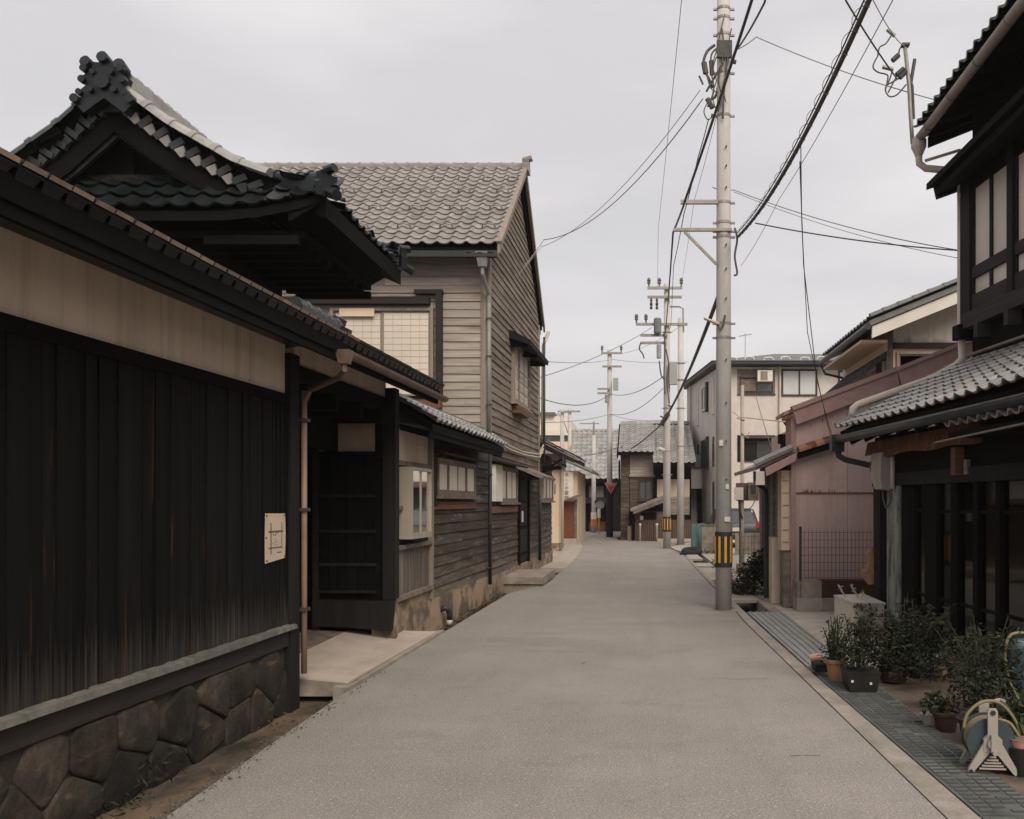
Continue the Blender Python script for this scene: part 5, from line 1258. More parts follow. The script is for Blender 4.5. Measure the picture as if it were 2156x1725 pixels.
MB().hexa([(5.0, 20.9, 4.55), (5.54, 20.9, 5.0), (5.54, 25.2, 5.0), (5.0, 25.2, 4.55), (5.0, 20.9, 4.66), (5.54, 20.9, 5.12), (5.54, 25.2, 5.12), (5.0, 25.2, 4.66)]).build('side_canopy', m_darkv, gh)
MB(FGL).box(20.95, 21.5, 0, .1, 3.0, 4.9).build('grey_screen', m_framed, gh)

# ---- mauve sheet-metal shed
ps = thing('mauve_shed', 'mauve sheet-metal shed with rust streaks and stepped barge boards beside the shop house', 'shed', (3.5, 16, 0))
Yp = 15.0
mb = MB(); mb.prism([(2.44, 0), (7.5, 0), (7.5, 5.1), (2.44, 3.08)], 1, Yp, 15.65); mb.build('wall_core', m_pinkb, ps)
MB().box(2.445, 7.5, 15.66, 18.4, 0, 2.38).build('rear_core', m_dark, ps)
FP = facing(Yp)
# metal sheets of the front wall, upper and lower course
def roofz(x): return 3.08 + (x - 2.44) * .398
xs = [2.43, 3.34, 4.25, 5.2, 6.2]
for i in range(4):
    a, b = xs[i], xs[i + 1] - .006
    mb = MB(FP); mb.prism([(a, .02), (b, .02), (b, 1.855), (a, 1.855)], 1, .0, .018); mb.build('wall_sheet', m_pink, ps)
    mb = MB(FP); mb.prism([(a, 1.845), (b, 1.845), (b, roofz(b) - .02), (a, roofz(a) - .02)], 1, .019, .032); mb.build('wall_sheet', m_pink, ps)
MB(FP).box(2.43, 5.6, .033, .042, 1.845, 1.862).build('sheet_joint', m_rust, ps)
rr = random.Random(6); mb = MB(FP)
for _ in range(26):
    x = 2.58 + abs(rr.gauss(0, .30)); h = rr.uniform(.015, .075); w_ = rr.uniform(.006, .02)
    mb.prism([(x, 1.862), (x + w_, 1.862), (x + w_ * .6, 1.862 + h), (x + w_ * .3, 1.862 + h * .9)], 1, .0325, .0335)
for _ in range(14):
    x = rr.uniform(2.55, 4.0); h = rr.uniform(.03, .14); w_ = rr.uniform(.006, .016); z_ = roofz(x) - .22
    mb.prism([(x, z_), (x + w_, z_), (x + w_ * .6, z_ - h), (x + w_ * .4, z_ - h)], 1, .0325, .0335)
mb.build('rust_streaks', m_rust, ps, kind='stuff')
MB(FP).box(2.42, 2.50, .033, .05, .02, 3.05).build('corner_trim', m_pinkb, ps)
mb = MB(FP); mb.prism([(2.50, 2.95), (4.14, 3.575), (4.10, 3.80), (2.44, 3.17)], 1, .06, .16); mb.build('barge_board', m_pinkb, ps)
mb = MB(FP); mb.prism([(2.44, 3.172), (4.10, 3.802), (4.10, 3.88), (2.40, 3.235)], 1, .04, .19); mb.build('barge_cap', m_pinkb, ps)
mb = MB(FP); mb.prism([(4.19, 3.50), (7.4, 4.79), (7.4, 5.1), (4.10, 3.80)], 1, .10, .22); mb.build('barge_board', m_pinkb, ps)
mb = MB(FP); mb.prism([(4.10, 3.802), (7.4, 5.102), (7.4, 5.15), (4.10, 3.86)], 1, .08, .26); mb.build('barge_cap', m_pinkb, ps)
mb = MB(); mb.prism([(2.3, 3.1), (7.5, 5.16), (7.5, 5.22), (2.3, 3.16)], 1, 14.95, 15.85); mb.build('roof', m_pinkb, ps)
# pent roof across the shed front and the side passage
for i in range(5):
    a = 2.52 + i * .135
    mb = MB(); mb.hexa([(a, 14.72, 2.50 + i * .044), (a + .13, 14.72, 2.545 + i * .044), (a + .13, 14.99, 2.60 + i * .044), (a, 14.99, 2.56 + i * .044), (a, 14.72, 2.545 + i * .044), (a + .13, 14.72, 2.59 + i * .044), (a + .13, 14.99, 2.66 + i * .044), (a, 14.99, 2.62 + i * .044)]); mb.build('pent_tile', m_rust if i % 2 else m_terra, ps)
MB().beam((2.5, 14.82, 2.44), (3.2, 14.82, 2.66), .08, .1).build('pent_beam', m_dark, ps)
mb = MB(); mb.prism([(1.86, 2.22), (2.50, 2.52), (2.50, 2.58), (1.84, 2.28)], 1, 14.9, 18.4); mb.build('side_roof', m_tile, ps)
for i in range(3):
    mb = MB(); mb.tube([(2.42 - i * .2, 14.86, 2.58 - i * .09), (2.22 - i * .2, 14.86, 2.49 - i * .09)], .06, 7); mb.build('verge_roll', m_tile, ps)
mb = MB(); mb.prism([(2.0, 2.12), (2.46, 2.36), (2.49, 2.50), (1.98, 2.25)], 1, 14.78, 14.85); mb.build('fallen_board', m_pinkb, ps)
mb = MB(); mb.tube([(1.84, 14.9, 2.2), (1.84, 14.9, 2.1), (1.88, 15.2, 2.02), (2.12, 15.9, 1.93), (2.16, 16, 1.85), (2.16, 16, .05)], .04, 8); mb.build('downpipe', m_pipeb, ps)
MB().box(1.84, 1.98, 14.85, 15.0, 1.98, 2.2).build('hopper', m_white, ps)
for i in range(8):
    y = 15.5 + i * .36
    MB().box(2.36 - R.uniform(0, .02), 2.45, y, y + .35, .25, 2.5).build('side_board', m_rail if i % 2 else m_annexb, ps)
MB().box(2.28, 2.44, 15.06, 15.48, .92, 2.22).build('shutter_case', m_cream, ps)
for k in range(6): MB(FP).box(2.30, 2.40, -.055, -.05 + .002, 1.05 + k * .2, 1.06 + k * .2).build('case_joint', m_frame, ps)
MB().box(2.30, 2.43, 14.98, 15.35, .0, .90).build('corner_post', m_rail, ps)
MB().box(2.33, 2.36, 15.02, 15.05, .0, .6).build('short_post', m_darkv, ps)
MB().box(2.2, 2.34, 15.6, 16.2, .0, 1.1).build('side_panel', m_plast, ps)
# two-storey rear part seen between shed and apartment block
mb = MB(); mb.prism([(2.95, 0), (5.2, 0), (5.2, 3.9), (2.95, 3.15)], 1, 18.7, 21); mb.build('rear_wall', m_cream, ps)
MB().box(2.75, 3.4, 18.45, 18.68, 2.88, 3.06).build('rear_gutter', m_dark, ps)
mb = MB(); mb.tube([(2.84, 18.4, 3.28), (3.1, 18.4, 3.44)], .10, 8); mb.build('ridge_end_tile', m_rust, ps)
mb = MB(); mb.tube([(3.14, 18.36, 3.36), (3.3, 18.36, 3.42)], .09, 8); mb.build('ridge_end_tile', m_moss, ps)
window(ps, facing(18.69), 3.02, 3.5, 2.3, 3.0, .05, 1, m_white, m_panel, fw=.06, sill=False)
mb = MB(); mb.tube([(2.85, 18.6, 2.95), (2.85, 18.6, 2.3)], .06, 8); mb.build('downpipe', m_pipeb, ps)

# ================================================================== RIGHT: SHOP HOUSE
sh = thing('shop_house', 'dark timber shop house with glazed front, tiled pent roof and set-back upper storey', 'house', (4, 11, 0))
def ru(px): return 8580 / (px - 1180.35)
# structure behind the front: back room
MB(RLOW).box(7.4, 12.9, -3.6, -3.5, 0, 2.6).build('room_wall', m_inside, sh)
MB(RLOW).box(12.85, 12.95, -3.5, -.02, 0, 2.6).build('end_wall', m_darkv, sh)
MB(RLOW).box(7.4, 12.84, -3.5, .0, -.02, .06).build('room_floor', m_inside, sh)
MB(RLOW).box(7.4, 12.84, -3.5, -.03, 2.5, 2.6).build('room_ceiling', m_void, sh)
MB(RLOW).box(7.3, 7.4, -3.5, -.02, 0, 2.6).build('end_wall', m_void, sh)  # unseen near end, cut short to let skylight reach the left wall
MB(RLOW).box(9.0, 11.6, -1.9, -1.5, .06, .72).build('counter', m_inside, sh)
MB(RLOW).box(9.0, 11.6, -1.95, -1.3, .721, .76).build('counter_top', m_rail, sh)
b_ = MB(); b_.lathe(RLOW(10.6, -1.55, .762), [(.12, 0), (.2, .12), (.22, .22), (.2, .22)], 16); b_.build('basin', m_cream, sh)
for (u, z) in ((8.9, 1.45), (8.95, 1.18)): MB(RLOW).box(u - .25, u + .25, -.9, -.75, z, z + .05).build('shelf_edge', m_white, sh)
MB(RLOW).box(9.5, 9.62, -.62, -.60, 1.42, 1.6).build('inside_notice', m_white, sh)
for (u0, u1) in ((12.0, 12.3), (11.25, 11.6), (10.6, 10.9), (8.8, 9.15)): MB(RLOW).box(u0, u1, -.75, -.74, 1.62, 1.84).build('fanlight', m_frame, sh)
# posts, sill and lintels
posts = [(12.72, 12.97, m_darkv, .02), (12.42, 12.7, m_void, -.06), (11.54, 11.96, m_void, .0), (10.85, 11.2, m_dark, .0), (10.29, 10.46, m_dark, .0), (9.78, 9.89, m_dark, .0), (9.28, 9.38, m_dark, .0), (8.2, 8.4, m_dark, .0), (7.3, 7.5, m_dark, 0)]
for (a, b, m, o) in posts: MB(RLOW).box(a, b, -.10, o, .05, 1.92).build('post', m, sh)
MB(RLOW).box(11.97, 12.41, -.08, .03, .05, 1.95).build('painted_post', m_peel, sh)
MB(RLOW).box(7.3, 12.97, -.11, .04, 1.92, 2.08).build('lintel', m_darkv, sh)
MB(RLOW).box(7.3, 12.97, -.12, -.0, 2.08, 2.6).build('upper_panel', m_dark, sh)
MB(RLOW).box(7.3, 12.97, -.12, .03, -.02, .08).build('sill', m_beam, sh)
gl = [(11.20, 11.54), (10.46, 10.85), (9.89, 10.29), (9.38, 9.78), (8.4, 9.28), (7.5, 8.2)]
for (a, b) in gl:
    MB(RLOW).box(a + .003, b - .003, -.06, -.05, .09, 1.91).build('glass_pane', m_shopglass, sh)
    for z in (.55, 1.58): MB(RLOW).box(a + .004, b - .004, -.075, -.035, z, z + .035).build('glazing_bar', m_dark, sh)
# rusted fascia
n = 16; top = []; bot = []
for i in range(n + 1):
    u = 12.95 - i * (3.55 / n); wv = .012 * math.sin(i * 1.1) + R.uniform(-.006, .006)
    top.append((u, 2.53 + (.004 if i % 2 else 0))); bot.append((u, 2.315 + wv + (.03 if i < 2 else 0)))
for i in range(n):
    mb = MB(RLOW); mb.hexa([(top[i][0], .12, bot[i][1]), (top[i + 1][0] + .003, .12, bot[i + 1][1]), (top[i + 1][0] + .003, .15, bot[i + 1][1]), (top[i][0], .15, bot[i][1]), (top[i][0], .08, top[i][1]), (top[i + 1][0] + .003, .08, top[i + 1][1]), (top[i + 1][0] + .003, .11, top[i + 1][1]), (top[i][0], .11, top[i][1])]); mb.build('fascia_sheet', m_rust, sh)
MB(RLOW).box(10.05, 10.16, .02, .12, 2.0, 2.3).build('hanging_block', m_redrail, sh)
MB(RLOW).box(9.9, 9.98, .02, .06, 2.0, 2.16).build('hanging_block', m_rail, sh)
# lower pent roof
E0 = Vector((2.79, 13.1, 2.70)); eu = Vector((.097 * 1, -1, 0)).normalized()
ev = Vector((1.78, 0, .90)); ev = (ev - eu * ev.dot(eu)).normalized()
ts = tile_mesh(.245, .27, [m_tiles, m_tilew], amp=.05, th=.02, lift=.03)
pieces(sh, 'roof_tile', ts, tile_mats(E0 + Vector((0, 0, .01)), eu, ev, 24, 9, .245, .235, zfun=lambda p: -.018 * math.sin((13 - p.y) * .8)), 252)
en = eu.cross(ev)
def rp(a, b, c): return E0 + eu * a + ev * b + en * c
MB().hexa([rp(.02, 0, -.14), rp(5.9, 0, -.14), rp(5.9, 2.25, -.14), rp(.02, 2.25, -.14), rp(.02, .01, -.01), rp(5.9, .01, -.01), rp(5.9, 2.25, -.01), rp(.02, 2.25, -.01)]).build('roof_deck', m_dark, sh)
for i in range(10):
    a = .1 + i * .58; mb = MB(); mb.hexa([rp(a, .05, -.24), rp(a + .07, .05, -.24), rp(a + .07, 1.6, -.24), rp(a, 1.6, -.24), rp(a, .05, -.141), rp(a + .07, .05, -.141), rp(a + .07, 1.6, -.141), rp(a, 1.6, -.141)]); mb.build('rafter', m_dark, sh)
mb = MB(); mb.smooth = True; mb.tube([rp(-.10, -.05, -.10), rp(5.95, -.05, -.10)], .058, 10); mb.build('gutter', m_pipeb, sh)
mb = MB(); mb.tube([rp(-.1, -.09, -.04), rp(3, -.10, -.05), rp(5.95, -.09, -.04)], .006, 5); mb.build('gutter_wire', m_rail, sh)
MB().box(2.70, 2.88, 13.12, 13.28, 2.42, 2.66).build('hopper', m_pipeb, sh)
mb = MB(); mb.smooth = True; mb.tube([(2.80, 13.2, 2.45), (2.82, 13.2, 2.36), (2.9, 13.18, 2.31), (3.25, 13.08, 2.22), (3.34, 13.05, 2.12), (3.34, 13.05, .05)], .045, 8); mb.build('downpipe', m_pipeb, sh)
# verge of the pent roof with pale pipe lying on it
caps(sh, rp(-.05, .02, .06), rp(-.05, 2.2, .06), .07, .3, [m_slate], name='verge_roll')
mb = MB(); mb.smooth = True
mb.tube([(4.53, 13.12, 6.1), (4.53, 13.12, 4.2), P(2026, 755, 13.14), P(2012, 770, 13.15), P(1970, 794, 13.17), P(1806, 852, 13.2), P(1796, 860, 13.2), P(1793, 880, 13.2)], .052, 9); mb.build('downpipe', m_pipew, sh)
mb = MB(); mb.smooth = True; mb.tube([rp(.35, 2.0, .15), rp(2.5, 1.95, .15), rp(5.8, 1.9, .15)], .02, 6); mb.build('conduit', m_rail, sh)
# lower edge of tiles further along the front
E1 = RLOW(9.55, .42, 2.44)
pieces(sh, 'porch_tile', tile_mesh(.20, .27, [m_tiles, m_tilew], amp=.05, th=.02, lift=.03), tile_mats(E1, eu, (.9, 0, .35), 11, 2, .2, .23), 40)
MB(RLOW).box(7.4, 9.55, .0, .40, 2.36, 2.42).build('porch_deck', m_dark, sh)
mb = MB(RLOW); mb.tube([(7.4, .46, 2.38), (9.75, .46, 2.33)], .012, 5); mb.build('bamboo_pole', m_rail, sh)
# upper storey
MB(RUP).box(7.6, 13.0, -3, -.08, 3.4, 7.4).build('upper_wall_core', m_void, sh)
MB(RUP).box(7.6, 13.08, -.2, .06, 4.13, 4.34).build('sill_beam', m_beam, sh)
MB(RUP).box(12.98, 13.2, -.3, .12, 4.0, 4.20).build('beam_end', m_dark, sh)
for i in range(6): MB(RUP).box(12.45 - i * .85, 12.56 - i * .85, -.2, .10, 3.93, 4.128).build('joist_end', m_beam, sh)
MB(RUP).box(12.78, 13.08, -.10, .06, 4.342, 6.4).build('corner_post', m_darkv, sh)
def bay(u1, u0):
    """one bay of the upper window band between posts at u1 (far) and u0 (near)"""
    um = (u0 + u1) / 2
    for (a, b) in ((u1 - .5 * (u1 - u0), u1), (u0, u0 + .5 * (u1 - u0))):
        MB(RUP).box(a + .03, b - .03, -.03, -.01, 4.94, 6.02).build('window_pane', m_pane, sh)
        MB(RUP).box(a + .03, b - .03, -.03, -.01, 4.56, 4.78).build('window_pane', m_pane, sh)
        for (c, d) in ((a + .001, a + .03), (b - .03, b - .001)): MB(RUP).box(c, d, -.05, .02, 4.50, 6.08).build('stile', m_darkv, sh)
    MB(RUP).box(u0, u1, -.05, .03, 4.782, 4.938).build('mid_rail', m_beam, sh)
    MB(RUP).box(u0, u1, -.05, .03, 4.345, 4.555).build('bottom_rail', m_beam, sh)
    MB(RUP).box(u0, u1, -.05, .03, 6.02, 6.2).build('top_rail', m_dark, sh)
bay(12.77, 11.72); bay(11.57, 10.6); bay(10.45, 9.45)
for u in (11.57, 10.45): MB(RUP).box(u + .003, u + .147, -.10, .06, 4.342, 6.3).build('post', m_darkv, sh)
# window hood (lower eave of the upper storey)
mb = MB(); mb.hexa([(4.11, 13.35, 6.20), (4.24, 9.6, 6.20), (5.1, 9.6, 6.42), (4.75, 13.35, 6.42), (4.11, 13.35, 6.29), (4.24, 9.6, 6.29), (5.1, 9.6, 6.60), (4.75, 13.35, 6.60)]); mb.build('window_hood', m_dark, sh)
mb = MB(); mb.prism([(4.24, 6.05), (4.60, 6.18), (4.75, 6.40), (4.2, 6.22)], 1, 13.2, 13.32); mb.build('hood_bracket', m_dark, sh)
MB().hexa([(4.3, 9.6, 6.08), (5.0, 9.6, 6.3), (4.75, 13.25, 6.3), (4.2, 13.25, 6.08), (4.3, 9.6, 6.18), (5.0, 9.6, 6.41), (4.75, 13.25, 6.41), (4.2, 13.25, 6.18)]).build('hood_soffit', m_dark, sh)
# main roof
U0_ = Vector((3.97, 13.42, 7.07)); uv = Vector((1, 0, .40)).normalized()
tu = tile_mesh(.25, .28, [m_tileb, m_tilep], amp=.05, th=.022, lift=.03)
pieces(sh, 'roof_tile', tu, tile_mats(U0_, (0, -1, 0), uv, 24, 5, .25, .25), 90, rest='upper_tile_field')
MB().hexa([(4.08, 13.4, 6.97), (4.08, 7.4, 6.97), (8.5, 7.4, 8.74), (8.5, 13.4, 8.74), (4.08, 13.4, 7.07), (4.08, 7.4, 7.07), (8.5, 7.4, 8.84), (8.5, 13.4, 8.84)]).build('roof_deck', m_dark, sh)
for i in range(12): 
    y = 13.2 - i * .5
    MB().hexa([(4.12, y, 6.89), (4.12, y - .07, 6.89), (5.6, y - .07, 7.48), (5.6, y, 7.48), (4.12, y, 6.975), (4.12, y - .07, 6.975), (5.6, y - .07, 7.57), (5.6, y, 7.57)]).build('rafter', m_dark, sh)
MB().hexa([(4.15, 13.36, 6.83), (6.5, 13.36, 7.77), (6.5, 13.42, 7.77), (4.15, 13.42, 6.83), (4.15, 13.36, 6.99), (6.5, 13.36, 7.93), (6.5, 13.42, 7.93), (4.15, 13.42, 6.99)]).build('bargeboard', m_dark, sh)
mb = MB(); mb.smooth = True; mb.tube([(4.035, 13.5, 6.985), (4.035, 7.35, 6.985)], .066, 12); g = mb.build('gutter', m_oldgutter, sh)
for i in range(6):
    mb = MB(); mb.tube([(4.035, 13.0 - i * .95, 6.985), (4.035, 12.97 - i * .95, 6.985)], .070, 12); mb.build('gutter_strap', m_rail, g)
mb = MB(); mb.lathe((4.03, 13.45, 6.72), [(.05, 0), (.07, .05), (.11, .14), (.11, .24), (.09, .27)], 14); mb.build('hopper', m_pipew, sh)
mb = MB(); mb.smooth = True; mb.tube([(4.03, 13.45, 6.74), (4.04, 13.45, 6.62), (4.12, 13.42, 6.54), (4.5, 13.3, 6.46), (4.56, 13.2, 6.38), (4.52, 13.1, 6.0)], .052, 9); mb.build('downpipe', m_pipew, sh)
mb = MB(); mb.tube([(4.12, 13.45, 6.66), (4.6, 13.35, 6.78)], .022, 6); mb.build('pipe_stay', m_pipew, sh)

# electricity meter box and conduits on the corner
met = thing('meter_box', 'grey moulded electricity meter box with conduit on the corner of the shop house', 'meter box', tuple(RLOW(12.7, .1, 2.1)))
mb = MB(RLOW)
for (a, b, o0, o1, z0, z1, tp) in ((12.20, 12.58, .04, .19, 1.86, 2.36, .04), (12.60, 12.80, .04, .13, 2.0, 2.36, .03)):
    mb.hexa([(a + .03, o0, z0), (b - .03, o0, z0), (b - .04, o1 - tp, z0 + .02), (a + .04, o1 - tp, z0 + .02), (a, o0, z0 + .18), (b, o0, z0 + .18), (b, o1, z0 + .18), (a, o1, z0 + .18)])
    mb.hexa([(a, o0, z0 + .18), (b, o0, z0 + .18), (b, o1, z0 + .18), (a, o1, z0 + .18), (a, o0, z1), (b, o0, z1), (b, o1 - .02, z1), (a, o1 - .02, z1)])
mb.build('housing', m_meter, met)
MB(RLOW).box(12.64, 12.76, .131, .136, 2.12, 2.26).build('dial_window', m_paned, met)
mb = MB(RLOW); mb.smooth = True; mb.tube([(12.08, .07, 2.35), (12.08, .07, 1.88)], .03, 8); mb.build('conduit', m_pipew, met)
mb = MB(RLOW); mb.tube([(12.10, .07, 1.88), (12.14, .08, 1.70), (12.26, .09, 1.62), (12.38, .09, 1.75), (12.42, .08, 1.88)], .012, 6); mb.build('loose_cable', m_cable, met)
orng = thing('orange_cloth', 'crumpled orange-brown cloth tied to the black downpipe of the shop house', 'cloth', (3.28, 13.1, .9))
mb = MB(); rr = random.Random(8)
ring = []
for (z, w) in ((1.06, .05), (.98, .06), (.88, .05), (.80, .08), (.72, .13), (.64, .11), (.56, .05)):
    ring.append([(3.24 - .02 + math.cos(t) * w * rr.uniform(.7, 1.25), 12.98 + math.sin(t) * .04 * rr.uniform(.7, 1.3), z + rr.uniform(-.02, .02)) for t in np.linspace(0, 2 * math.pi, 9)[:-1]])
mb.add(sum(ring, []), [(i * 8 + k, i * 8 + (k + 1) % 8, (i + 1) * 8 + (k + 1) % 8, (i + 1) * 8 + k) for i in range(6) for k in range(8)] + [tuple(range(8))[::-1], tuple(range(48, 56))])
mb.build('cloth', m_terra, orng)
# ================================================================== UTILITY POLES
def pole_base(name, label, x, y, h, r0, r1):
    t = thing(name, label, 'utility pole', (x, y, 0), 'utility poles along the street')
    mb = MB(); mb.smooth = True; mb.tube([(x, y, -.3), (x, y, h * .5), (x, y, h)], r0, 20, r2=r1); mb.build('pole_shaft', m_pole, t)
    return t
def guard(t, x, y, z0, z1, r):
    mb = MB(); mb.tube([(x, y, z0), (x, y, z1)], r, 20); g = mb.build('guard_sleeve', m_guard, t)
    n = 9
    for i in range(n):
        a = 2 * math.pi * i / n + .14 - math.pi / 2; w = .115 / r * .16 * 2
        mb = MB(); pts = []
        for k in range(4):
            b = a - w / 2 + w * k / 3
            pts += [(x + math.cos(b) * (r + .001), y + math.sin(b) * (r + .001), z0 + .07), (x + math.cos(b) * (r + .006), y + math.sin(b) * (r + .006), z0 + .075),
                    (x + math.cos(b) * (r + .006), y + math.sin(b) * (r + .006), z1 - .075), (x + math.cos(b) * (r + .001), y + math.sin(b) * (r + .001), z1 - .07)]
        fs = []
        for k in range(3): fs += [(4 * k + 1, 4 * k + 5, 4 * k + 6, 4 * k + 2), (4 * k, 4 * k + 4, 4 * k + 5, 4 * k + 1), (4 * k + 2, 4 * k + 6, 4 * k + 7, 4 * k + 3)]
        fs += [(0, 1, 2, 3), (15, 14, 13, 12)]
        mb.add(pts, fs); mb.build('yellow_strip', m_yellow, g)
def band(t, x, y, z, r, m=None):
    mb = MB(); mb.tube([(x, y, z - .02), (x, y, z + .02)], r, 14); mb.box(x + r - .01, x + r + .06, y - .02, y + .02, z - .015, z + .015); mb.box(x - r - .05, x - r + .01, y - .02, y + .02, z - .015, z + .015); mb.build('clamp_band', m or m_steel, t)

X1, Y1 = 1.30, 14.62
p1 = pole_base('utility_pole', 'tall near concrete utility pole with black and yellow guard sleeve at its foot', X1, Y1, 11.2, .130, .098)
guard(p1, X1, Y1, .68, 1.235, .138)
for py in (1155,): pass
def z1(py): return 1.7 + (1058 - py) / 1950 * Y1
def rp1(z): return .130 - .032 * z / 11.2
for py in (428, 470, 488, 500, 682, 712, 245, 155, 40, 20, 75): band(p1, X1, Y1, z1(py), rp1(z1(py)) + .008)
mb = MB(); rr = random.Random(31)
pc = [(X1 + math.cos(t) * (.2 + rr.uniform(0, .09)), Y1 + math.sin(t) * (.24 + rr.uniform(0, .1))) for t in np.linspace(0, 6.283, 19)[:-1]]
mb.prism(pc, 2, .0005, .005); mb.build('mortar_collar', m_kerb, p1)
mb = MB()
for i, py in enumerate((570, 632, 760, 850, 930, 1010, 315, 400, 355, 520)):
    z = z1(py); mb.tube([(X1 + .03, Y1 - rp1(z) + .01, z), (X1 + .03, Y1 - rp1(z) - .05, z)], .012, 6)
mb.build('step_bolts', m_iron, p1)
mb = MB(); mb.beam((X1 - .09, Y1 - .05, z1(428)), (X1 - .68, Y1 - .05, z1(428)), .06, .06); b1 = mb.build('cable_bracket', m_steel, p1)
mb = MB(); mb.beam((X1 + .12, Y1 - .1, z1(488)), (X1 - .80, Y1 - .1, z1(488)), .06, .045); mb.build('cable_bracket', m_steel, p1)
mb = MB(); mb.beam((X1 - .62, Y1 - .1, z1(492)), (X1 - .12, Y1 - .1, z1(560)), .04, .04); mb.build('brace', m_steel, p1)
# lamp
mb = MB(); mb.hexa([(.98, 14.3, z1(679)), (1.22, 14.45, z1(688)), (1.22, 14.55, z1(688)), (.98, 14.42, z1(679)), (.97, 14.3, z1(676)), (1.22, 14.44, z1(683)), (1.22, 14.56, z1(683)), (.97, 14.42, z1(676))]); mb.build('street_light', m_white, p1)
mb = MB(); mb.tube([(1.2, 14.5, z1(686)), (1.23, 14.47, z1(700)), (1.28, 14.45, z1(690)), (1.31, 14.46, z1(668))], .016, 6); mb.build('lamp_cable', m_cable, p1)
# splice tubes and loops at the top
def loop(t, pts, r, m, name='cable_loop'):
    mb = MB(); P_ = [Vector(p) for p in pts]; out = []
    for i in range(len(P_) - 1):
        a, b, c, d = P_[max(i - 1, 0)], P_[i], P_[i + 1], P_[min(i + 2, len(P_) - 1)]
        for k in range(5):
            s = k / 5; out.append(.5 * ((2 * b) + (c - a) * s + (2 * a - 5 * b + 4 * c - d) * s * s + (3 * b - a - 3 * c + d) * s ** 3))
    out.append(P_[-1]); mb.smooth = True; mb.tube(out, r, 6); return mb.build(name, m, t)
def q(px, py, dy=0): return P(px, py, Y1 + dy)
loop(p1, [q(1532, 0), q(1528, 60), q(1518, 110), q(1515, 150), q(1508, 200), q(1490, 212)], .022, m_cable)
loop(p1, [q(1505, 95, -.1), q(1488, 110, -.1), q(1480, 140, -.1), q(1492, 165, -.1), q(1500, 185, -.1)], .022, m_cable)
loop(p1, [q(1512, 100, -.15), q(1498, 115, -.15), q(1497, 150, -.15), q(1503, 190, -.15), q(1490, 225, -.15)], .014, m_cable)
loop(p1, [q(1520, 60, -.15), q(1524, 100, -.15), q(1520, 130, -.15), q(1513, 170, -.15), q(1519, 205, -.15), q(1512, 235, -.15)], .012, m_cable)
loop(p1, [q(1536, 90, -.15), q(1530, 140, -.15), q(1524, 200, -.15), q(1522, 250, -.15)], .014, m_cable)
for pts_ in ([(1526, 30), (1516, 70), (1510, 100), (1502, 130), (1500, 160)], [(1540, 60), (1534, 95), (1540, 120), (1534, 150)], [(1508, 120), (1502, 145), (1508, 170), (1500, 200), (1506, 228)], [(1524, 110), (1530, 150), (1522, 180), (1528, 215)], [(1486, 150), (1496, 185), (1512, 195)], [(1490, 215), (1482, 235), (1490, 252), (1500, 246)]):
    loop(p1, [q(a_, b_, -.16) for a_, b_ in pts_], .009, m_cable)
loop(p1, [q(1547, 480, -.1), q(1552, 505, -.1), q(1547, 540, -.1), q(1552, 575, -.1), q(1545, 580, -.1)], .016, m_cable)
mb = MB()
for (a, b, c, d, r) in ((1482, 132, 1486, 155, .045), (1497, 128, 1499, 158, .035), (1489, 208, 1500, 228, .04), (1518, 90, 1520, 118, .03), (1472, 160, 1480, 178, .016), (1497, 243, 1506, 245, .03), (1543, 130, 1550, 131, .035)):
    mb.tube([q(a, b, -.1), q(c, d, -.1)], r, 8)
mb.build('splice_sleeve', m_cable, p1)
mb = MB(); mb.box(X1 - .12, X1 + .12, Y1 - .16, Y1 - .1, z1(130), z1(95)); mb.beam((X1 - .02, Y1 - .12, z1(140)), (X1 - .28, Y1 - .12, z1(200)), .03, .03); mb.build('terminal_box', m_iron, p1)
mb = MB(); mb.box(X1 + .0, X1 + .09, Y1 - .16, Y1 - .128, z1(1098), z1(1088)); mb.box(X1 + .02, X1 + .07, Y1 - .15, Y1 - .128, z1(1030), z1(1020)); mb.box(X1 - .08, X1 - .02, Y1 - .15, Y1 - .126, z1(940), z1(928)); mb.build('number_tag', m_white, p1)

def far_pole(name, label, px, pyb, pyt, r0, r1, arms=(), boxes=(), g=None):
    Y = 3315 / (pyb - 1058); x = (px - 1350) / 1950 * Y; h = 1.7 + (1058 - pyt) / 1950 * Y
    t = pole_base(name, label, x, Y, h, r0, r1); k = Y / 1950
    def Z(py): return 1.7 + (1058 - py) * k
    for (a, b, py, ins) in arms:
        mb = MB(); mb.box((a - 1350) * k, (b - 1350) * k, Y - r1 - .12, Y - r1 - .04, Z(py) - .045, Z(py) + .045); ar = mb.build('crossarm', m_steel, t)
        mb = MB()
        for ip in ins: mb.lathe(((ip - 1350) * k, Y - r1 - .08, Z(py) + .045), [(.03, 0), (.03, .1), (.07, .12), (.05, .2), (.075, .22), (.04, .32)], 8)
        if ins: mb.build('insulators', m_cope, ar)
    for (a, b, c, d, m, rnd) in boxes:
        mb = MB()
        if rnd: mb.lathe((((a + b) / 2 - 1350) * k, Y - .35, Z(d)), [((b - a) / 2 * k * .9, 0), ((b - a) / 2 * k, .05), ((b - a) / 2 * k, (d - c) * k - .05), ((b - a) / 2 * k * .8, (d - c) * k)], 14)
        else: mb.box((a - 1350) * k, (b - 1350) * k, Y - .35, Y - .12, Z(d), Z(c))
        mb.build('transformer' if rnd else 'equipment_box', m, t)
    if g: guard(t, x, Y, g[0], g[1], r0 + .012)
    return t, x, Y, Z
m_trans = mat('transformer_grey', (0.15, 0.165, 0.165), (0.12, 0.13, 0.13), ns=3, rough=0.6, bump=0)
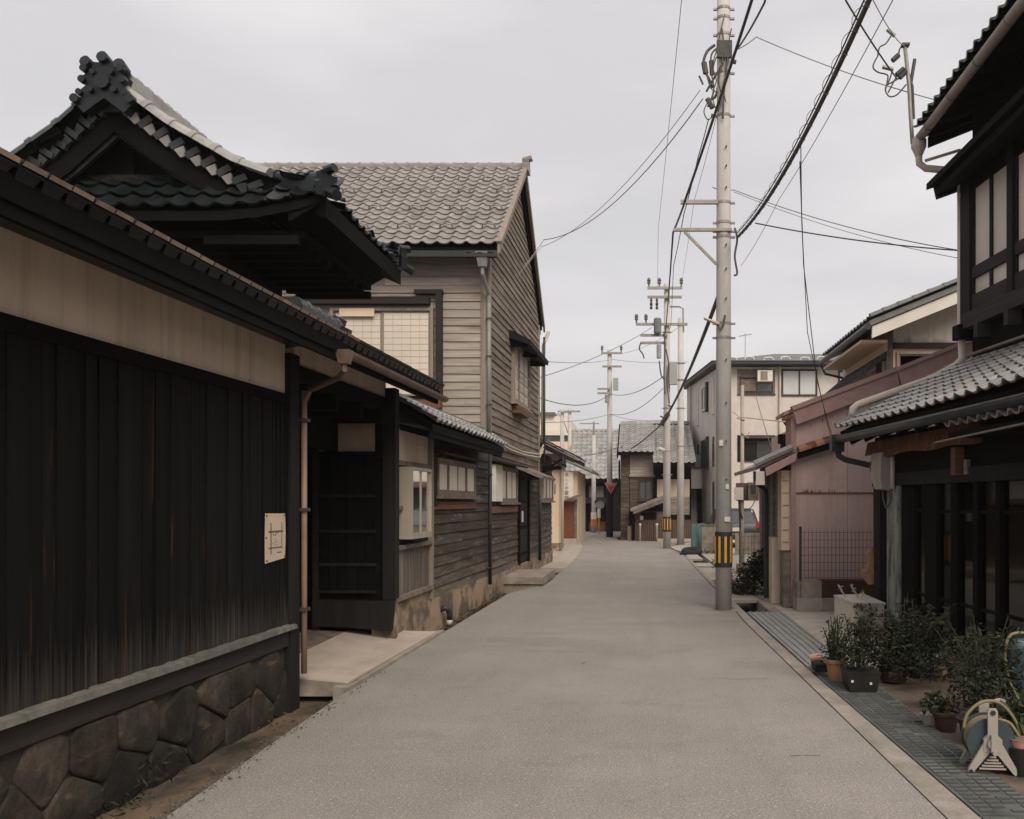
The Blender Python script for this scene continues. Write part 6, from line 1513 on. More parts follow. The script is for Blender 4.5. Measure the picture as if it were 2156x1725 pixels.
m_boxg = mat('equipment_grey', (0.30, 0.315, 0.29), (0.26, 0.27, 0.25), ns=3, rough=0.6, bump=0)
p2, X2, Y2, Z2 = far_pole('utility_pole', 'concrete pole carrying the transformer, with striped guard, beyond the near pole', 1404, 1155, 599, .145, .105,
    arms=[(1363, 1436, 609, (1366, 1388, 1434)), (1363, 1435, 628, ()), (1339, 1447, 685, (1340, 1360)), (1348, 1405, 708, ()), (1348, 1403, 724, ())],
    boxes=[(1376, 1392, 674, 706, m_trans, True), (1382, 1392, 728, 758, m_boxg, True), (1409, 1425, 765, 812, m_boxg, False)], g=(.62, 1.17))
mb = MB()
for (a, b) in ((1371, 652), (1383, 652)): mb.lathe(tuple(P(a, b, Y2 - .2)), [(.02, 0), (.06, .05), (.03, .12), (.06, .2), (.03, .28), (.05, .34), (.02, .42)], 8)
mb.build('hanging_insulators', m_iron, p2)
for pts in ([(1398, 700), (1400, 740), (1398, 790), (1400, 830)], [(1388, 760), (1392, 790), (1400, 800)], [(1349, 722), (1346, 735), (1353, 745), (1356, 755)], [(1402, 735), (1408, 770), (1404, 800), (1409, 850)]):
    loop(p2, [P(a, b, Y2 - .3) for a, b in pts], .025, m_cable)
mb = MB(); mb.tube([P(1406, 646, Y2), P(1430, 646, Y2), P(1438, 650, Y2), P(1439, 700, Y2)], .03, 6); mb.build('bent_conduit', m_steel, p2)
mb = MB(); mb.tube([P(1385, 944, Y2 - .5), P(1397, 948, Y2 - .2)], .07, 8); mb.build('street_light', m_white, p2)
for py in (700, 860, 950, 1000): band(p2, X2, Y2, Z2(py), .14)
p3, X3, Y3, Z3 = far_pole('utility_pole', 'bare concrete pole standing just right of the transformer pole', 1433, 1147, 670, .15, .11)
for py in (685, 765, 800, 860, 940): band(p3, X3, Y3, Z3(py), .15)
p4, X4, Y4, Z4 = far_pole('utility_pole', 'concrete pole with two crossarms beside the red stop sign', 1283.5, 1131, 737, .15, .11,
    arms=[(1266, 1310, 745, (1268, 1308)), (1268, 1309, 773, ()), (1258, 1285, 820, ()), (1258, 1285, 829, ())], boxes=[(1291, 1302, 798, 823, m_boxg, False), (1274, 1284, 832, 850, m_boxg, True)])
mb = MB(); mb.tube([(X4, Y4, -.1), (X4, Y4, 2.4)], .17, 14); mb.build('dark_wrap', m_darkv, p4)
p5, X5, Y5, Z5 = far_pole('utility_pole', 'slim pole with thin top mast between the stop sign and the white signboard', 1250, 1122, 917, .13, .11)
mb = MB(); mb.tube([(X5, Y5, Z5(917)), (X5, Y5, Z5(888))], .05, 6); mb.box(X5 - .8, X5 + .3, Y5 - .04, Y5 + .04, Z5(893), Z5(891)); mb.build('top_mast', m_steel, p5)
mb = MB(); mb.tube([(X5, Y5, .35), (X5, Y5, .75)], .17, 12); mb.build('orange_wrap', m_orange, p5)
mb = MB(); mb.tube([(X5, Y5, .76), (X5, Y5, 1.15)], .16, 12); mb.build('white_wrap', m_white, p5)
for (lab, px, pyt, Y) in (('pale slim pole rising behind the left rooftops, left one of a pair', 1183.5, 862, 48), ('taller slim pole with a crossarm behind the left rooftops, right one of a pair', 1199.5, 860, 56)):
    x = (px - 1350) / 1950 * Y; h = 1.7 + (1058 - pyt) / 1950 * Y
    t = pole_base('utility_pole', lab, x, Y, h, .12 if Y < 50 else .14, .10)
    if Y > 50:
        MB().box(x - .7, x + .65, Y - .2, Y - .12, h - .25, h - .15).build('crossarm', m_steel, t)
        loop(t, [(x - .7, Y - .2, h - .3), (x - .35, Y - .2, h - .8), (x - .1, Y - .2, h - 1.5)], .04, m_steel)
    else: MB().box(x - .05, x + .5, Y - .2, Y - .12, h - .2, h - .12).build('crossarm', m_steel, t)

# ================================================================== CABLES
def cable(label, pts, r, m=None, sag=0.0, n=16, name='overhead_cable', extra=None):
    path = []
    for i in range(len(pts) - 1): path += arc(pts[i], pts[i + 1], sag if not isinstance(sag, (list, tuple)) else sag[i], n)[(1 if i else 0):]
    mb = MB(); mb.smooth = True; mb.tube(path, r, 6); o = mb.build(name, m or m_cable)
    tag(o, label, 'cable', 'overhead cables')
    return o, path
# thick telephone bundle from overhead to the near pole and on
A0 = Vector((1.98, -6, 5.75)); A1 = P(1830, 0, 7.6); A2 = P(1552, 500, Y1 - .1)
o, path = cable('thickest black telephone bundle slanting from top right down to the near pole', [A0, A1, A2], .0234, sag=[.05, .23], n=26)
mb = MB(); sp = []
for i in range(len(path) - 1):
    for k in range(10):
        t = i + k / 10; p = path[i].lerp(path[i + 1], k / 10); a = t * 5.0; sp.append(p + Vector((math.cos(a) * .05 - .015, 0, math.sin(a) * .05 + .015)))
mb.tube(sp, .0035, 4, cap=False); mb.build('support_spiral', m_cableg, o)
mb = MB(); d0 = [p + Vector((-.02, 0, .05)) for p in path]; mb.tube(d0, .008, 5); mb.build('messenger_wire', m_cable, o)
o, path = cable('thick black bundle running from the near pole down to the transformer pole', [P(1514, 620, Y1), P(1440, 806, 26), P(1394, 892, Y2 - .2)], .0351, sag=.05)
mb = MB(); rr = random.Random(5)
for p in path[18:]:
    if rr.random() < .6: mb.tube([p, p + Vector((rr.uniform(-.3, .1), 0, rr.uniform(-.2, .1)))], .03, 5)
mb.tube([path[-6], path[-1]], .09, 6); mb.build('splice_sleeve', m_cable, o)
cable('black cable sagging from the transformer pole onto the brown corner house roof', [P(1394, 892, Y2), P(1329, 945, 41.8)], .0273, sag=.05)
cable('black cable crossing in front of the near pole from top to its upper bracket', [Vector((1.02, -6, 6.95)), P(1583, 0, 10.6), P(1441, 426, Y1 - .1)], .0187, sag=[.03, .04])
cable('thin black cable from near bracket via lower bracket to the transformer pole', [P(1441, 428, Y1), P(1417, 490, Y1 + .1), P(1401, 700, Y2)], .0156, sag=[.01, .1])
cable('thin cable leaving the frame top beside the near pole', [Vector((1.5, 2, 9.3)), P(1610, 5, 11.5), P(1552, 104, Y1)], .0140, sag=.03)
cable('twin grey wire from the near pole top across to the shop house upper eave', [P(1548, 106, Y1), P(1592, 78, 14.5), P(1975, 212, 13.4)], .0078, m_cableg, sag=[.02, .06])
cable('lower grey wire from the near pole to the tall wooden house gable', [P(1480, 208, Y1), P(1145, 505, 22.5), P(1104, 560, 20.9)], .0094, m_cableg, sag=[.5, .02])
cable('upper thin grey wire from the near pole to the tall wooden house gable', [P(1474, 190, Y1), P(1140, 520, 22.8), P(1080, 590, 20.2)], .0062, m_cableg, sag=[.4, .02])
cable('faint double wire from behind the near pole to the shop house corner', [P(1500, 395, Y1 + .3), P(1545, 400, Y1), P(2024, 528, 13.3)], .0070, m_cableg, sag=[.02, .10])
cable('faint lower wire alongside the double wire to the shop house corner', [P(1545, 404, Y1), P(2024, 545, 13.3)], .0047, m_cableg, sag=.10)
cable('dark service wire from the bundle end to the shop house corner post', [P(1590, 470, 13.2), P(2024, 528, 13.25)], .0094, sag=.05)
cable('left strand of the drop wire hanging from the bundle to the mauve shed', [P(1686, 305, 10.2), P(1688, 470, 11.3), P(1700, 700, 13), P(1752, 935, 14.75)], .0055, sag=[.03, 0, .03])
cable('right strand of the drop wire hanging from the bundle to the mauve shed', [P(1684, 340, 10.2), P(1692, 560, 11.6), P(1720, 800, 13.4), P(1758, 935, 14.75)], .0062, sag=[.03, 0, .05])
cable('faint high wire left of the near pole running from the frame top downwards', [Vector((.72, 3, 9.9)), P(1435, 0, 13.8), P(1386, 480, Y2 - 6), P(1384, 604, Y2)], .0055, m_cableg, sag=.05)
cable('faint vertical wire just left of the near pole shaft', [P(1512, 230, Y1), P(1462, 420, 20), P(1434, 604, Y2)], .0047, m_cableg, sag=.05)
cable('wavy thin wire from the splice sleeves down to the near bracket', [P(1492, 250, Y1), P(1470, 330, Y1 + .4), P(1440, 450, Y1 + .8), P(1418, 560, 19), P(1412, 690, Y2)], .0078, sag=[.02, .03, .03, .1])
cable('thin wire along the upper left running parallel to the bundle', [P(1880, 0, 6.5), P(1640, 420, 13), P(1560, 560, 16)], .0039, m_cableg, sag=.05)
cable('wire from the transformer crossarm to the tall wooden house far corner', [P(1372, 690, Y2), P(1136, 795, 25)], .0125, m_cableg, sag=.15)
cable('horizontal wire from the house past the stop sign pole crossarm', [P(1136, 760, 25), P(1290, 757, Y4), P(1450, 762, 44)], .0109, m_cableg, sag=.1)
cable('deep sagging wire from the house past the stop sign pole to the transformer pole', [P(1136, 838, 25), P(1284, 830, Y4), P(1400, 790, Y2)], .0140, sag=[.35, .3])
cable('sagging wire from the stop sign pole up to the equipment box', [P(1286, 872, Y4), P(1396, 818, Y2)], .0140, m_cableg, sag=.35)
cable('long low wire between the rooftop poles and the transformer pole', [P(1136, 890, 26), P(1284, 872, Y4), P(1404, 884, Y2)], .0109, m_cableg, sag=[.1, .15])
cable('faint wire from the stop sign pole crossarm to the bare pole', [P(1305, 745, Y4), P(1433, 686, Y3)], .0078, m_cableg, sag=.2)
cable('pale cable from the stop sign pole to the brown corner house eave', [P(1230, 958, 50), P(1312, 938, 42)], .0234, m_cableg, sag=.1)
cable('pale conduit cable crossing from the near pole to the mauve shed rear eave', [P(1543, 868, 18.4), P(1556, 878, 18.3), P(1670, 890, 18.0)], .0125, m_pipew, sag=[-.01, 0])
cable('thin black wire hanging across the apartment block front', [P(1590, 830, 24), P(1640, 990, 18.2)], .0094, sag=.05)
cable('wire crossing from top right to the mast insulators on the shop house', [P(1780, 0, 10.5), P(1888, 165, 13.2)], .0109, sag=.03)
cable('second wire at top right ending at the small clamp by the mast', [P(1838, 0, 10.8), P(1880, 72, 13.2), P(1905, 98, 13.4)], .0062, m_cableg, sag=.02)

# service mast on the shop house eave
mast = thing('service_mast', 'thin bent service mast with insulators and looped wires on the shop house gutter end', 'mast', (4.0, 13.45, 6.8))
def w(px, py): return P(px, py, 13.45)
mb = MB(); mb.smooth = True; mb.tube([w(1939, 318), w(1921, 302), w(1917, 240), w(1914, 180), w(1905, 96)], .030, 8); mb.build('mast_tube', m_steel, mast)
mb = MB(); mb.tube([w(1924, 250), w(1921, 182), w(1916, 165)], .02, 6); mb.tube([w(1926, 125), w(1917, 178)], .026, 6); mb.build('side_conduit', m_iron, mast)
mb = MB(); mb.box(*sorted((w(1898, 0).x, w(1914, 0).x)), 13.4, 13.5, w(0, 98).z, w(0, 93).z); mb.build('top_cap', m_iron, mast)
mb = MB()
for (a, b, c, d) in ((1879, 128, 1892, 116), (1888, 158, 1903, 145), (1894, 164, 1908, 150)): mb.tube([w(a, b), w(c, d)], .038, 8)
mb.build('insulators', m_iron, mast)
mb = MB()
for (a, b, c, d) in ((1858, 141, 1880, 146), (1868, 62, 1884, 76)): mb.tube([w(a, b), w(c, d)], .03, 7)
mb.build('wire_clamps', m_steel, mast)
for pts in ([(1880, 146), (1872, 170), (1864, 188), (1872, 203), (1888, 200), (1908, 178)], [(1848, 118), (1838, 140), (1848, 152), (1868, 158), (1868, 172), (1864, 190)], [(1876, 76), (1865, 92), (1852, 100), (1848, 118)], [(1892, 116), (1894, 104), (1900, 97)], [(1870, 195), (1888, 160)], [(1866, 180), (1893, 165)]):
    loop(mast, [w(a, b) for a, b in pts], .011, m_cable)

# ================================================================== FAR STREET OBJECTS
sign = thing('stop_sign', 'red inverted triangle stop sign with white Japanese lettering on the far pole', 'road sign', (X4, Y4 - .2, 2.2))
k4 = (Y4 - .25) / 1950
cxs, czs = (1286 - 1350) * k4, 1.7 + (1058 - 1024) * k4
def tri(s): return [(cxs - .31 * s, czs + .16 * s + .0), (cxs + .31 * s, czs + .16 * s), (cxs, czs - .36 * s)]
MB().prism(tri(1.0), 1, Y4 - .25, Y4 - .23).build('plate', m_white, sign)
MB().prism(tri(.90), 1, Y4 - .256, Y4 - .251).build('red_face', m_red, sign)
writing(sign, '止まれ', (cxs, Y4 - .259, czs + .06), .15, m_white)
MB().box(X4 - .03, X4 + .03, Y4 - .229, Y4 - .10, czs - .1, czs + .05).build('bracket', m_steel, sign)
mir = thing('traffic_mirror', 'round traffic mirror with dark hood on an orange post at the junction', 'traffic mirror', (-2.2, 50.5, 0))
ym = 50.5; km = ym / 1950; xm = (1263 - 1350) * km; zm = 1.7 + (1058 - 1062) * km
mb = MB(); mb.tube([(xm, ym - .05, zm), (xm, ym, zm)], .25, 18); mb.build('mirror', m_mirror, mir)
mb = MB(); mb.tube([(xm + .27 * math.cos(t), ym - .10, zm + .02 + .27 * math.sin(t)) for t in np.linspace(.2, math.pi - .2, 9)], .05, 6); mb.build('hood', m_pipeb, mir)
mb = MB(); mb.tube([(xm - .05, ym + .04, -.02), (xm - .05, ym + .04, zm - .2)], .05, 8); mb.build('post', m_orange, mir)
mb = MB(); mb.tube([(xm - .05, ym + .04, .85), (xm - .05, ym + .04, 1.35)], .085, 8); mb.build('white_sleeve', m_white, mir)
bol = thing('bollard', 'left one of two slim white bollards before the brown corrugated fence', 'bollard', (-.05, 40.55, 0), 'white bollards by the corner house')
mb = MB(); mb.smooth = True; mb.lathe((-.05, 40.55, -.02), [(.04, 0), (.04, .70), (.06, .72), (.06, .77), (.03, .80)], 12); mb.build('bollard_post', m_white, bol)
b2 = bol.copy(); COL.objects.link(b2); b2.location = (.68, 40.55, 0); b2['label'] = 'right one of two slim white bollards before the brown corrugated fence'
for ch in list(bol.children):
    c = ch.copy(); COL.objects.link(c); c.parent = b2; c.matrix_parent_inverse = ch.matrix_parent_inverse.copy()
# block walls, fence, green sheet, tyre
bw = thing('block_wall', 'mossy grey concrete wall stub between teal sheet and near pole', 'wall', (2.2, 31, 0))
for r_ in range(4):
    for c_ in range(3):
        a = 2.02 + c_ * .40 + (.0 if r_ % 2 else .12); b = min(a + .39, 3.05)
        MB().box(max(2.02, a - .12 if c_ == 0 else a), b, 30.9, 31.05, -.02 + r_ * .235, .21 + r_ * .235).build('block', m_block, bw)
MB().box(2.0, 3.06, 30.87, 31.08, .925, .96).build('coping', m_cope, bw)
mb = MB(); leaf_cloud(mb, (2.5, 30.8, .06), (.5, .12, .10), 150, .07, random.Random(2)); mb.build('moss_tuft', m_moss, bw)
bw2 = thing('parking_wall', 'long low dark concrete wall in front of the parked car', 'wall', (4, 30, 0))
for i in range(5): MB().box(3.07 + i * .6, 3.66 + i * .6, 30.2, 30.35, -.02, .70).build('block', m_block, bw2)
MB().box(2.1, 6.2, 22.9, 23.1, -.02, .24).build('kerb_block', m_block, None) if False else None
tl_ = thing('teal_sheet_fence', 'narrow teal corrugated sheet standing at the end of the mossy wall stub', 'fence', (1.8, 31, 0))
F_ = Frame((1.65, 30.6, 0), Vector((.35, 1, 0)).normalized(), Vector((-1, .35, 0)).normalized())
mb = MB(F_); corrugated(mb, 0, 1.6, .0, .98, .02, .16); mb.build('sheet', m_teal, tl_)
tyre = thing('old_tyre', 'black half-flattened tyre lying by the kerb near the teal sheet', 'tyre', (1.75, 30.4, 0))
mb = MB(); mb.smooth = True
mb.tube([(1.66 + .26 * math.cos(t), 30.3 + .22 * math.sin(t), .10 + .05 * math.sin(t)) for t in np.linspace(0, 2 * math.pi, 20)], .095, 10, cap=False); mb.build('tread', m_rubber, tyre)
mb = MB(); mb.hexa([(1.25, 29.95, .0), (1.62, 29.95, .0), (1.62, 30.1, .0), (1.25, 30.1, .0), (1.25, 29.95, .06), (1.62, 29.95, .10), (1.62, 30.1, .10), (1.25, 30.1, .06)]); mb.build('rubber_flap', m_rubber, tyre)
gd = thing('yard_kerb', 'low concrete kerb wall carrying the thin mesh fence beside the shed', 'kerb', (3, 22.5, 0))
for i in range(4): MB().box(2.30 + i * .7, 2.99 + i * .7, 22.3, 22.45, -.02, .22).build('block', m_block, gd)
def meshfence(name, label, F, u0, u1, z0, z1, pu, pz, rw, posts):
    t = thing(name, label, 'fence', tuple(F((u0 + u1) / 2, 0, 0)))
    mb = MB(F); u = u0
    while u <= u1 + .001: mb.box(u - rw, u + rw, -rw, rw, z0, z1); u += pu
    mb.build('vertical_wires', m_mesh, t)
    mb = MB(F); z = z0 + .02
    while z <= z1 + .001: mb.box(u0, u1, rw, 3 * rw, z - rw, z + rw); z += pz
    mb.build('horizontal_wires', m_mesh, t)
    for (p_, m) in posts:
        mb = MB(F); mb.tube([(p_, -.02, -.0), (p_, -.02, z1 + .05)], .022, 8); mb.build('post', m, t)
    return t
meshfence('mesh_fence', 'thin wire mesh fence on low kerb in front of the parking yard', facing(22.35), 2.42, 5.0, .22, 1.0, .08, .16, .004, [(2.42, m_pipew), (4.4, m_pipew)])
meshfence('mesh_fence', 'dark wire mesh fence panel before the mauve shed front', facing(14.52), 2.50, 3.64, .50, 1.27, .061, .118, .0032, [(2.50, m_pipeb)])
lw = thing('shed_footing_wall', 'low patched concrete wall under the mesh fence before the mauve shed', 'wall', (3, 14.6, 0))
for (a, b, m) in ((2.44, 2.84, m_conc), (2.845, 3.25, m_block), (3.255, 3.75, m_block)): MB().box(a, b, 14.5, 14.9, .0, .20).build('block', m, lw)
for (a, b, m) in ((2.44, 2.83, m_block), (2.835, 3.75, m_brownpot)): MB().box(a, b, 14.52, 14.9, .203, .47).build('block', m, lw)
mp_ = thing('meter_post', 'slim white post carrying a white and a brown meter box beside the near pole', 'meter post', (2.45, 22.6, 0))
mb = MB(); mb.tube([(2.46, 22.55, -.02), (2.46, 22.55, 4.55)], .045, 8); mb.build('post', m_pipew, mp_)
MB().box(2.26, 2.46, 22.3, 22.45, 1.76, 2.06).build('white_box', m_white, mp_)
MB().box(2.30, 2.62, 22.46, 22.52, 1.74, 2.17).build('back_board', m_brownf, mp_)
b_ = MB().box(2.58, 2.83, 22.3, 22.5, 1.74, 2.18).build('brown_box', m_rail, mp_)
MB().box(2.64, 2.76, 22.28, 22.299, 1.92, 2.12).build('dial_window', m_paned, b_)
loop(mp_, [(2.38, 22.4, 1.74), (2.40, 22.45, 1.5), (2.46, 22.5, 1.3)], .02, m_cable); loop(mp_, [(2.75, 22.4, 1.74), (2.66, 22.42, 1.58), (2.5, 22.5, 1.5)], .01, m_cable)
loop(mp_, [(2.36, 22.4, 1.74), (2.40, 22.5, 1.2), (2.40, 22.52, .2)], .02, m_pipeb)
mb = MB(); mb.tube([(2.42, 22.5, 3.4), (2.6, 22.45, 3.25), (2.62, 22.5, 3.4)], .015, 5); mb.tube([(2.32, 22.5, 3.75), (2.52, 22.5, 3.7)], .015, 5); mb.build('wire_hook', m_cableg, mp_)

# parked car, seen from behind
car = thing('parked_car', 'dark hatchback parked tail towards the street in front of the apartment block', 'car', (3.75, 36, 0))
cx0, cx1, cy0, cy1 = 2.74, 4.41, 34.6, 38.6
prof = [(cy0 + .02, .30), (cy0, .55), (cy0 + .04, .86), (cy0 + .42, 1.36), (cy0 + .75, 1.43), (cy0 + 2.0, 1.44), (cy0 + 2.75, .98), (cy1 - .2, .84), (cy1, .6), (cy1, .28)]
pts = []; fs = []; n = len(prof)
for (sx, zs) in ((0, 0), (.06, 1), (.94, 1), (1, 0)):
    for (y, z) in prof:
        tum = .13 if z > 1.0 else 0
        w_ = cx1 - cx0; x = cx0 + w_ * sx
        x += tum if sx < .5 else -tum
        pts.append((x, y, z + (.03 if 0 < sx < 1 and z > .5 else 0)))
for c in range(3): fs += [(c * n + i, c * n + i + 1, (c + 1) * n + i + 1, (c + 1) * n + i) for i in range(n - 1)]
fs += [tuple(range(n)), tuple(range(3 * n, 4 * n))[::-1], (0, n, 2 * n, 3 * n)]
mb = MB(); mb.smooth = True; mb.add(pts, fs); mb.build('body', m_carp, car)
MB().hexa([(cx0 + .14, cy0 + .045, .93), (cx1 - .14, cy0 + .045, .93), (cx1 - .14, cy0 + .08, .93), (cx0 + .14, cy0 + .08, .93), (cx0 + .25, cy0 + .33, 1.36), (cx1 - .25, cy0 + .33, 1.36), (cx1 - .25, cy0 + .40, 1.36), (cx0 + .25, cy0 + .40, 1.36)]).build('rear_window', m_glass, car)
for (a, b) in ((cx0 - .005, cx0 + .12), (cx1 - .12, cx1 + .005)): MB().hexa([(a, cy0 + .0, .74), (b, cy0 + .0, .74), (b, cy0 + .2, .74), (a, cy0 + .2, .74), (a + .01, cy0 + .03, .98), (b - .01, cy0 + .03, .98), (b - .01, cy0 + .25, .98), (a + .01, cy0 + .25, .98)]).build('tail_lamp', m_tail, car)
MB().box(cx0 + .05, cx1 - .05, cy0 - .06, cy0 + .05, .32, .55).build('bumper', m_carp, car)
MB().box(cx0 + .1, cx1 - .1, cy0 - .065, cy0 - .0601, .50, .535).build('bumper_trim', m_steel, car)
MB().box(cx0 + .65, cx1 - .65, cy0 - .03, cy0 + .02, .62, .76).build('number_plate', m_white, car)
MB().hexa([(cx1 - .20, cy0 + .28, 1.1), (cx1 - .16, cy0 + .28, 1.1), (cx1 - .155, cy0 + .33, 1.1), (cx1 - .195, cy0 + .33, 1.1), (cx1 - .26, cy0 + .40, 1.40), (cx1 - .22, cy0 + .40, 1.40), (cx1 - .21, cy0 + .44, 1.38), (cx1 - .25, cy0 + .44, 1.38)]).build('pillar_highlight', m_white, car)  # white strip painted as the highlight on the rear pillar
for (x, y) in ((cx0 + .02, cy0 + .75), (cx1 - .02, cy0 + .75), (cx0 + .02, cy1 - .8), (cx1 - .02, cy1 - .8)):
    mb = MB(); mb.tube([(x - .1, y, .3), (x + .1, y, .3)], .31, 18); wh = mb.build('wheel', m_rubber, car)
    mb = MB(); mb.tube([(x - .105, y, .3), (x + .105, y, .3)], .19, 14); mb.build('rim', m_steel, wh)

# ================================================================== RIGHT-HAND KERB OBJECTS
# drain covers
MB().prism([(2.205, 3), (6, 3), (6, 9.4), (3.2, 10.2), (2.205, 9.3)], 2, -.01, -.002).build('shop_floor_shade', m_shopshade, kind='structure')  # thin dark sheet laid over the concrete as painted shadow
def dcover(y0, y1, label, kind, xs=None):
    t = thing('drain_cover', label, 'drain cover', (1.95, (y0 + y1) / 2, 0), 'covers over the right-hand drain')
    def xl(y): return 1.82 - (y - 5) * .0293 if y < 9.1 else 1.71 - (y - 9.1) * .0166
    a0, a1 = xl(y0) + .012, xl(y1) + .012; b0, b1 = 2.21 - .004 * (y0 - 5), 2.21 - .004 * (y1 - 5)
    if xs: a0, b0, a1, b1 = xs
    g = .012
    MB().hexa([(a0, y0 + g, -.05), (b0, y0 + g, -.05), (b1, y1 - g, -.05), (a1, y1 - g, -.05), (a0, y0 + g, .008), (b0, y0 + g, .008), (b1, y1 - g, .008), (a1, y1 - g, .008)]).build('plate', m_cover if kind == 'rib' else m_grate if kind == 'grate' else m_conc, t)
    if kind == 'rib':
        for i in range(6):
            f = (i + .4) / 6; f2 = f + .05
            x0, x1, x2, x3 = a0 + (b0 - a0) * f, a0 + (b0 - a0) * f2, a1 + (b1 - a1) * f2, a1 + (b1 - a1) * f
            MB().hexa([(x0, y0 + g, .0085), (x1, y0 + g, .0085), (x2, y1 - g, .0085), (x3, y1 - g, .0085), (x0 + .006, y0 + g, .024), (x1 - .006, y0 + g, .024), (x2 - .006, y1 - g, .024), (x3 + .006, y1 - g, .024)]).build('rib', m_cover, t)
    if kind == 'grate':
        mb = MB(); mb2 = MB(); nrow = int((y1 - y0) / .075)
        for col in range(4):
            f0 = .06 + col * .235; f1 = f0 + .19
            for r_ in range(nrow):
                y = y0 + .05 + r_ * (y1 - y0 - .08) / nrow
                if R.random() < .08: continue
                s = (y - y0) / (y1 - y0); xa = a0 + (a1 - a0) * s; xb = b0 + (b1 - b0) * s
                mb.box(xa + (xb - xa) * f0, xa + (xb - xa) * f1, y, y + .024, .0085, .0115)
                mb2.box(xa + (xb - xa) * f0, xa + (xb - xa) * f1, y + .026, y + .04, .0085, .018)
        mb.build('slots', m_slot, t, kind='stuff'); mb2.build('raised_bars', m_grate, t, kind='stuff')
    return t
names = ['nearest', 'second', 'third', 'fourth', 'fifth']
ys = [3.9, 5.0, 6.1, 7.2, 8.25, 9.05]
labs = ['dark slotted drain grating nearest the camera, running out of the frame', 'dark slotted drain grating beside the hose reel', 'dark slotted drain grating in front of the leafy clay pot', 'dark slotted drain grating just before the black planter', 'dark slotted drain grating under the terracotta pot']
for i in range(5): dcover(ys[i], ys[i + 1], labs[i], 'grate')
dcover(9.55, 11.95, 'near grey steel drain plate with lengthwise ribs before the plants', 'rib')
dcover(11.97, 14.3, 'far grey steel drain plate with lengthwise ribs by the open drain', 'rib')
dcover(16.1, 17.2, 'concrete drain slab just behind the near pole', 'slab', (1.52, 2.05, 1.50, 2.02))
dcover(20.2, 24.0, 'long grey drain slab beyond the near pole', 'slab', (1.53, 1.98, 1.50, 1.92))
dcover(24.5, 25.9, 'short drain slab between two gaps, middle of the row', 'slab', (1.50, 1.93, 1.49, 1.92))
dcover(27.7, 31.6, 'farthest drain slab in front of the tyre', 'slab', (1.48, 1.85, 1.46, 1.80))
MB().box(2.02, 2.2, 14.3, 20, -.3, -.01).build('drain_edge_wall', m_block, kind='structure')
MB().prism([(1.86, 3.5), (2.17, 3.5), (2.17, 14.3), (1.72, 14.3)], 2, -.36, -.055).build('drain_bed', m_drain, kind='structure')

def plant_leaves(name, t, specs, m, seed, shape=None):
    mb = MB(); rr = random.Random(seed)
    for (c, r, n, s) in specs: leaf_cloud(mb, c, r, n, s, rr, shape)
    return mb.build(name, m, t)
def sprigs(t, c, n, h, spread, seed, m, leaf=.03, lm=None, nl=14):
    rr = random.Random(seed); mb = MB(); ml = MB()
    for _ in range(n):
        a = rr.uniform(0, 6.283); d = rr.uniform(.0, spread); hh = h * rr.uniform(.6, 1.1)
        b = Vector((c[0] + rr.gauss(0, .03), c[1] + rr.gauss(0, .03), c[2])); e = b + Vector((math.cos(a) * d, math.sin(a) * d, hh))
        mid = b.lerp(e, .5) + Vector((0, 0, hh * .12)); mb.tube([b, mid, e], .004, 4)
        for k in range(nl):
            s = rr.uniform(.2, 1); p = (b.lerp(mid, s * 2) if s < .5 else mid.lerp(e, s * 2 - 1))
            leaf_cloud(ml, p, (.03, .03, .02), 1, leaf, rr)
    mb.build('stems', m_stem, t); ml.build('foliage', lm or m, t)
def pot(t, c, r0, r1, h, m, rim=True, soil=True):
    mb = MB(); mb.smooth = False
    pr = [(r0, 0), (r1 * .93, h * .82)] + ([(r1 * 1.06, h * .83), (r1 * 1.08, h * .98), (r1 * 1.02, h), (r1 * .92, h), (r1 * .9, h * .9)] if rim else [(r1, h), (r1 * .92, h), (r1 * .9, h * .9)])
    mb.lathe(c, pr, 22); p = mb.build('pot', m, t)
    if soil: mb = MB(); mb.lathe((c[0], c[1], c[2] + h * .88), [(r1 * .89, 0), (r1 * .5, .01), (.01, .015)], 16); mb.build('soil', m_soil, p)

a = thing('potted_plant', 'terracotta pot with spiky upright green plant at the edge of the drain covers', 'plant', (1.86, 8.8, 0), 'potted plants by the shop front')
pot(a, (1.86, 8.82, .01), .075, .105, .20, m_terra)
sprigs(a, (1.86, 8.82, .19), 34, .38, .22, 3, m_leaf2, .035, m_leaf2, 16)
plant_leaves('low_leaves', a, [((1.86, 8.82, .27), (.17, .15, .10), 260, .04)], m_leaf, 4)
a = thing('potted_plant', 'square black planter with two pale tags and bushy dark plant', 'plant', (1.98, 8.35, 0), 'potted plants by the shop front')
mb = MB(); mb.hexa([(1.86, 8.25, .01), (2.10, 8.25, .01), (2.10, 8.5, .01), (1.86, 8.5, .01), (1.83, 8.22, .19), (2.13, 8.22, .19), (2.13, 8.53, .19), (1.83, 8.53, .19)]); mb.build('planter', m_darkpot, a)
mb = MB(); mb.box(1.865, 1.885, 8.222, 8.23, .10, .12); mb.box(2.03, 2.05, 8.222, 8.23, .08, .10); mb.build('tag', m_white, a)
plant_leaves('foliage', a, [((1.97, 8.38, .32), (.22, .17, .18), 520, .045), ((2.05, 8.45, .50), (.16, .15, .2), 300, .05)], m_leaf, 5)
plant_leaves('new_leaves', a, [((1.92, 8.3, .30), (.15, .12, .12), 110, .035)], m_leaf2, 81)
sprigs(a, (1.98, 8.4, .2), 16, .45, .2, 6, m_leaf, .035, m_leaf)
a = thing('potted_plant', 'large dark bushy plant with arching fronds before the shop glass', 'plant', (2.4, 8.9, 0), 'potted plants by the shop front')
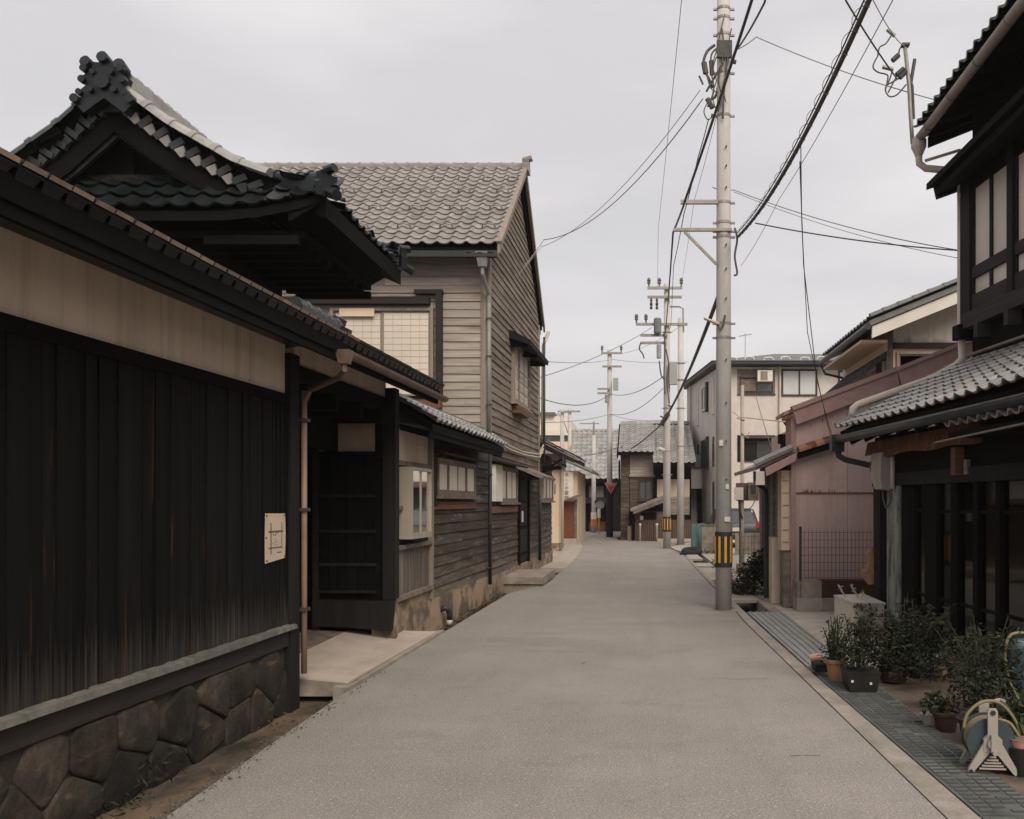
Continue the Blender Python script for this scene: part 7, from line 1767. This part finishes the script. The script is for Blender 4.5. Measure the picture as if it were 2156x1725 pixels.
pot(a, (2.38, 8.75, .02), .12, .15, .22, m_brownpot); pot(a, (2.72, 9.05, .02), .12, .15, .24, m_darkpot)
plant_leaves('foliage', a, [((2.38, 8.7, .30), (.26, .25, .24), 650, .07), ((2.80, 9.0, .30), (.34, .3, .26), 950, .06), ((2.5, 9.2, .42), (.16, .15, .16), 160, .05), ((2.6, 8.5, .22), (.42, .3, .18), 700, .04)], m_leaf, 7)
plant_leaves('new_leaves', a, [((2.30, 8.6, .42), (.2, .2, .2), 130, .045), ((2.75, 8.9, .55), (.25, .25, .14), 110, .05), ((2.5, 8.45, .22), (.35, .2, .14), 120, .035)], m_leaf2, 77)
plant_leaves('long_leaves', a, [((2.62, 9.1, .52), (.35, .25, .22), 60, .16)], m_leaf, 78, .12)
sprigs(a, (2.55, 8.8, .25), 30, .48, .5, 8, m_leaf, .05, m_leaf, 18)
plant_leaves('dry_leaves', a, [((2.40, 9.9, .33), (.16, .10, .10), 220, .05), ((2.3, 9.0, .5), (.25, .2, .12), 26, .035)], m_leaf3, 9)
a = thing('potted_plant', 'small clay pot with broad pale green leaves near the hose reel', 'plant', (2.24, 6.95, 0), 'potted plants by the shop front')
pot(a, (2.27, 6.9, .0), .07, .095, .14, m_brownpot)
plant_leaves('foliage', a, [((2.24, 6.95, .20), (.12, .12, .09), 150, .055)], m_leaf2, 11, .75)
mb = MB(); mb.lathe((2.20, 7.05, .0), [(.05, 0), (.075, .08), (.08, .09), (.07, .09)], 14); mb.build('saucer', m_conc, a)
a = thing('potted_plant', 'dark round pot with tall straggly shrub left of the hose reel', 'plant', (2.4, 6.6, 0), 'potted plants by the shop front')
pot(a, (2.36, 6.5, .0), .10, .135, .19, m_darkpot)
plant_leaves('foliage', a, [((2.42, 6.7, .34), (.2, .2, .2), 420, .05), ((2.74, 7.1, .34), (.30, .3, .28), 760, .05), ((2.62, 7.4, .50), (.2, .2, .18), 130, .045), ((2.56, 6.2, .2), (.2, .3, .16), 420, .045), ((2.9, 7.7, .36), (.4, .5, .32), 800, .055)], m_leaf, 12)
plant_leaves('new_leaves', a, [((2.45, 6.6, .42), (.18, .18, .14), 70, .04), ((2.74, 7.0, .55), (.25, .25, .2), 90, .045)], m_leaf2, 79)
plant_leaves('long_leaves', a, [((2.7, 6.9, .5), (.3, .25, .25), 50, .15)], m_leaf, 80, .12)
sprigs(a, (2.55, 6.9, .2), 24, .6, .4, 13, m_leaf, .04, m_leaf, 16)
mb = MB(); leaf_cloud(mb, (2.38, 7.2, .42), (.03, .03, .03), 4, .08, random.Random(3)); mb.build('dry_leaves', m_leaf3, a)
a = thing('potted_plant', 'pink-rimmed pot standing behind the legs of the hose reel', 'plant', (2.35, 5.85, 0), 'potted plants by the shop front')
mb = MB(); mb.lathe((2.38, 5.80, .0), [(.075, 0), (.085, .17)], 18); mb.build('lower_pot', m_darkpot, a)
pot(a, (2.38, 5.80, .171), .06, .075, .05, m_pinkpot, rim=False)
plant_leaves('foliage', a, [((2.44, 5.95, .33), (.09, .1, .10), 90, .09)], m_leaf2, 15, .7)
a = thing('potted_plant', 'shallow dark tray with dry leaves and a broken pink pot shard beside the ribbed plate', 'plant', (1.80, 9.3, 0), 'potted plants by the shop front')
mb = MB(); mb.hexa([(1.74, 9.22, .01), (1.92, 9.22, .01), (1.92, 9.45, .01), (1.74, 9.45, .01), (1.73, 9.2, .09), (1.93, 9.2, .09), (1.93, 9.47, .09), (1.73, 9.47, .09)]); mb.build('tray', m_darkpot, a)
mb = MB(); mb.tube([(1.70, 9.3, .14), (1.80, 9.28, .155)], .035, 8); mb.build('shard', m_pinkpot, a)
plant_leaves('dry_leaves', a, [((1.85, 9.3, .11), (.08, .08, .04), 60, .04)], m_leaf3, 16)
bush = thing('bush', 'rounded dark green bush behind the near pole beside the shed downpipe', 'bush', (2.0, 17.4, 0))
plant_leaves('foliage', bush, [((2.12, 17.4, .28), (.34, .4, .36), 1100, .075), ((2.28, 17.7, .55), (.26, .4, .26), 700, .07), ((1.85, 17.0, .12), (.22, .3, .18), 400, .06)], m_leaf, 21)
plant_leaves('pale_leaves', bush, [((1.98, 17.15, .3), (.22, .2, .28), 160, .07)], m_leaf2, 22)
mb = MB(); mb.tube([(2.12, 17.4, -.02), (2.12, 17.4, .3)], .02, 6); mb.build('stem', m_stem, bush)
weed = thing('bush', 'small yellowish weed clump at the kerb right of the near pole', 'bush', (1.75, 19.6, 0))
plant_leaves('foliage', weed, [((1.80, 19.6, .18), (.14, .3, .2), 260, .06), ((1.78, 21.5, .32), (.14, .4, .16), 160, .05)], m_moss, 23)

# white tank with dry twigs
bx = thing('white_tank', 'boxy off-white plastic tank with dry twigs on top beside the shop corner', 'tank', (2.9, 12.6, 0))
mb = MB(); mb.hexa([(2.66, 12.75, .0), (2.80, 12.2, .0), (3.24, 12.35, .0), (3.10, 12.9, .0), (2.66, 12.75, .40), (2.80, 12.2, .36), (3.24, 12.35, .33), (3.10, 12.9, .40)]); bo = mb.build('tank_body', m_box, bx)
mb = MB(); mb.hexa([(2.65, 12.76, .402), (2.79, 12.18, .362), (3.26, 12.34, .332), (3.11, 12.92, .402), (2.65, 12.76, .425), (2.79, 12.18, .388), (3.26, 12.34, .358), (3.11, 12.92, .425)]); mb.build('lid', m_box, bx)
mb = MB()
for (x, y, dx, dz) in ((2.78, 12.6, -.10, .17), (2.95, 12.6, -.10, .17), (2.98, 12.55, .03, .08)):
    mb.tube([(x, y, .41), (x + dx * .6, y, .41 + dz * .6), (x + dx, y, .41 + dz)], .012, 5)
    leaf_cloud(mb, (x + dx * .7, y, .41 + dz * .7), (.03, .03, .06), 14, .03, R)
mb.build('dry_twigs', m_pipew, bx)
plant_leaves('climbing_leaves', bx, [((2.86, 12.15, .33), (.08, .04, .04), 40, .05), ((3.03, 12.2, .25), (.1, .05, .1), 60, .05)], m_leaf, 25)

# hose reel
rl = thing('hose_reel', 'pale plastic hose reel on A-shaped legs with blue-grey drum and yellow-green hose', 'hose reel', (2.17, 5.9, 0))
cxr, cyr, czr = 2.20, 5.86, .20
FRl = Frame((cxr, cyr, 0), Vector((1, -.12, 0)).normalized(), Vector((-.12, -1, 0)).normalized())
mb = MB(FRl); mb.smooth = False; mb.tube([(0, -.10, czr), (0, .06, czr)], .115, 28); mb.build('drum', m_reelb, rl)
for o in (.061, -.101):
    mb = MB(FRl); mb.tube([(0, o, czr), (0, o - .012, czr)], .148, 32); mb.build('drum_flange', m_reelb, rl)
mb = MB(FRl); mb.smooth = True
for k in range(5): mb.tube([(.125 * math.cos(t), -.085 + .03 * k, czr + .125 * math.sin(t)) for t in np.linspace(0, 2 * math.pi, 26)], .013, 6, cap=False)
mb.build('wound_hose', m_hose, rl)
def plate(pts, o0, o1, name):
    mb = MB(FRl); mb.prism(pts, 1, o0, o1); return mb.build(name, m_reel, rl)
for (o0, o1) in ((.075, .10), (-.145, -.12)):
    plate([(-.03, .18), (.03, .18), (.03, .40), (.02, .415), (-.02, .415), (-.03, .40)], o0, o1, 'upright')
    plate([(-.055, .145), (.055, .145), (.055, .225), (.03, .25), (-.03, .25), (-.055, .225)], o0 - .003, o1 + .004, 'hub_plate')
    plate([(-.055, .20), (-.015, .145), (-.12, .015), (-.135, .0), (-.15, .015), (-.145, .04)], o0, o1, 'leg')
    plate([(.055, .20), (.015, .145), (.12, .015), (.135, .0), (.15, .015), (.145, .04)], o0, o1, 'leg')
for k in range(5):
    z = .035 + k * .018; hw = .08 - k * .015
    plate([(-hw, z), (hw, z), (hw, z + .009), (-hw, z + .009)], .08, .095, 'slat')
mb = MB(FRl); mb.tube([(0, .10, .39), (0, .106, .39)], .016, 12); mb.tube([(-.132, .10, .022), (-.132, .106, .022)], .014, 10); mb.build('bolt_hole', m_guard, rl)
mb = MB(FRl); mb.tube([(0, .10, .20), (0, .125, .20)], .035, 14); mb.beam((0, .125, .26), (0, .125, .15), .035, .02); mb.tube([(0, .12, .15), (0, .16, .15)], .014, 8); mb.build('crank_handle', m_reel, rl)
mb = MB(FRl); mb.tube([(.0, -.13, .40), (.10, -.13, .425), (.12, -.10, .42)], .012, 6); mb.build('carry_bar', m_reel, rl)
loop(rl, [FRl(-.16, .02, .27), FRl(-.13, .0, .36), FRl(-.04, -.02, .43), FRl(.06, -.03, .43), FRl(.14, -.03, .36), FRl(.19, -.02, .25), FRl(.16, .0, .14)], .011, m_hose, 'hose')
loop(rl, [FRl(.05, .0, .33), FRl(.12, .0, .31), FRl(.16, .01, .26), FRl(.19, .0, .2)], .011, m_hose, 'hose')

# blue watering bag with hose by the shop glass
bg_ = thing('water_bag', 'blue translucent plastic water bag with yellow hose hanging by the shop glass', 'water bag', (2.95, 7.0, .3))
Fb = Frame((2.93, 7.05, 0), (1, 0, 0), (0, -1, 0))
mb = MB(Fb); mb.smooth = True; rg = []
for (z, a, b) in ((.22, .03, .02), (.30, .10, .05), (.42, .135, .06), (.55, .14, .055), (.64, .13, .04), (.67, .11, .02)):
    rg.append([(math.cos(t) * a, math.sin(t) * b, z) for t in np.linspace(0, 2 * math.pi, 13)[:-1]])
mb.add(sum(rg, []), [(i * 12 + k, i * 12 + (k + 1) % 12, (i + 1) * 12 + (k + 1) % 12, (i + 1) * 12 + k) for i in range(5) for k in range(12)] + [tuple(range(12))[::-1], tuple(range(60, 72))]); mb.build('bag', m_blue, bg_)
mb = MB(Fb); mb.beam((-.14, .0, .69), (.14, .0, .70), .03, .03); mb.tube([(-.02, 0, .7), (.0, 0, .78)], .018, 6); mb.tube([(-.02, .0, .78), (.06, .0, .79)], .012, 6); mb.build('clamp_bar', m_pipeb, bg_)
loop(bg_, [Fb(-.02, .02, .71), Fb(-.12, .03, .70), Fb(-.17, .04, .62), Fb(-.175, .04, .48), Fb(-.14, .04, .34), Fb(-.08, .04, .22), Fb(.0, .03, .16)], .013, m_hose, 'hose')
mb = MB(Fb); mb.tube([(.2, -.3, -.0), (.2, -.3, .8)], .015, 6); mb.beam((.2, -.3, .78), (.0, -.02, .76), .02, .02); mb.build('stand_rod', m_iron, bg_)
# ================================================================== AIR
mh = bpy.data.materials.new('thin_haze'); mh.use_nodes = True
n_ = mh.node_tree.nodes; n_.clear()
o_ = n_.new('ShaderNodeOutputMaterial'); v_ = n_.new('ShaderNodeVolumePrincipled')
v_.inputs['Color'].default_value = (0.93, 0.91, 0.90, 1); v_.inputs['Density'].default_value = 0.0005; v_.inputs['Anisotropy'].default_value = 0.2
mh.node_tree.links.new(v_.outputs[0], o_.inputs['Volume'])
mb = MB(); mb.box(-225, 225, -65, 425, -1.9, 13.5); hz_ = mb.build('haze', mh, kind='stuff')
